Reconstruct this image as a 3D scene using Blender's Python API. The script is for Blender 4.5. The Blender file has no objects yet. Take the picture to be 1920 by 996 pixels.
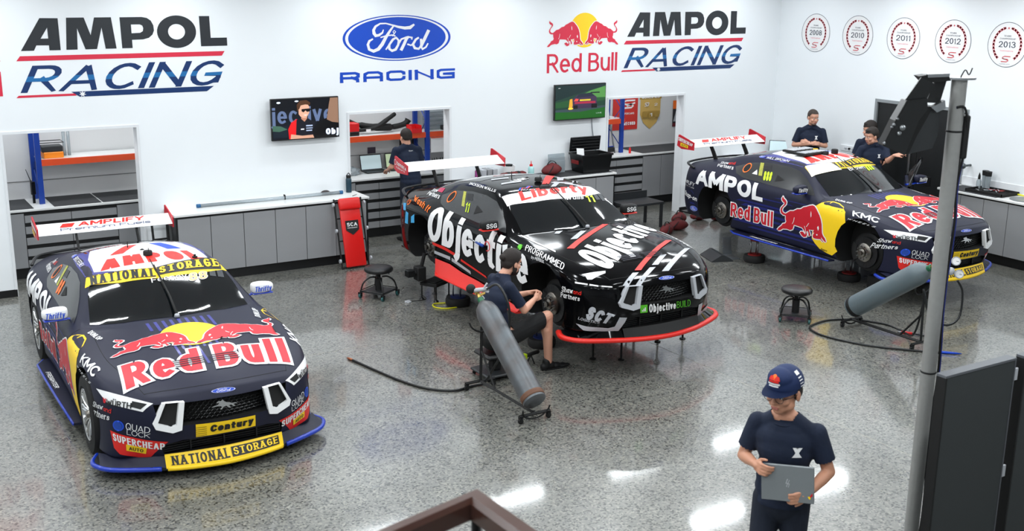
import bpy, bmesh, math, random
from mathutils import Vector, Matrix, Euler
from mathutils.bvhtree import BVHTree
random.seed(7)
S = bpy.context.scene
COL = S.collection
PI = math.pi
# ---------- camera, world, lamps, exposure ----------
cam = bpy.data.cameras.new('camera'); CAM = bpy.data.objects.new('camera', cam); COL.objects.link(CAM)
_yaw, _pit, _rol = math.radians(31.8976), math.radians(14.3746), math.radians(0.59295)
_f = Vector((math.sin(_yaw)*math.cos(_pit), math.cos(_yaw)*math.cos(_pit), -math.sin(_pit)))
_r = Vector((math.cos(_yaw), -math.sin(_yaw), 0)); _u = _r.cross(_f)
_r2 = _r*math.cos(_rol)+_u*math.sin(_rol); _u2 = -_r*math.sin(_rol)+_u*math.cos(_rol)
_m = Matrix((_r2, _u2, -_f)).transposed().to_4x4(); _m.translation = Vector((0, -15.1943, 4.0517))
CAM.matrix_world = _m
cam.sensor_width = 36; cam.lens = 2117.283/1920*36; cam.clip_start = .05; cam.clip_end = 200
cam.dof.use_dof = True; cam.dof.focus_distance = 14; cam.dof.aperture_fstop = 4.0
S.camera = CAM
S.view_settings.view_transform = 'Standard'; S.view_settings.look = 'None'
S.view_settings.gamma = 1; S.view_settings.use_curve_mapping = False
S.view_settings.exposure = -0.6
w = bpy.data.worlds.new('world'); S.world = w; w.use_nodes = True
w.node_tree.nodes['Background'].inputs[0].default_value = (.75, .83, .9, 1)
w.node_tree.nodes['Background'].inputs[1].default_value = .35
LAMP_X = [-3.2, -.75, 1.7, 4.1, 6.55, 9.0, 11.4, 13.75]
LAMP_Y = [-.95, -3.1, -5.4, -7.8, -10.2, -12.6]
CEIL = 4.2
for ly in LAMP_Y:
    for lx in LAMP_X:
        if ly < -9 and lx > 9.5: continue
        l = bpy.data.lights.new('ceiling_panel_light', 'AREA'); l.shape = 'RECTANGLE'; l.size = 1.0; l.size_y = .20;
        l.energy = 30 if ly > -2 else 55; l.color = (.93, .975, 1.0)
        lo = bpy.data.objects.new('ceiling_panel_light', l); lo.location = (lx, ly, CEIL-.03); COL.objects.link(lo)
for lx in (2.6, 5.2, 7.6, 10.2, 12.7):
    l = bpy.data.lights.new('storeroom_light', 'AREA'); l.shape = 'RECTANGLE'; l.size = 1.2; l.size_y = .2
    l.energy = 34; l.color = (.95, .98, 1.0)
    lo = bpy.data.objects.new('storeroom_light', l); lo.location = (lx, .75, 3.2); COL.objects.link(lo)

# ---------- materials ----------
MATS = {}
def mat(name, col, rough=.5, metal=0., coat=0., noise=0., nscale=20., bump=0., bscale=60., spec=.5, emit=0., trans=0., alpha=1., col2=None):
    if name in MATS: return MATS[name]
    m = bpy.data.materials.new(name); m.use_nodes = True; n = m.node_tree.nodes; L = m.node_tree.links
    b = n['Principled BSDF']
    def sR(x): return tuple((c/12.92 if c <= .04045 else ((c+.055)/1.055)**2.4) for c in x)
    c = sR(col); b.inputs['Base Color'].default_value = (*c, 1)
    b.inputs['Roughness'].default_value = rough; b.inputs['Metallic'].default_value = metal
    b.inputs['Coat Weight'].default_value = coat; b.inputs['Coat Roughness'].default_value = .06
    b.inputs['Specular IOR Level'].default_value = spec
    if trans: b.inputs['Transmission Weight'].default_value = trans
    if emit: b.inputs['Emission Color'].default_value = (*c, 1); b.inputs['Emission Strength'].default_value = emit
    tc = n.new('ShaderNodeTexCoord')
    t = n.new('ShaderNodeTexNoise'); t.inputs['Scale'].default_value = nscale; t.inputs['Detail'].default_value = 4
    L.new(tc.outputs['Object'], t.inputs['Vector'])
    mx = n.new('ShaderNodeMix'); mx.data_type = 'RGBA'
    d = sR(col2) if col2 else tuple(x*(1-(noise or .06)) for x in c)
    mx.inputs[6].default_value = (*c, 1); mx.inputs[7].default_value = (*d, 1)
    L.new(t.outputs['Fac'], mx.inputs[0]); L.new(mx.outputs[2], b.inputs['Base Color'])
    if bump:
        t2 = n.new('ShaderNodeTexNoise'); t2.inputs['Scale'].default_value = bscale; L.new(tc.outputs['Object'], t2.inputs['Vector'])
        bp = n.new('ShaderNodeBump'); bp.inputs['Strength'].default_value = bump; bp.inputs['Distance'].default_value = .01
        L.new(t2.outputs['Fac'], bp.inputs['Height']); L.new(bp.outputs['Normal'], b.inputs['Normal'])
    MATS[name] = m
    return m
# ---------- object helpers ----------
def tag(o, label=None, cat=None, group=None, kind=None):
    if label: o['label'] = label
    if cat: o['category'] = cat
    if group: o['group'] = group
    if kind: o['kind'] = kind
    return o
def empty(name, loc=(0, 0, 0), rz=0., label=None, cat=None, group=None):
    o = bpy.data.objects.new(name, None); o.location = loc; o.rotation_euler = (0, 0, rz); o.empty_display_size = .1
    COL.objects.link(o); return tag(o, label, cat, group)
def obj(name, bm, m, parent=None, smooth=False, angle=None, loc=None):
    me = bpy.data.meshes.new(name)
    bmesh.ops.recalc_face_normals(bm, faces=bm.faces)
    bm.to_mesh(me); bm.free()
    for x in (m if isinstance(m, (list, tuple)) else [m]): me.materials.append(x)
    if smooth:
        for p in me.polygons: p.use_smooth = True
        if angle:
            try: me.set_sharp_from_angle(angle=math.radians(angle))
            except Exception: pass
    o = bpy.data.objects.new(name, me); COL.objects.link(o)
    if parent: o.parent = parent
    if loc: o.location = loc
    return o
def linked(name, src, parent, loc=(0, 0, 0), rot=(0, 0, 0), scale=(1, 1, 1)):
    o = bpy.data.objects.new(name, src.data); COL.objects.link(o); o.parent = parent; o.location = loc; o.rotation_euler = rot; o.scale = scale
    return o
def copy_tree(o, parent=None):
    c = o.copy(); COL.objects.link(c)
    c.parent = parent
    for ch in list(o.children): copy_tree(ch, c)
    return c
def BM(): return bmesh.new()
def setmi(bm, n0, mi):
    bm.faces.ensure_lookup_table()
    for f in bm.faces[n0:]: f.material_index = mi
def bx(bm, x0, x1, y0, y1, z0, z1, bev=0., M=None, mi=0, seg=1):
    n0 = len(bm.faces)
    r = bmesh.ops.create_cube(bm, size=1); vs = r['verts']
    for v in vs: v.co = Vector(((x0+x1)/2+v.co.x*(x1-x0), (y0+y1)/2+v.co.y*(y1-y0), (z0+z1)/2+v.co.z*(z1-z0)))
    if bev:
        es = list({e for v in vs for e in v.link_edges})
        rr = bmesh.ops.bevel(bm, geom=es, offset=bev, segments=seg, affect='EDGES', profile=.5)
        vs = list({v for f in rr['faces'] for v in f.verts} | {v for v in vs if v.is_valid})
    if M: 
        for v in vs: v.co = M @ v.co
    setmi(bm, n0, mi); return bm
def tube(bm, pts, r, seg=8, mi=0, cap=True, closed=False, flat=None):
    pts = [Vector(p) for p in pts]; n = len(pts); n0 = len(bm.faces)
    R = r if isinstance(r, (list, tuple)) else [r]*n
    ups = None; rings = []
    for i, p in enumerate(pts):
        if closed: t = (pts[(i+1) % n]-pts[i-1])
        else: t = (pts[min(i+1, n-1)]-pts[max(i-1, 0)])
        t = t.normalized() if t.length > 1e-9 else Vector((0, 0, 1))
        if ups is None:
            a = Vector((0, 0, 1)) if abs(t.z) < .9 else Vector((1, 0, 0)); ups = (a-t*a.dot(t)).normalized()
        else:
            ups = ups-t*ups.dot(t); ups = ups.normalized() if ups.length > 1e-6 else t.orthogonal().normalized()
        s = t.cross(ups)
        rings.append([bm.verts.new(p+(ups*math.cos(2*PI*k/seg)*(flat or 1)+s*math.sin(2*PI*k/seg))*R[i]) for k in range(seg)])
    for i in range(n if closed else n-1):
        A, B = rings[i], rings[(i+1) % n]
        for k in range(seg): bm.faces.new((A[k], A[(k+1) % seg], B[(k+1) % seg], B[k]))
    if cap and not closed:
        bm.faces.new(rings[0][::-1]); bm.faces.new(rings[-1])
    setmi(bm, n0, mi); return bm
def smooth_path(pts, n=8):
    pts = [Vector(p) for p in pts]; out = []
    for i in range(len(pts)-1):
        p0, p1, p2, p3 = pts[max(i-1, 0)], pts[i], pts[i+1], pts[min(i+2, len(pts)-1)]
        for k in range(n):
            t = k/n
            out.append(.5*((2*p1)+(p2-p0)*t+(2*p0-5*p1+4*p2-p3)*t*t+(3*p1-p0-3*p2+p3)*t**3))
    out.append(pts[-1]); return out
def lathe(bm, prof, seg=24, M=None, mi=0):
    n0 = len(bm.faces); rings = []
    for (r, z) in prof:
        if r < 1e-6: rings.append([bm.verts.new((0, 0, z))])
        else: rings.append([bm.verts.new((r*math.cos(2*PI*k/seg), r*math.sin(2*PI*k/seg), z)) for k in range(seg)])
    for A, B in zip(rings, rings[1:]):
        for k in range(seg):
            a, b = A[k % len(A)], A[(k+1) % len(A)]; c, d = B[(k+1) % len(B)], B[k % len(B)]
            q = []
            for v in (a, b, c, d):
                if v not in q: q.append(v)
            if len(q) > 2: bm.faces.new(q)
    if len(rings[0]) > 1: bm.faces.new(rings[0][::-1])
    if len(rings[-1]) > 1: bm.faces.new(rings[-1])
    if M:
        for R in rings:
            for v in R: v.co = M @ v.co
    setmi(bm, n0, mi); return bm
def prism(bm, poly, z0, z1, M=None, mi=0):
    n0 = len(bm.faces)
    a = [bm.verts.new((x, y, z0)) for x, y in poly]; b = [bm.verts.new((x, y, z1)) for x, y in poly]
    bm.faces.new(a[::-1]); bm.faces.new(b); n = len(poly)
    for i in range(n): bm.faces.new((a[i], a[(i+1) % n], b[(i+1) % n], b[i]))
    if M:
        for v in a+b: v.co = M @ v.co
    setmi(bm, n0, mi); return bm
def T(x=0, y=0, z=0): return Matrix.Translation((x, y, z))
def RX(a): return Matrix.Rotation(a, 4, 'X')
def RY(a): return Matrix.Rotation(a, 4, 'Y')
def RZ(a): return Matrix.Rotation(a, 4, 'Z')
def frame(o, z, x=None):
    z = Vector(z).normalized(); x = Vector(x) if x is not None else z.orthogonal(); x = (x-z*x.dot(z)).normalized(); y = z.cross(x)
    m = Matrix((x, y, z)).transposed().to_4x4(); m.translation = Vector(o); return m
# ---------- flat artwork: polygons and text as 2-D loops, pressed on to surfaces ----------
_tcache = {}
def text2d(s, bold=0., shear=0., space=1., sx=1.):
    k = (s, bold, shear, space)
    if k not in _tcache:
        c = bpy.data.curves.new('t', 'FONT'); c.body = s; c.offset = bold; c.shear = shear; c.space_character = space; c.resolution_u = 3
        c.fill_mode = 'FRONT'
        o = bpy.data.objects.new('t', c); COL.objects.link(o)
        dg = bpy.context.evaluated_depsgraph_get(); me = o.evaluated_get(dg).to_mesh()
        vs = [(v.co.x, v.co.y) for v in me.vertices]; fs = [tuple(p.vertices) for p in me.polygons]
        o.to_mesh_clear(); bpy.data.objects.remove(o); bpy.data.curves.remove(c)
        x0 = min(v[0] for v in vs); x1 = max(v[0] for v in vs); y0 = min(v[1] for v in vs); y1 = max(v[1] for v in vs)
        _tcache[k] = ([((x-x0)/(x1-x0), (y-y0)/(y1-y0)) for x, y in vs], fs)
    return _tcache[k]
def poly2d(loops):
    """loops: list of polygons (each simple, no holes) in 0..1 space"""
    vs = []; fs = []
    for lp in loops:
        n = len(vs); vs += list(lp); fs.append(tuple(range(n, n+len(lp))))
    return vs, fs
def ring2d(n=40, r0=.42, r1=.5, cx=.5, cy=.5):
    vs = []; fs = []
    for k in range(n):
        a = 2*PI*k/n; vs += [(cx+r0*math.cos(a), cy+r0*math.sin(a)), (cx+r1*math.cos(a), cy+r1*math.sin(a))]
    for k in range(n):
        a = 2*k; b = 2*((k+1) % n); fs.append((a, a+1, b+1, b))
    return vs, fs
def disc2d(n=40, r=.5, cx=.5, cy=.5, ry=None):
    return poly2d([[(cx+r*math.cos(2*PI*k/n), cy+(ry or r)*math.sin(2*PI*k/n)) for k in range(n)]])
def stroke2d(paths, wd, asp=1.):
    """thick strokes; wd may be a number or list per point"""
    vs = []; fs = []
    for pi_, pts in enumerate(paths):
        W = wd[pi_] if isinstance(wd, (list, tuple)) else wd
        P = [Vector((p[0]*asp, p[1])) for p in pts]; n = len(P); base = len(vs)
        for i, p in enumerate(P):
            t = (P[min(i+1, n-1)]-P[max(i-1, 0)]).normalized(); nn = Vector((-t.y, t.x)); ww = (W[i] if isinstance(W, (list, tuple)) else W)/2
            for q in (p+nn*ww, p-nn*ww): vs.append((q.x/asp, q.y))
        for i in range(n-1):
            a = base+2*i; fs.append((a, a+1, a+3, a+2))
    return vs, fs
def xf2d(g, x0, y0, x1, y1, flip=False):
    vs, fs = g
    return [((x1-(x1-x0)*u) if flip else (x0+(x1-x0)*u), y0+(y1-y0)*v) for u, v in vs], fs
def cat2d(*gs):
    vs = []; fs = []
    for g in gs:
        n = len(vs); vs += g[0]; fs += [tuple(i+n for i in f) for f in g[1]]
    return vs, fs
def flat_art(name, layers, quad, mats, parent=None, off=.003, thick=0.):
    """quad: 4 corners (BL, BR, TR, TL). layers: list of (geometry2d, material index)"""
    q = [Vector(p) for p in quad]; nrm = ((q[1]-q[0]).cross(q[3]-q[0])).normalized()
    bm = BM()
    for li, (g, mi) in enumerate(layers):
        vs, fs = g; V = []
        for u, v in vs:
            p = (q[0]*(1-u)+q[1]*u)*(1-v)+(q[3]*(1-u)+q[2]*u)*v
            V.append(bm.verts.new(p+nrm*off*(li+1)))
        for f in fs:
            try: fc = bm.faces.new([V[i] for i in f]); fc.material_index = mi
            except ValueError: pass
    me = bpy.data.meshes.new(name); bm.to_mesh(me); bm.free()
    for m in mats: me.materials.append(m)
    o = bpy.data.objects.new(name, me); COL.objects.link(o)
    if parent: o.parent = parent
    return o
# ---------- drawn alphabet: every letter is a few thick strokes ----------
def E_(cx, cy, rx, ry, a0, a1, n=11):
    return [(cx+rx*math.cos(math.radians(a0+(a1-a0)*k/(n-1))), cy+ry*math.sin(math.radians(a0+(a1-a0)*k/(n-1)))) for k in range(n)]
X_ = .72
GL = {
'A': (1, [[(0, 0), (.5, 1)], [(.5, 1), (1, 0)], [(.2, .3), (.8, .3)]]),
'B': (.85, [[(0, 0), (0, 1)], [(0, 1), (.5, 1)]+E_(.5, .77, .42, .23, 90, -90, 8)+[(0, .54)], [(0, .54), (.55, .54)]+E_(.55, .27, .45, .27, 90, -90, 8)+[(0, 0)]]),
'C': (.9, [E_(.55, .5, .55, .5, 50, 310, 15)]),
'D': (.95, [[(0, 0), (0, 1)], [(0, 1), (.4, 1)]+E_(.4, .5, .6, .5, 90, -90, 11)+[(0, 0)]]),
'E': (.75, [[(0, 0), (0, 1)], [(0, 1), (1, 1)], [(0, .52), (.88, .52)], [(0, 0), (1, 0)]]),
'F': (.72, [[(0, 0), (0, 1)], [(0, 1), (1, 1)], [(0, .5), (.85, .5)]]),
'G': (.95, [E_(.52, .5, .52, .5, 45, 330, 15), [(.55, .45), (1, .45), (1, .12)]]),
'H': (.92, [[(0, 0), (0, 1)], [(1, 0), (1, 1)], [(0, .5), (1, .5)]]),
'I': (.0, [[(.5, 0), (.5, 1)]]),
'J': (.6, [[(1, 1), (1, .3)]+E_(.5, .3, .5, .3, 0, -150, 8)]),
'K': (.88, [[(0, 0), (0, 1)], [(1, 1), (.12, .42)], [(.3, .56), (1, 0)]]),
'L': (.68, [[(0, 1), (0, 0)], [(0, 0), (1, 0)]]),
'M': (1.2, [[(0, 0), (0, 1)], [(0, 1), (.5, .22)], [(.5, .22), (1, 1)], [(1, 1), (1, 0)]]),
'N': (.95, [[(0, 0), (0, 1)], [(0, 1), (1, 0)], [(1, 0), (1, 1)]]),
'O': (1, [E_(.5, .5, .5, .5, 0, 360, 25)]),
'P': (.82, [[(0, 0), (0, 1)], [(0, 1), (.55, 1)]+E_(.55, .72, .45, .28, 90, -90, 9)+[(0, .44)]]),
'Q': (1, [E_(.5, .5, .5, .5, 0, 360, 25), [(.6, .3), (1, -.02)]]),
'R': (.86, [[(0, 0), (0, 1)], [(0, 1), (.55, 1)]+E_(.55, .73, .42, .27, 90, -90, 9)+[(0, .46)], [(.5, .46), (1, 0)]]),
'S': (.8, [E_(.5, .745, .46, .255, 25, 265, 12)+E_(.5, .26, .5, .26, 85, -155, 12)]),
'T': (.85, [[(0, 1), (1, 1)], [(.5, 1), (.5, 0)]]),
'U': (.9, [[(0, 1), (0, .38)]+E_(.5, .38, .5, .38, 180, 360, 11)+[(1, 1)]]),
'V': (.95, [[(0, 1), (.5, 0)], [(.5, 0), (1, 1)]]),
'W': (1.4, [[(0, 1), (.27, 0)], [(.27, 0), (.5, .85)], [(.5, .85), (.73, 0)], [(.73, 0), (1, 1)]]),
'Ü': (.9, [[(0, 1), (0, .38)]+E_(.5, .38, .5, .38, 180, 360, 11)+[(1, 1)], [(.2, 1.28), (.22, 1.28)], [(.78, 1.28), (.8, 1.28)]]),
'X': (.9, [[(0, 0), (1, 1)], [(0, 1), (1, 0)]]),
'Y': (.9, [[(0, 1), (.5, .45)], [(1, 1), (.5, .45)], [(.5, .5), (.5, 0)]]),
'Z': (.85, [[(0, 1), (1, 1)], [(1, 1), (0, 0)], [(0, 0), (1, 0)]]),
'0': (.75, [E_(.5, .5, .5, .5, 0, 360, 23)]),
'1': (.3, [[(.0, .8), (.7, 1), (.7, 0)]]),
'2': (.75, [E_(.5, .7, .48, .30, 165, -35, 11)+[(0, 0)], [(0, 0), (1, 0)]]),
'3': (.75, [E_(.45, .76, .45, .24, 150, -90, 10), E_(.45, .26, .55, .26, 90, -150, 10)]),
'8': (.78, [E_(.5, .765, .44, .235, 0, 360, 19), E_(.5, .27, .5, .27, 0, 360, 19)]),
'a': (.72, [E_(.45, .35, .45, .35, 0, 360, 17), [(.92, .72), (.92, 0)]]),
'b': (.76, [[(0, 1), (0, 0)], E_(.5, .36, .5, .36, 0, 360, 17)]),
'c': (.66, [E_(.52, .36, .52, .36, 55, 305, 12)]),
'd': (.76, [[(1, 1), (1, 0)], E_(.5, .36, .5, .36, 0, 360, 17)]),
'e': (.74, [[(.02, .36), (1, .36)], E_(.5, .36, .5, .36, 0, 300, 15)]),
'f': (.42, [E_(.8, .78, .45, .22, 90, 180, 6)+[(.35, 0)], [(0, .66), (.9, .66)]]),
'g': (.72, [E_(.45, .36, .45, .36, 0, 360, 17), [(.92, .72), (.92, -.1)]+E_(.46, -.1, .46, .2, 0, -150, 8)]),
'h': (.7, [[(0, 1), (0, 0)], [(0, .4)]+E_(.5, .4, .5, .32, 150, 0, 8)+[(1, 0)]]),
'i': (.0, [[(.5, 0), (.5, .70)], [(.5, .96), (.5, .98)]]),
'j': (.1, [[(1, .70), (1, -.1)]+E_(.0, -.1, 1.0, .16, 0, -80, 5), [(1, .96), (1, .98)]]),
'k': (.66, [[(0, 0), (0, 1)], [(1, .70), (.1, .3)], [(.35, .42), (1, 0)]]),
'l': (.0, [[(.5, 0), (.5, 1)]]),
'm': (1.1, [[(0, .72), (0, 0)], [(0, .45)]+E_(.25, .45, .25, .27, 150, 0, 7)+[(.5, 0)], [(.5, .45)]+E_(.75, .45, .25, .27, 150, 0, 7)+[(1, 0)]]),
'n': (.7, [[(0, .72), (0, 0)], [(0, .4)]+E_(.5, .4, .5, .32, 150, 0, 8)+[(1, 0)]]),
'o': (.76, [E_(.5, .36, .5, .36, 0, 360, 17)]),
'p': (.74, [[(0, .72), (0, -.28)], E_(.5, .36, .5, .36, 0, 360, 17)]),
'r': (.42, [[(0, .72), (0, 0)], [(0, .4)]+E_(.75, .36, .7, .36, 160, 75, 5)]),
's': (.6, [E_(.5, .54, .44, .18, 25, 265, 9)+E_(.5, .19, .5, .19, 85, -155, 9)]),
't': (.42, [[(.4, .98), (.4, .2)]+E_(.85, .2, .45, .2, 180, 260, 5), [(0, .68), (.95, .68)]]),
'u': (.7, [[(0, .72), (0, .32)]+E_(.5, .32, .5, .32, 180, 360, 9)+[(1, .72)], [(1, .72), (1, 0)]]),
'v': (.7, [[(0, .72), (.5, 0)], [(.5, 0), (1, .72)]]),
'w': (1.05, [[(0, .72), (.27, 0)], [(.27, 0), (.5, .66)], [(.5, .66), (.73, 0)], [(.73, 0), (1, .72)]]),
'x': (.7, [[(0, 0), (1, .72)], [(0, .72), (1, 0)]]),
'y': (.7, [[(0, .72), (.5, .02)], [(1, .72), (.35, -.28)]]),
'-': (.4, [[(0, .38), (1, .38)]]), '.': (.0, [[(.5, .0), (.5, .02)]]), '&': (.8, [E_(.4, .75, .3, .25, -40, 220, 9)+[(1, 0)], E_(.4, .25, .4, .25, 120, 360, 9)]),
'C_': (1, []),
}
def union2d(VS, FS):
    from mathutils.geometry import delaunay_2d_cdt
    S_ = 8.0  # stretch so the tolerance suits long words
    vs = [Vector((a*S_, b)) for a, b in VS]; fs = []
    for f in FS:
        ar = sum(vs[f[i]].x*vs[f[(i+1) % len(f)]].y-vs[f[(i+1) % len(f)]].x*vs[f[i]].y for i in range(len(f)))
        if abs(ar) < 1e-7: continue
        fs.append(list(f) if ar > 0 else list(f)[::-1])
    r = delaunay_2d_cdt(vs, [], fs, 0, 1e-5)
    TR = []
    for f in fs:
        for i in range(1, len(f)-1):
            A, B, C = vs[f[0]], vs[f[i]], vs[f[i+1]]
            TR.append((A, B, C, min(A.x, B.x, C.x), max(A.x, B.x, C.x)))
        if len(f) == 4:
            A, B, C = vs[f[1]], vs[f[2]], vs[f[3]]; TR.append((A, B, C, min(A.x, B.x, C.x), max(A.x, B.x, C.x)))
            A, B, C = vs[f[0]], vs[f[1]], vs[f[3]]; TR.append((A, B, C, min(A.x, B.x, C.x), max(A.x, B.x, C.x)))
    out = []
    for f in r[2]:
        c = (r[0][f[0]]+r[0][f[1]]+r[0][f[2]])/3
        for A, B, C, x0, x1 in TR:
            if x0 <= c.x <= x1:
                d1 = (B-A).cross(c-A); d2 = (C-B).cross(c-B); d3 = (A-C).cross(c-C)
                if (d1 >= 0 and d2 >= 0 and d3 >= 0) or (d1 <= 0 and d2 <= 0 and d3 <= 0): out.append(tuple(f)); break
    return [(v.x/S_, v.y) for v in r[0]], out
def strokes_real(P, t, cap=True, th=None, dt=0.):
    TV, TH = t, (th or t)
    def tk(d): return math.sqrt((TV*d.y)**2+(TH*d.x)**2)+dt
    """one thick mitred stroke in real proportions -> quads"""
    P = [Vector(p) for p in P]; n = len(P)
    closed = (P[0]-P[-1]).length < 1e-4 and n > 3
    if closed: P = P[:-1]; n -= 1
    cp = cap if isinstance(cap, tuple) else (cap, cap)
    if not closed and n > 1:
        a = P[0]-P[1]; b = P[-1]-P[-2]
        if a.length > 0 and cp[0]: P[0] = P[0]+a.normalized()*((TV*abs(a.normalized().x)+TH*abs(a.normalized().y))/2+dt/2)
        if b.length > 0 and cp[1]: P[-1] = P[-1]+b.normalized()*((TV*abs(b.normalized().x)+TH*abs(b.normalized().y))/2+dt/2)
    V = []; F = []
    for i in range(n):
        if closed: d0 = (P[i]-P[i-1]); d1 = (P[(i+1) % n]-P[i])
        else: d0 = P[i]-P[max(i-1, 0)] if i else P[1]-P[0]; d1 = P[min(i+1, n-1)]-P[i] if i < n-1 else d0
        d0 = d0.normalized() if d0.length else d1.normalized(); d1 = d1.normalized() if d1.length else d0
        n0 = Vector((-d0.y, d0.x)); n1 = Vector((-d1.y, d1.x)); m = (n0+n1)
        m = m.normalized() if m.length > .1 else n0
        k = min(1/max(.3, m.dot(n0)), 1.8)
        w_ = (tk(d0)+tk(d1))/2
        V += [P[i]+m*w_/2*k, P[i]-m*w_/2*k]
    for i in range(n if closed else n-1):
        a = 2*i; b = 2*((i+1) % n); F.append((a, a+1, b+1, b))
    return V, F
def endcaps(pl, st):
    r = []
    for e, f in ((pl[0], pl[1]), (pl[-1], pl[-2])):
        diag = abs(e[0]-f[0]) > .05 and abs(e[1]-f[1]) > .05
        shared = sum(1 for q in st for z in (q[0], q[-1]) if abs(z[0]-e[0])+abs(z[1]-e[1]) < .02) > 1
        r.append(not (diag and shared))
    return tuple(r)
def word(s, ratio, t=.2, shear=0., serif=False, gap=.16, squeeze=None):
    """text as thick strokes, normalised so that baseline..cap height = 0..1 and the line fills 0..1; ratio = width/height of the space"""
    units = 0; k = 0; th = t*(.78 if t < .2 else (.66 if t < .3 else .74))
    for ch in s: units += .42 if ch == ' ' else GL[ch][0]
    fixed = sum(0 if ch == ' ' else t for ch in s)+gap*(len(s)-1)*(1 if serif else .75)+abs(shear)*.9
    if fixed > .58*ratio:
        q_ = .58*ratio/fixed; t *= q_; gap *= q_; shear *= q_; fixed *= q_
    sx = max(.12, (ratio-fixed)/max(units, .1))
    VS = []; FS = []; x = 0
    for ch in s:
        if ch == ' ': x += .42*sx+gap*.5; continue
        w, st = GL[ch]; w *= sx
        for pl in st:
            P = []
            for (u, v) in pl:
                P.append((x+t/2+w*u, th/2+(1-th)*v))
            if len(P) == 2 and (Vector(P[0])-Vector(P[1])).length < .03:
                cx, cy = P[0]; P = [(cx, cy-.01), (cx, cy+.01)]
            V, F = strokes_real(P, t, th=th, cap=endcaps(pl, st))
            lo, hi = (0, 1) if all(-.05 <= v <= 1.0001 for _, v in pl) else (-.5, 1.6)
            b = len(VS)
            VS += [(p.x, min(max(p.y, lo), hi)) for p in V]; FS += [tuple(i+b for i in f) for f in F]
            if serif:
                for (u, v), (u2, v2) in ((pl[0], pl[1]), (pl[-1], pl[-2])):
                    if v in (0, 1, .72) and abs(v2-v) > .05 and len(pl) < 4 and ch not in 'OCGS':
                        X = x+t/2+w*u; h = t*.42; y0 = 0 if v == 0 else ((1 if v == 1 else t/2+(1-t)*.72+t/2)-h)
                        b = len(VS); VS += [(X-t*1.05, y0), (X+t*1.05, y0), (X+t*1.05, y0+h), (X-t*1.05, y0+h)]; FS.append((b, b+1, b+2, b+3))
        x += w+t+gap*(1 if serif else .75)
    VS = [(px+shear*py, py) for px, py in VS]
    x0 = min(p[0] for p in VS); x1 = max(p[0] for p in VS)
    return union2d([((px-x0)/(x1-x0), py) for px, py in VS], FS)
def qratio(q):
    q = [Vector(p) for p in q]
    return ((q[1]-q[0]).length+(q[2]-q[3]).length)/max(1e-6, (q[3]-q[0]).length+(q[2]-q[1]).length)
def gtxt(s, ratio, bold, shear=0.):
    return word(s, ratio, .10+bold*2.6, shear)
def wordq(s, q, t=.2, shear=0., serif=False, box=(0, 0, 1, 1), gap=.16):
    r = qratio(q)*(box[2]-box[0])/(box[3]-box[1])
    return xf2d(word(s, r, t, shear, serif, gap), *box)
def grow_word(s, ratio, t, dt, shear=0., gap=.16):
    """a fill and a wider copy of the same strokes for an outline"""
    a = word(s, ratio, t, shear, False, gap); VS = []; FS = []
    # outline: same centre lines, thicker strokes
    units = sum(.42 if c == ' ' else GL[c][0] for c in s)
    th = t*(.78 if t < .2 else (.66 if t < .3 else .74))
    fixed = sum(0 if c == ' ' else t for c in s)+gap*(len(s)-1)*.75+abs(shear)*.9
    if fixed > .58*ratio:
        q_ = .58*ratio/fixed; t *= q_; gap *= q_; shear *= q_; fixed *= q_
    sx = max(.12, (ratio-fixed)/max(units, .1)); x = 0; base = []
    for c in s:
        if c == ' ': x += .42*sx+gap*.5; continue
        w, st = GL[c]; w *= sx
        for pl in st:
            P = [(x+t/2+w*u, th/2+(1-th)*v) for u, v in pl]
            if len(P) == 2 and (Vector(P[0])-Vector(P[1])).length < .03: P = [(P[0][0], P[0][1]-.01), (P[0][0], P[0][1]+.01)]
            ec = endcaps(pl, st); V0, _ = strokes_real(P, t, th=th, cap=ec); base += [p.x+shear*p.y for p in V0]
            V, F = strokes_real(P, t, th=th, dt=dt, cap=ec); b = len(VS)
            lo, hi = (-dt/2, 1+dt/2) if all(-.05 <= v <= 1.0001 for _, v in pl) else (-.5, 1.6)
            VS += [(p.x+shear*min(max(p.y, lo), hi), min(max(p.y, lo), hi)) for p in V]; FS += [tuple(i+b for i in f) for f in F]
        x += w+t+gap*.75
    x0 = min(base); x1 = max(base)
    return a, union2d([((px-x0)/(x1-x0), py) for px, py in VS], FS)
# ---------- setting ----------
WALL = mat('white_painted_wall', (.93, .945, .955), .55, noise=.03, nscale=2, bump=.05, bscale=300)
WALL2 = mat('storeroom_wall', (.84, .84, .84), .6, noise=.05, nscale=2)
BLACK = mat('black_laminate', (.035, .04, .05), .45)
BLKPL = mat('black_plastic', (.05, .055, .06), .35)
GREYLAM = mat('grey_laminate', (.575, .58, .59), .5, noise=.10, nscale=180)
WHTOP = mat('white_laminate', (.90, .905, .90), .3)
MATTOP = mat('dark_rubber_mat', (.21, .215, .225), .75, bump=.1, bscale=200)
TRIMW = mat('white_trim', (.90, .91, .92), .35)
STEELB = mat('blue_rack_steel', (.04, .22, .58), .4)
STEELO = mat('orange_rack_steel', (.88, .30, .12), .4)
CHROME = mat('chrome', (.8, .8, .8), .18, metal=1)
STEEL = mat('brushed_steel', (.62, .63, .64), .35, metal=1)
RED = mat('signal_red', (.84, .08, .10), .45)
WHITE = mat('print_white', (.93, .93, .93), .5)
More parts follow.
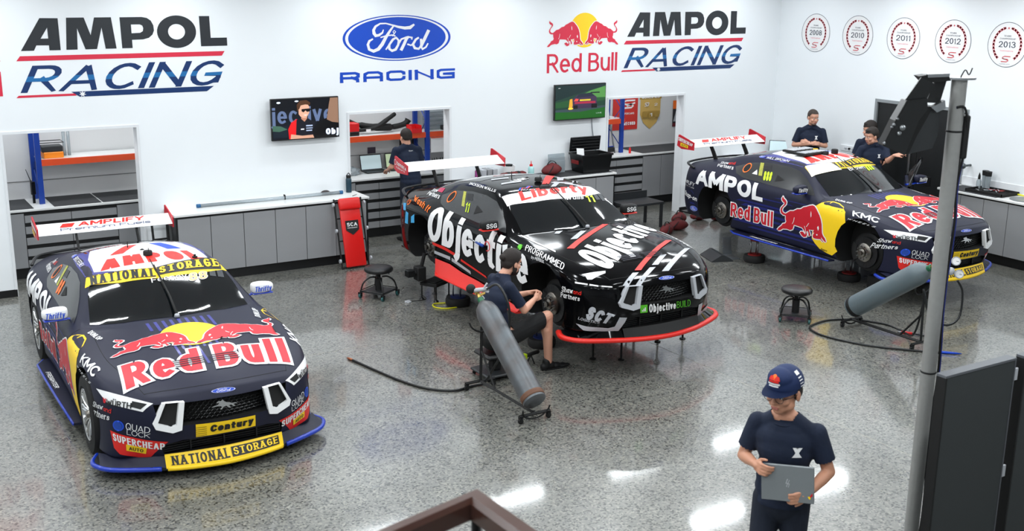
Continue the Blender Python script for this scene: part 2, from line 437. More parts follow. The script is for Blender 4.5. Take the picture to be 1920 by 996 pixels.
def floor_mat():
    m = bpy.data.materials.new('polished_concrete'); m.use_nodes = True; n = m.node_tree.nodes; L = m.node_tree.links; b = n['Principled BSDF']
    tc = n.new('ShaderNodeTexCoord')
    def noise(s, d=5, r=.55):
        t = n.new('ShaderNodeTexNoise'); t.inputs['Scale'].default_value = s; t.inputs['Detail'].default_value = d; t.inputs['Roughness'].default_value = r
        L.new(tc.outputs['Object'], t.inputs['Vector']); return t
    def ramp(src, stops):
        r = n.new('ShaderNodeValToRGB'); e = r.color_ramp.elements
        while len(e) < len(stops): e.new(.5)
        for el, (p, c) in zip(e, stops): el.position = p; el.color = (*c, 1) if len(c) == 3 else c
        L.new(src, r.inputs[0]); return r
    def mix(f, a, c2, typ='MIX'):
        x = n.new('ShaderNodeMix'); x.data_type = 'RGBA'; x.blend_type = typ
        if isinstance(f, float): x.inputs[0].default_value = f
        else: L.new(f, x.inputs[0])
        for s, k in ((a, 6), (c2, 7)):
            if isinstance(s, tuple): x.inputs[k].default_value = (*s, 1)
            else: L.new(s, x.inputs[k])
        return x.outputs[2]
    base = ramp(noise(.9, 6, .6).outputs['Fac'], [(.3, (.105, .106, .096)), (.7, (.165, .165, .150))])
    v = n.new('ShaderNodeTexVoronoi'); v.inputs['Scale'].default_value = 62; L.new(tc.outputs['Object'], v.inputs['Vector'])
    sep = n.new('ShaderNodeSeparateColor'); L.new(v.outputs['Color'], sep.inputs[0])
    c1 = ramp(sep.outputs[0], [(.0, (.03, .035, .04)), (.15, (.12, .12, .12)), (.22, (.55, .55, .55)), (.80, (.66, .66, .64)), (.9, (1, .97, .90))])
    c1.color_ramp.interpolation = 'LINEAR'
    col = mix(.85, base.outputs[0], c1.outputs[0], 'OVERLAY')
    v2 = n.new('ShaderNodeTexVoronoi'); v2.inputs['Scale'].default_value = 40; L.new(tc.outputs['Object'], v2.inputs['Vector'])
    sep2 = n.new('ShaderNodeSeparateColor'); L.new(v2.outputs['Color'], sep2.inputs[0])
    k = n.new('ShaderNodeMath'); k.operation = 'LESS_THAN'; L.new(sep2.outputs[1], k.inputs[0]); k.inputs[1].default_value = .22
    k2 = n.new('ShaderNodeMath'); k2.operation = 'LESS_THAN'; L.new(v2.outputs['Distance'], k2.inputs[0]); k2.inputs[1].default_value = .34
    k3 = n.new('ShaderNodeMath'); k3.operation = 'MULTIPLY'; L.new(k.outputs[0], k3.inputs[0]); L.new(k2.outputs[0], k3.inputs[1])
    col = mix(k3.outputs[0], col, (.07, .072, .075))
    L.new(col, b.inputs['Base Color'])
    rr = ramp(noise(3, 4).outputs['Fac'], [(.3, (.26,)*3), (.7, (.34,)*3)]); L.new(rr.outputs[0], b.inputs['Roughness'])
    b.inputs['Coat Weight'].default_value = .85; b.inputs['Coat Roughness'].default_value = .075; b.inputs['Specular IOR Level'].default_value = .75
    return m
CONC = floor_mat()
XR, YB, XL = 15.116, -17.5, -8.0
ST = dict(kind='structure')
# floor: concrete slabs cut by narrow saw joints
fl = empty('floor'); tag(fl, kind='structure')
jx = [XL-.2, .05, 7.86, XR+.2]; jy = [YB-.2, -12.1, -4.06, -.02, 1.9]
GROUT = mat('joint_filler', (.80, .78, .72), .6)
bm = BM(); bx(bm, XL-.2, XR+.2, YB-.2, 1.9, -.16, -.002); obj('joint_filler', bm, GROUT, fl)
for i in range(3):
    for j in range(4):
        bm = BM(); bx(bm, jx[i]+.004, jx[i+1]-.004, jy[j]+.004, jy[j+1]-.004, -.15, 0); obj('slab', bm, CONC, fl)
# back wall with three openings into the storeroom
OPS = [(1.985, 3.622), (6.640, 8.300), (11.315, 12.935)]; OT = 2.085; WT = .17
bm = BM(); xs = [XL]+[x for o in OPS for x in o]+[XR+.2]
for a, b in zip(xs[::2], xs[1::2]): bx(bm, a, b, 0, WT, 0, CEIL)
for a, b in OPS: bx(bm, a, b, 0, WT, OT, CEIL)
tag(obj('wall_back', bm, WALL), kind='structure')
bm = BM(); bx(bm, XR, XR+.2, -4.13, WT, 2.135, CEIL); bx(bm, XR, XR+.2, -2.33, WT, 0, 2.135); bx(bm, XR, XR+.2, YB, -4.13, 0, CEIL)
tag(obj('wall_right', bm, WALL), kind='structure')
bm = BM(); bx(bm, XL-.2, XL, YB, WT, 0, CEIL); tag(obj('wall_left', bm, WALL), kind='structure')
bm = BM(); bx(bm, XL-.2, XR+.2, YB-.2, YB, 0, CEIL); tag(obj('wall_front', bm, WALL), kind='structure')
bm = BM(); bx(bm, XL-.2, XR+.2, 1.62, 1.8, 0, 3.4); tag(obj('wall_storeroom', bm, WALL2), kind='structure')
bm = BM(); bx(bm, 1.80, 1.93, WT, 1.62, 0, 3.4); tag(obj('wall_storeroom_left', bm, WALL), kind='structure')
bm = BM(); bx(bm, 9.6, 9.72, WT, 1.62, 0, 3.4); tag(obj('wall_storeroom_middle', bm, WALL), kind='structure')
bm = BM(); bx(bm, XL-.2, XR+.2, YB-.2, WT, CEIL, CEIL+.1); tag(obj('ceiling', bm, WALL), kind='structure')
bm = BM(); bx(bm, XL-.2, XR+.2, WT, 1.8, 3.4, 3.5); tag(obj('ceiling_storeroom', bm, WALL), kind='structure')
# skirting boards
k = 0
bm = BM()
for a, b in ((XL, 1.985), (3.622, 6.64), (8.3, 11.315), (12.935, XR)): bx(bm, a+.002, b-.002, -.014, 0, 0, .095)
tag(obj('baseboard_back', bm, BLACK), kind='structure')
bm = BM(); bx(bm, XR-.014, XR, -2.28, -.02, 0, .095); bx(bm, XR-.014, XR, YB, -4.2, 0, .095)
tag(obj('baseboard_right', bm, BLACK), kind='structure')
for i, (a, b) in enumerate(OPS):
    bm = BM(); t = .03
    bx(bm, a-t, a+.004, -.012, WT+.01, 0, OT-.004); bx(bm, b-.004, b+t, -.012, WT+.01, 0, OT-.004); bx(bm, a-t, b+t, -.012, WT+.01, OT-.004, OT+t)
    tag(obj('trim_%d' % (i+1), bm, TRIMW), kind='structure')
# fine shadow-gap lines of the plasterboard sheets on the back wall
# ceiling light fittings (out of the picture, seen mirrored in the floor)
LENS = mat('lit_diffuser', (.93, .97, 1.0), .6, emit=5.0)
for ly in LAMP_Y:
    for lx in LAMP_X:
        if ly < -9 and lx > 9.5: continue
        c = empty('ceiling_light', (lx, ly, CEIL), label='white ceiling batten light over the workshop floor', cat='ceiling light', group='ceiling lights over the workshop')
        bm = BM(); bx(bm, -.62, .62, -.16, .16, -.022, 0, .004); obj('housing', bm, TRIMW, c); obj('diffuser', bx(BM(), -.5, .5, -.1, .1, -.026, -.023), LENS, c)
for lx in (2.6, 5.2, 7.6, 10.2, 12.7):
    c = empty('ceiling_light', (lx, .75, 3.24), label='white batten light on the storeroom ceiling', cat='ceiling light', group='storeroom lights')
    bm = BM(); bx(bm, -.62, .62, -.12, .12, 0, .16, .004); obj('housing', bm, TRIMW, c)
# black door in the right wall
DOORM = mat('black_door_paint', (.075, .085, .09), .4)
d = empty('door_1', (XR, -3.23, 0)); tag(d, kind='structure')
bm = BM(); bx(bm, -.02, .16, .86, .905, 0, 2.14); bx(bm, -.02, .16, -.905, -.86, 0, 2.14); bx(bm, -.02, .16, -.86, .86, 2.09, 2.14); obj('door_frame', bm, mat('grey_frame', (.55, .57, .58), .4), d)
for s in (0, 1):
    bm = BM(); bx(bm, .01, .05, (-.855 if s else .004), (-.004 if s else .855), .01, 2.088, .003); obj('door_leaf', bm, DOORM, d)
bm = BM(); bx(bm, -.022, .012, .10, .135, .05, 1.6, .004); obj('pull_bar', bm, STEEL, d)
bm = BM(); bx(bm, -.0, .012, -.32, -.18, .85, 1.0, .002); bx(bm, -.0, .012, -.62, -.40, .55, .57, .002); obj('notice_plate', bm, BLKPL, d)
# ---------- benches ----------
def unit(x0, x1, y0, y1, rows, label, n0=.155, top=.925, group=None, name='cupboard', side=None, M=None):
    """one cabinet: dark carcass, grey door or drawers, black plinth"""
    c = empty(name, (0, 0, 0)); c.location = (x0, y0, 0)
    w = x1-x0; dp = y1-y0
    tag(c, label, 'drawer unit' if rows else 'cupboard', group)
    bm = BM(); bx(bm, 0, w, .02, dp, n0-.01, top); obj('carcass', bm, GREYLAM if side else BLACK, c)
    bm = BM(); bx(bm, 0, w, .055, dp, 0, n0-.01); obj('plinth', bm, BLACK, c)
    if rows:
        p = (top-n0)/rows
        for r in range(rows):
            z0 = n0+r*p; bm = BM(); bx(bm, .004, w-.004, 0, .02, z0+.002, z0+p-.052, .002)
            obj('drawer', bm, GREYLAM, c)
    else:
        bm = BM(); bx(bm, .004, w-.004, 0, .02, n0, top-.022, .002); obj('door', bm, GREYLAM, c)
    return c
def worktop(x0, x1, y0, y1, label, mats=None, z=.93, th=.03):
    t = empty('worktop', (x0, y0, z)); tag(t, label, 'worktop')
    bm = BM(); bx(bm, 0, x1-x0, 0, y1-y0, 0, th, .003); obj('top', bm, WHTOP, t)
    for (a, b, c_, d_) in (mats or []):
        bm = BM(); bx(bm, a-x0, b-x0, c_-y0, d_-y0, th, th+.006, .002); obj('rubber_mat', bm, MATTOP, t)
    return t
# bench in the left opening
xs = [1.94, 2.268, 2.868, 3.474, 4.05]; rw = [0, 5, 5, 0]
lb = ['narrow grey cupboard at the left end of the bench in the left wall opening', 'grey five-drawer unit in the left wall opening, left of the pair',
      'grey five-drawer unit in the left wall opening, right of the pair', 'grey cupboard right of the drawer units in the left wall opening']
for i in range(4): unit(xs[i], xs[i+1], .83, 1.55, rw[i], lb[i], name='drawer_unit' if rw[i] else 'cupboard')
worktop(1.94, 4.06, .80, 1.61, 'white worktop with dark mats behind the blue post of the left opening', [(1.97, 2.40, .84, 1.58), (2.66, 3.28, .84, 1.58), (3.30, 4.0, .84, 1.58)])
# bench in the middle opening
xs = [6.5, 7.088, 7.489, 7.899, 8.5, 9.1]; rw = [0, 5, 5, 5, 0]
lb = ['grey cupboard at the left end of the bench in the middle opening', 'grey five-drawer unit under the laptop, left column', 'grey five-drawer unit under the laptop, right column',
      'grey drawer unit in front of the man with his back turned', 'grey cupboard at the right end of the bench in the middle opening']
for i in range(5): unit(xs[i], xs[i+1], .83, 1.55, rw[i], lb[i], name='drawer_unit' if rw[i] else 'cupboard')
worktop(6.45, 9.2, .80, 1.61, 'white worktop carrying laptops in the middle wall opening')
# bench in the right opening
xs = [11.4, 12.154, 12.755, 13.175, 13.6, 14.2]; rw = [5, 5, 0, 0, 0]
lb = ['grey drawer unit behind the black tub in the right wall opening', 'grey five-drawer unit fully in view in the right wall opening', 'grey cupboard right beside the drawers in the right wall opening',
      'grey cupboard against the right edge of the right wall opening', 'grey cupboard hidden at the end of the bench in the right opening']
for i in range(5): unit(xs[i], xs[i+1], .83, 1.55, rw[i], lb[i], name='drawer_unit' if rw[i] else 'cupboard')
worktop(11.3, 14.4, .80, 1.61, 'white worktop with grey mat under the gold shield poster', [(12.75, 14.2, .84, 1.58)])
# long low cupboards under the white worktop, left of the red creeper
xs = [3.94, 4.382, 4.838, 5.288, 5.735, 6.18, 6.66]
od = ['leftmost', 'second from the left', 'third from the left', 'third from the right', 'second from the right', 'rightmost']
for i in range(6): unit(xs[i], xs[i+1], -.50, -.001, 0, 'grey cupboard under the long white worktop, %s of its row' % od[i], n0=.14, top=.915)
for nm, a in (('left', 3.915), ('right', 6.661)): tag(obj('side_board', bx(BM(), a, a+.0235, -.50, -.001, 0, .924), BLACK), 'black board closing the %s end of the long grey cupboard row' % nm, 'board')
worktop(3.90, 6.70, -.52, -.001, 'long white worktop carrying a glass tube beside the left car', z=.925)
# low counter with the tub
xs = [8.45, 8.95, 9.4, 9.85, 10.3, 10.72, 11.08]
for i in range(6): unit(xs[i], xs[i+1], -.53, -.001, 0, 'grey cupboard below the black tub, %s of its row' % od[i], n0=.14, top=.915)
tag(obj('side_board', bx(BM(), 11.081, 11.10, -.53, -.001, 0, .924), BLACK), 'black board closing the counter under the black tub', 'board')
worktop(8.42, 11.12, -.55, -.001, 'dark-matted worktop with pale edge under the black tub', [(8.45, 11.08, -.50, -.02)], z=.925)
# counter on the right wall
ys = [-4.16, -4.535, -4.935, -5.345, -5.76, -6.2]
od5 = ['farthest', 'second farthest', 'middle', 'second nearest', 'nearest']
for i in range(5):
    c = unit(0, ys[i]-ys[i+1], 0, .52, 0, 'grey cupboard under the right wall counter, %s of five' % od5[i], n0=.15, top=.945)
    c.rotation_euler = (0, 0, -PI/2); c.location = (14.585, ys[i], 0)
c = worktop(0, 2.1, 0, .555, 'white-edged worktop with black mat along the right wall', [(.08, 1.0, .03, .50)], z=.95)
c.rotation_euler = (0, 0, -PI/2); c.location = (14.56, -4.12, .95)
bm = BM(); bx(bm, XR-.012, XR, -6.2, -4.12, .99, 1.12); tag(obj('trim_4', bm, TRIMW), kind='structure')
bm = BM(); lathe(bm, [(.19, 0), (.2, .006), (.17, .008), (.165, .004), (.02, .004)], 32)
o = obj('sink_ring', bm, STEEL, None, True, 40); o.location = (14.83, -5.42, .981); tag(o, 'round steel sink rim in the right wall counter', 'sink')
# ---------- race cars ----------
NAVY = mat('matt_navy_wrap', (.085, .095, .18), .46, noise=.12, nscale=3, spec=.3)
NAVYB = mat('violet_blue_wrap', (.16, .17, .52), .42, coat=.1)
ROYAL = mat('royal_blue_paint', (.03, .20, .66), .35, coat=.3)
GBLACK = mat('gloss_black_paint', (.022, .022, .028), .09, spec=.2)
MBLACK = mat('matt_black', (.02, .02, .022), .7)
CARBON = mat('dark_carbon', (.07, .075, .085), .4)
GLASS = mat('tinted_glass', (.035, .05, .06), .06, spec=.7)
GLASSG = mat('grey_side_window', (.20, .205, .21), .22)
RUBBER = mat('tyre_rubber', (.06, .06, .062), .8)
DISC = mat('brake_steel', (.55, .53, .50), .3, metal=1, noise=.3, nscale=40)
YEL = mat('print_yellow', (.99, .82, .08), .45)
ORA = mat('print_orange', (.98, .45, .10), .45)
BRED = mat('print_red', (.78, .07, .15), .45)
SRED = mat('print_scarlet', (.87, .14, .10), .42)
BLU = mat('print_blue', (.05, .28, .78), .45)
INK = mat('print_black', (.05, .055, .06), .5)
NVY = mat('print_navy', (.04, .15, .38), .5)
LIME = mat('print_lime', (.80, .93, .10), .45)
GRN = mat('print_green', (.35, .75, .15), .45)
SILV = mat('print_silver', (.70, .71, .73), .35)
GOLD = mat('print_gold', (.80, .66, .36), .4)
CREAM = mat('print_cream', (.97, .95, .85), .5)
BRED2 = mat('print_deep_red', (.72, .05, .10), .5)
def body_base():
    """half body as a wrapped grid; rows run round the car, the top fills in"""
    TOP = [  # j7, j8, j9, j10, j11 ; (x,y,z)
     [(-2.28,.74,.885),(-2.345,.62,.915),(-2.375,.46,.925),(-2.39,.24,.93),(-2.395,0,.932)],
     [(-2.05,.86,.885),(-2.08,.70,.935),(-2.1,.53,.965),(-2.1,.27,.985),(-2.1,0,.99)],
     [(-1.72,.915,.895),(-1.70,.72,.975),(-1.72,.57,1.035),(-1.74,.30,1.075),(-1.75,0,1.085)],
     [(-1.38,.915,.895),(-1.36,.695,1.06),(-1.38,.59,1.145),(-1.4,.32,1.185),(-1.4,0,1.195)],
     [(-1.0,.895,.89),(-.98,.675,1.14),(-1.0,.585,1.225),(-1.0,.33,1.265),(-1.0,0,1.278)],
     [(-.6,.885,.885),(-.58,.67,1.185),(-.6,.585,1.268),(-.6,.33,1.308),(-.6,0,1.32)],
     [(-.2,.885,.88),(-.2,.67,1.195),(-.2,.59,1.272),(-.2,.34,1.312),(-.2,0,1.32)],
     [(.08,.885,.88),(.06,.685,1.185),(.08,.615,1.245),(.16,.33,1.285),(.19,0,1.293)],
     [(.34,.885,.878),(.33,.745,1.06),(.36,.685,1.10),(.47,.36,1.13),(.51,0,1.138)],
     [(.60,.89,.868),(.60,.82,.90),(.64,.755,.915),(.79,.40,.95),(.84,0,.96)],
     [(.95,.90,.852),(.95,.80,.880),(.97,.60,.910),(1.0,.36,.936),(1.02,0,.945)],
     [(1.4,.905,.83),(1.4,.81,.852),(1.4,.60,.876),(1.4,.37,.901),(1.4,0,.909)],
     [(1.75,.875,.775),(1.78,.77,.800),(1.80,.58,.825),(1.83,.36,.852),(1.85,0,.860)],
     [(1.98,.775,.725),(2.03,.68,.752),(2.07,.53,.775),(2.12,.27,.795),(2.14,0,.80)],
     [(2.12,.68,.69),(2.19,.59,.70),(2.245,.46,.71),(2.285,.24,.722),(2.30,0,.727)]]
    # skirt rows (r6..r1): (outward push, z)
    cols = []  # each column: list rows r7..r0
    def col(p, rows): cols.append([p]+rows)
    t0 = TOP[0]
    for k in (4, 3, 2, 1, 0):
        x, y, z = t0[k]; f = 1-abs(y)/.9
        yy = y*1.06
        col(t0[k], [(x-.012, y*1.02, .85), (x-.03, yy, .72), (x-.05, yy, .52), (x-.05, yy, .36), (x-.0, yy, .24), (x+.1, yy*.97, .20)])
    sideY = {1: .925, 2: .965, 3: .972, 4: .950, 5: .935, 6: .932, 7: .935, 8: .94, 9: .945, 10: .955, 11: .968, 12: .93, 13: .845}
    for i in range(1, 14):
        x, y, z = TOP[i][0]; Y = sideY[i]; xo = 0
        if i == 1: xr = [-2.07, -2.09, -2.10, -2.10, -2.08, -2.04]
        elif i == 12: xr = [1.76, 1.78, 1.79, 1.80, 1.80, 1.78]
        elif i == 13: xr = [1.995, 2.02, 2.035, 2.04, 2.04, 2.0]
        else: xr = [x]*6
        zz = [z-.05, z-.17, .50, .31, .165, .12] if i > 3 else [z-.05, z-.17, .52, .34, .20, .14]
        ys = [Y-.012, Y, Y-.002, Y-.010, Y-.03, Y-.09]
        if i in (12, 13): ys = [Y-.015, Y, Y-.01, Y-.005, Y-.0, Y-.06]
        col(TOP[i][0], [(xr[q], ys[q], zz[q]) for q in range(6)])
    tN = TOP[14]; dx = [.03, .045, .06, .07, .07]
    for k in range(5):
        x, y, z = tN[k]
        X = [2.15, 2.235, 2.30, 2.345, 2.36][k]; yy = y*1.05
        col(tN[k], [(x+.02, yy, z-.035), (X, yy, z-.115), (X+.015, yy, .46), (X-.02, yy, .30), (X-.06, yy, .20), (X-.10, yy, .12)])
    bm = BM(); cache = {}
    def V(p):
        k = tuple(round(c, 4) for c in p)
        if k not in cache: cache[k] = bm.verts.new(p)
        return cache[k]
    cl = bm.edges.layers.float.new('crease_edge')
    for s in (1, -1):
        m = lambda p: V((p[0], p[1]*s, p[2]))
        for i in range(14):
            for j in range(4): bm.faces.new([m(TOP[i][j]), m(TOP[i+1][j]), m(TOP[i+1][j+1]), m(TOP[i][j+1])])
        for c in range(len(cols)-1):
            for r in range(6): bm.faces.new([m(cols[c][r]), m(cols[c+1][r]), m(cols[c+1][r+1]), m(cols[c][r+1])])
    # floor: join left and right bottoms
    for c in range(len(cols)-1):
        a, b = cols[c][6], cols[c+1][6]
        q = []
        for p in (a, b, (b[0], -b[1], b[2]), (a[0], -a[1], a[2])):
            v = V(p)
            if v not in q: q.append(v)
        if len(q) > 2: bm.faces.new(q)
    def crease(p, q, w):
        for s in (1, -1):
            a, b = V((p[0], p[1]*s, p[2])), V((q[0], q[1]*s, q[2])); e = bm.edges.get((a, b))
            if e: e[cl] = w
    for i in range(9, 14): crease(TOP[i][0], TOP[i+1][0], .4)
    for j in range(4): crease(TOP[14][j], TOP[14][j+1], .75); crease(TOP[0][j], TOP[0][j+1], .85); crease(TOP[9][j], TOP[9][j+1], .5 if j else 0)
    for i in range(1, 8): crease(TOP[i][2], TOP[i+1][2], .25)
    for i in range(7, 9): crease(TOP[i][2], TOP[i+1][2], .5)
    for i in range(9, 13): crease(TOP[i][3], TOP[i+1][3], .45); crease(TOP[i][2], TOP[i+1][2], .3)
    for i in range(4, 17): crease(cols[i][2], cols[i+1][2], .35)
    for c in range(len(cols)-1): crease(cols[c][5], cols[c+1][5], .6); crease(cols[c][6], cols[c+1][6], .8)
    bmesh.ops.recalc_face_normals(bm, faces=bm.faces)
    me = bpy.data.meshes.new('body'); bm.to_mesh(me); bm.free()
    return me
def bake(o):
    dg = bpy.context.evaluated_depsgraph_get(); dg.update()
    me = bpy.data.meshes.new_from_object(o.evaluated_get(dg), preserve_all_data_layers=True, depsgraph=dg); return me
def build_body():
    me = body_base(); me.materials.append(NAVY); me.materials.append(MBLACK)
    o = bpy.data.objects.new('body', me); COL.objects.link(o)
    md = o.modifiers.new('s', 'SUBSURF'); md.levels = 3; md.render_levels = 3
    m2 = bake(o); o.modifiers.clear(); o.data = m2
    smooth_bvh = BVHTree.FromObject(o, bpy.context.evaluated_depsgraph_get())
    # cutters: wheel housings, grille, lower intake
    cb = BM()
    for s in (1, -1):
        for X, r in ((1.40, .402), (-1.40, .395)):
            lathe(cb, [(r, 0), (r, .42)], 48, T(X, s*.62, .37) @ RX(-PI/2 if s > 0 else PI/2))
    co = obj('c', cb, [MBLACK])
    parts = [co]
    def cutter(poly, M, d0, d1):
        b = BM(); prism(b, poly, d0, d1, M); parts.append(obj('c', b, [MBLACK]))
    # front face plane: u=y, v=z, depth along -x
    F = Matrix(((0, 0, 1, 0), (1, 0, 0, 0), (0, 1, 0, 0), (0, 0, 0, 1)))
    cutter([(-.56, .655), (.56, .655), (.53, .485), (.36, .468), (-.36, .468), (-.53, .485)], F, 2.19, 2.6)
    cutter([(-.52, .30), (-.36, .335), (.36, .335), (.52, .30), (.50, .215), (-.50, .215)], F, 2.15, 2.6)
    for c in parts:
        b = o.modifiers.new('b', 'BOOLEAN'); b.operation = 'DIFFERENCE'; b.object = c; b.solver = 'EXACT'
        try: b.material_mode = 'TRANSFER'
        except Exception: pass
        m3 = bake(o); o.modifiers.clear(); o.data = m3
        bpy.data.objects.remove(c)
    me = o.data
    me.polygons.foreach_set('use_smooth', [True]*len(me.polygons))
    try: me.set_sharp_from_angle(angle=math.radians(32))
    except Exception: pass
    # stable slots
    bpy.data.objects.remove(o)
    return me, smooth_bvh
BODY, BVH = build_body()
print('BODY', len(BODY.polygons), [m.name for m in BODY.materials])
def conform(name, layers, quad, mats, parent, off=.0035, step=.045, cast=.35, bvh=None):
    """press flat artwork on to the body: quad BL,BR,TR,TL in car space"""
    bvh = bvh or BVH
    q = [Vector(p) for p in quad]
    nrm = ((q[1]-q[3]).cross(q[2]-q[0])); nrm.normalize()
    if ((q[1]-q[0]).cross(q[3]-q[0])).dot(nrm) < 0: nrm = -nrm
    wlen = max((q[1]-q[0]).length, (q[2]-q[3]).length); hlen = max((q[3]-q[0]).length, (q[2]-q[1]).length)
    out = BM()
    for li, (g, mi) in enumerate(layers):
        vs, fs = g; b = BM(); V = [b.verts.new((u, v, 0)) for u, v in vs]
        for f in fs:
            try: b.faces.new([V[i] for i in f])
            except ValueError: pass
        bmesh.ops.triangulate(b, faces=[f for f in b.faces if len(f.verts) > 4])
        us = [v[0] for v in vs]; ws = [v[1] for v in vs]
        nu = max(1, int((max(us)-min(us))*wlen/step)); nv = max(1, int((max(ws)-min(ws))*hlen/step))
        for k in range(1, nu):
            u = min(us)+(max(us)-min(us))*k/nu
            bmesh.ops.bisect_plane(b, geom=b.verts[:]+b.edges[:]+b.faces[:], plane_co=(u, 0, 0), plane_no=(1, 0, 0))
        for k in range(1, nv):
            v_ = min(ws)+(max(ws)-min(ws))*k/nv
            bmesh.ops.bisect_plane(b, geom=b.verts[:]+b.edges[:]+b.faces[:], plane_co=(0, v_, 0), plane_no=(0, 1, 0))
        mp = {}
        for v in b.verts:
            u, w_ = v.co.x, v.co.y
            p = (q[0]*(1-u)+q[1]*u)*(1-w_)+(q[3]*(1-u)+q[2]*u)*w_
            h = bvh.ray_cast(p+nrm*cast, -nrm, cast*2)
            if h[0] is None: mp[v] = None
            else: mp[v] = out.verts.new(h[0]+(h[1] if h[1].dot(nrm) > 0 else -h[1])*off*(1+li*.55))
        for f in b.faces:
            vv = [mp[v] for v in f.verts]
            if all(vv):
                try: nf = out.faces.new(vv); nf.material_index = mi; nf.smooth = True
                except ValueError: pass
        b.free()
    me = bpy.data.meshes.new(name); out.to_mesh(me); out.free()
    for m in mats: me.materials.append(m)
    o = bpy.data.objects.new(name, me); COL.objects.link(o); o.parent = parent
    return o
def side_poly(name, pts, m, parent, s=-1, off=.0025, step=.06):
    """closed outline given as (x, z) pressed on the right (s=-1) or left side"""
    x0 = min(p[0] for p in pts); x1 = max(p[0] for p in pts); z0 = min(p[1] for p in pts); z1 = max(p[1] for p in pts)
    g = poly2d([[((p[0]-x0)/(x1-x0), (p[1]-z0)/(z1-z0)) for p in pts]])
    if s < 0: quad = [(x0, -1.0, z0), (x1, -1.0, z0), (x1, -1.0, z1), (x0, -1.0, z1)]
    else:
        g = ([(1-u, v) for u, v in g[0]], g[1]); quad = [(x1, 1.0, z0), (x0, 1.0, z0), (x0, 1.0, z1), (x1, 1.0, z1)]
    return conform(name, [(g, 0)], quad, [m], parent, off, step, .6)
def top_poly(name, pts, m, parent, off=.0025, step=.06):
    x0 = min(p[0] for p in pts); x1 = max(p[0] for p in pts); y0 = min(p[1] for p in pts); y1 = max(p[1] for p in pts)
    g = poly2d([[((p[1]-y0)/(y1-y0), (x1-p[0])/(x1-x0)) for p in pts]])
    return conform(name, [(g, 0)], [(x1, y0, 1.2), (x1, y1, 1.2), (x0, y1, 1.2), (x0, y0, 1.2)], [m], parent, off, step, .9)
def front_poly(name, pts, m, parent, off=.0025, step=.05):
    y0 = min(p[0] for p in pts); y1 = max(p[0] for p in pts); z0 = min(p[1] for p in pts); z1 = max(p[1] for p in pts)
    g = poly2d([[((p[0]-y0)/(y1-y0), (p[1]-z0)/(z1-z0)) for p in pts]])
    return conform(name, [(g, 0)], [(2.3, y0, z0), (2.3, y1, z0), (2.3, y1, z1), (2.3, y0, z1)], [m], parent, off, step, .9)
WS = [(.66, -.735), (.80, -.45), (.865, 0), (.80, .45), (.66, .735), (.36, .685), (.11, .605), (.20, .32), (.235, 0), (.20, -.32), (.11, -.605), (.36, -.685)]
SW = [(-1.22, 1.035), (-1.10, .960), (-.90, .920), (0, .905), (.50, .905), (.40, .98), (.22, 1.085), (.02, 1.165), (-.25, 1.19), (-.60, 1.18), (-.95, 1.13)]
def wheel(parent, x, s, rim):
    """complete wheel with spoked rim, local axis along y"""
    w_ = bpy.data.objects.new('wheel', None); COL.objects.link(w_); w_.parent = parent; w_.location = (x, s*.80, .355); w_.rotation_euler = (0, 0, 0 if s < 0 else PI)
    M = RX(PI/2)
    bm = BM(); lathe(bm, [(.235, -.14), (.33, -.15), (.352, -.12), (.356, 0), (.352, .11), (.335, .145), (.25, .155), (.235, .14), (.235, -.14)], 48, M)
    obj('tyre', bm, RUBBER, w_, True, 40)
    bm = BM(); lathe(bm, [(.236, -.13), (.236, .135), (.228, .15), (.215, .145), (.205, .10), (.20, -.12)], 48, M)
    obj('rim', bm, rim, w_, True, 30)
    bm = BM()
    for k in range(10):
        a = 2*PI*k/10
        for d in (-.10, .10):
            p0 = Vector((.045*math.cos(a+d*1.5), -.10, .045*math.sin(a+d*1.5))); p1 = Vector((.21*math.cos(a+d), -.135, .21*math.sin(a+d)))
            tube(bm, [p0, (p0+p1)/2+Vector((0, -.012, 0)), p1], [.013, .011, .013], 5)
    obj('spokes', bm, rim, w_, True, 50)
    bm = BM(); lathe(bm, [(.06, .02), (.06, .10), (.035, .125), (.03, .15), (0, .15)], 20, M); obj('centre_nut', bm, DISC, w_, True, 40)
    bm = BM(); lathe(bm, [(.19, .01), (.19, .04), (.05, .04), (.05, .01)], 32, M); obj('brake_disc', bm, DISC, w_, True, 30)
    return w_
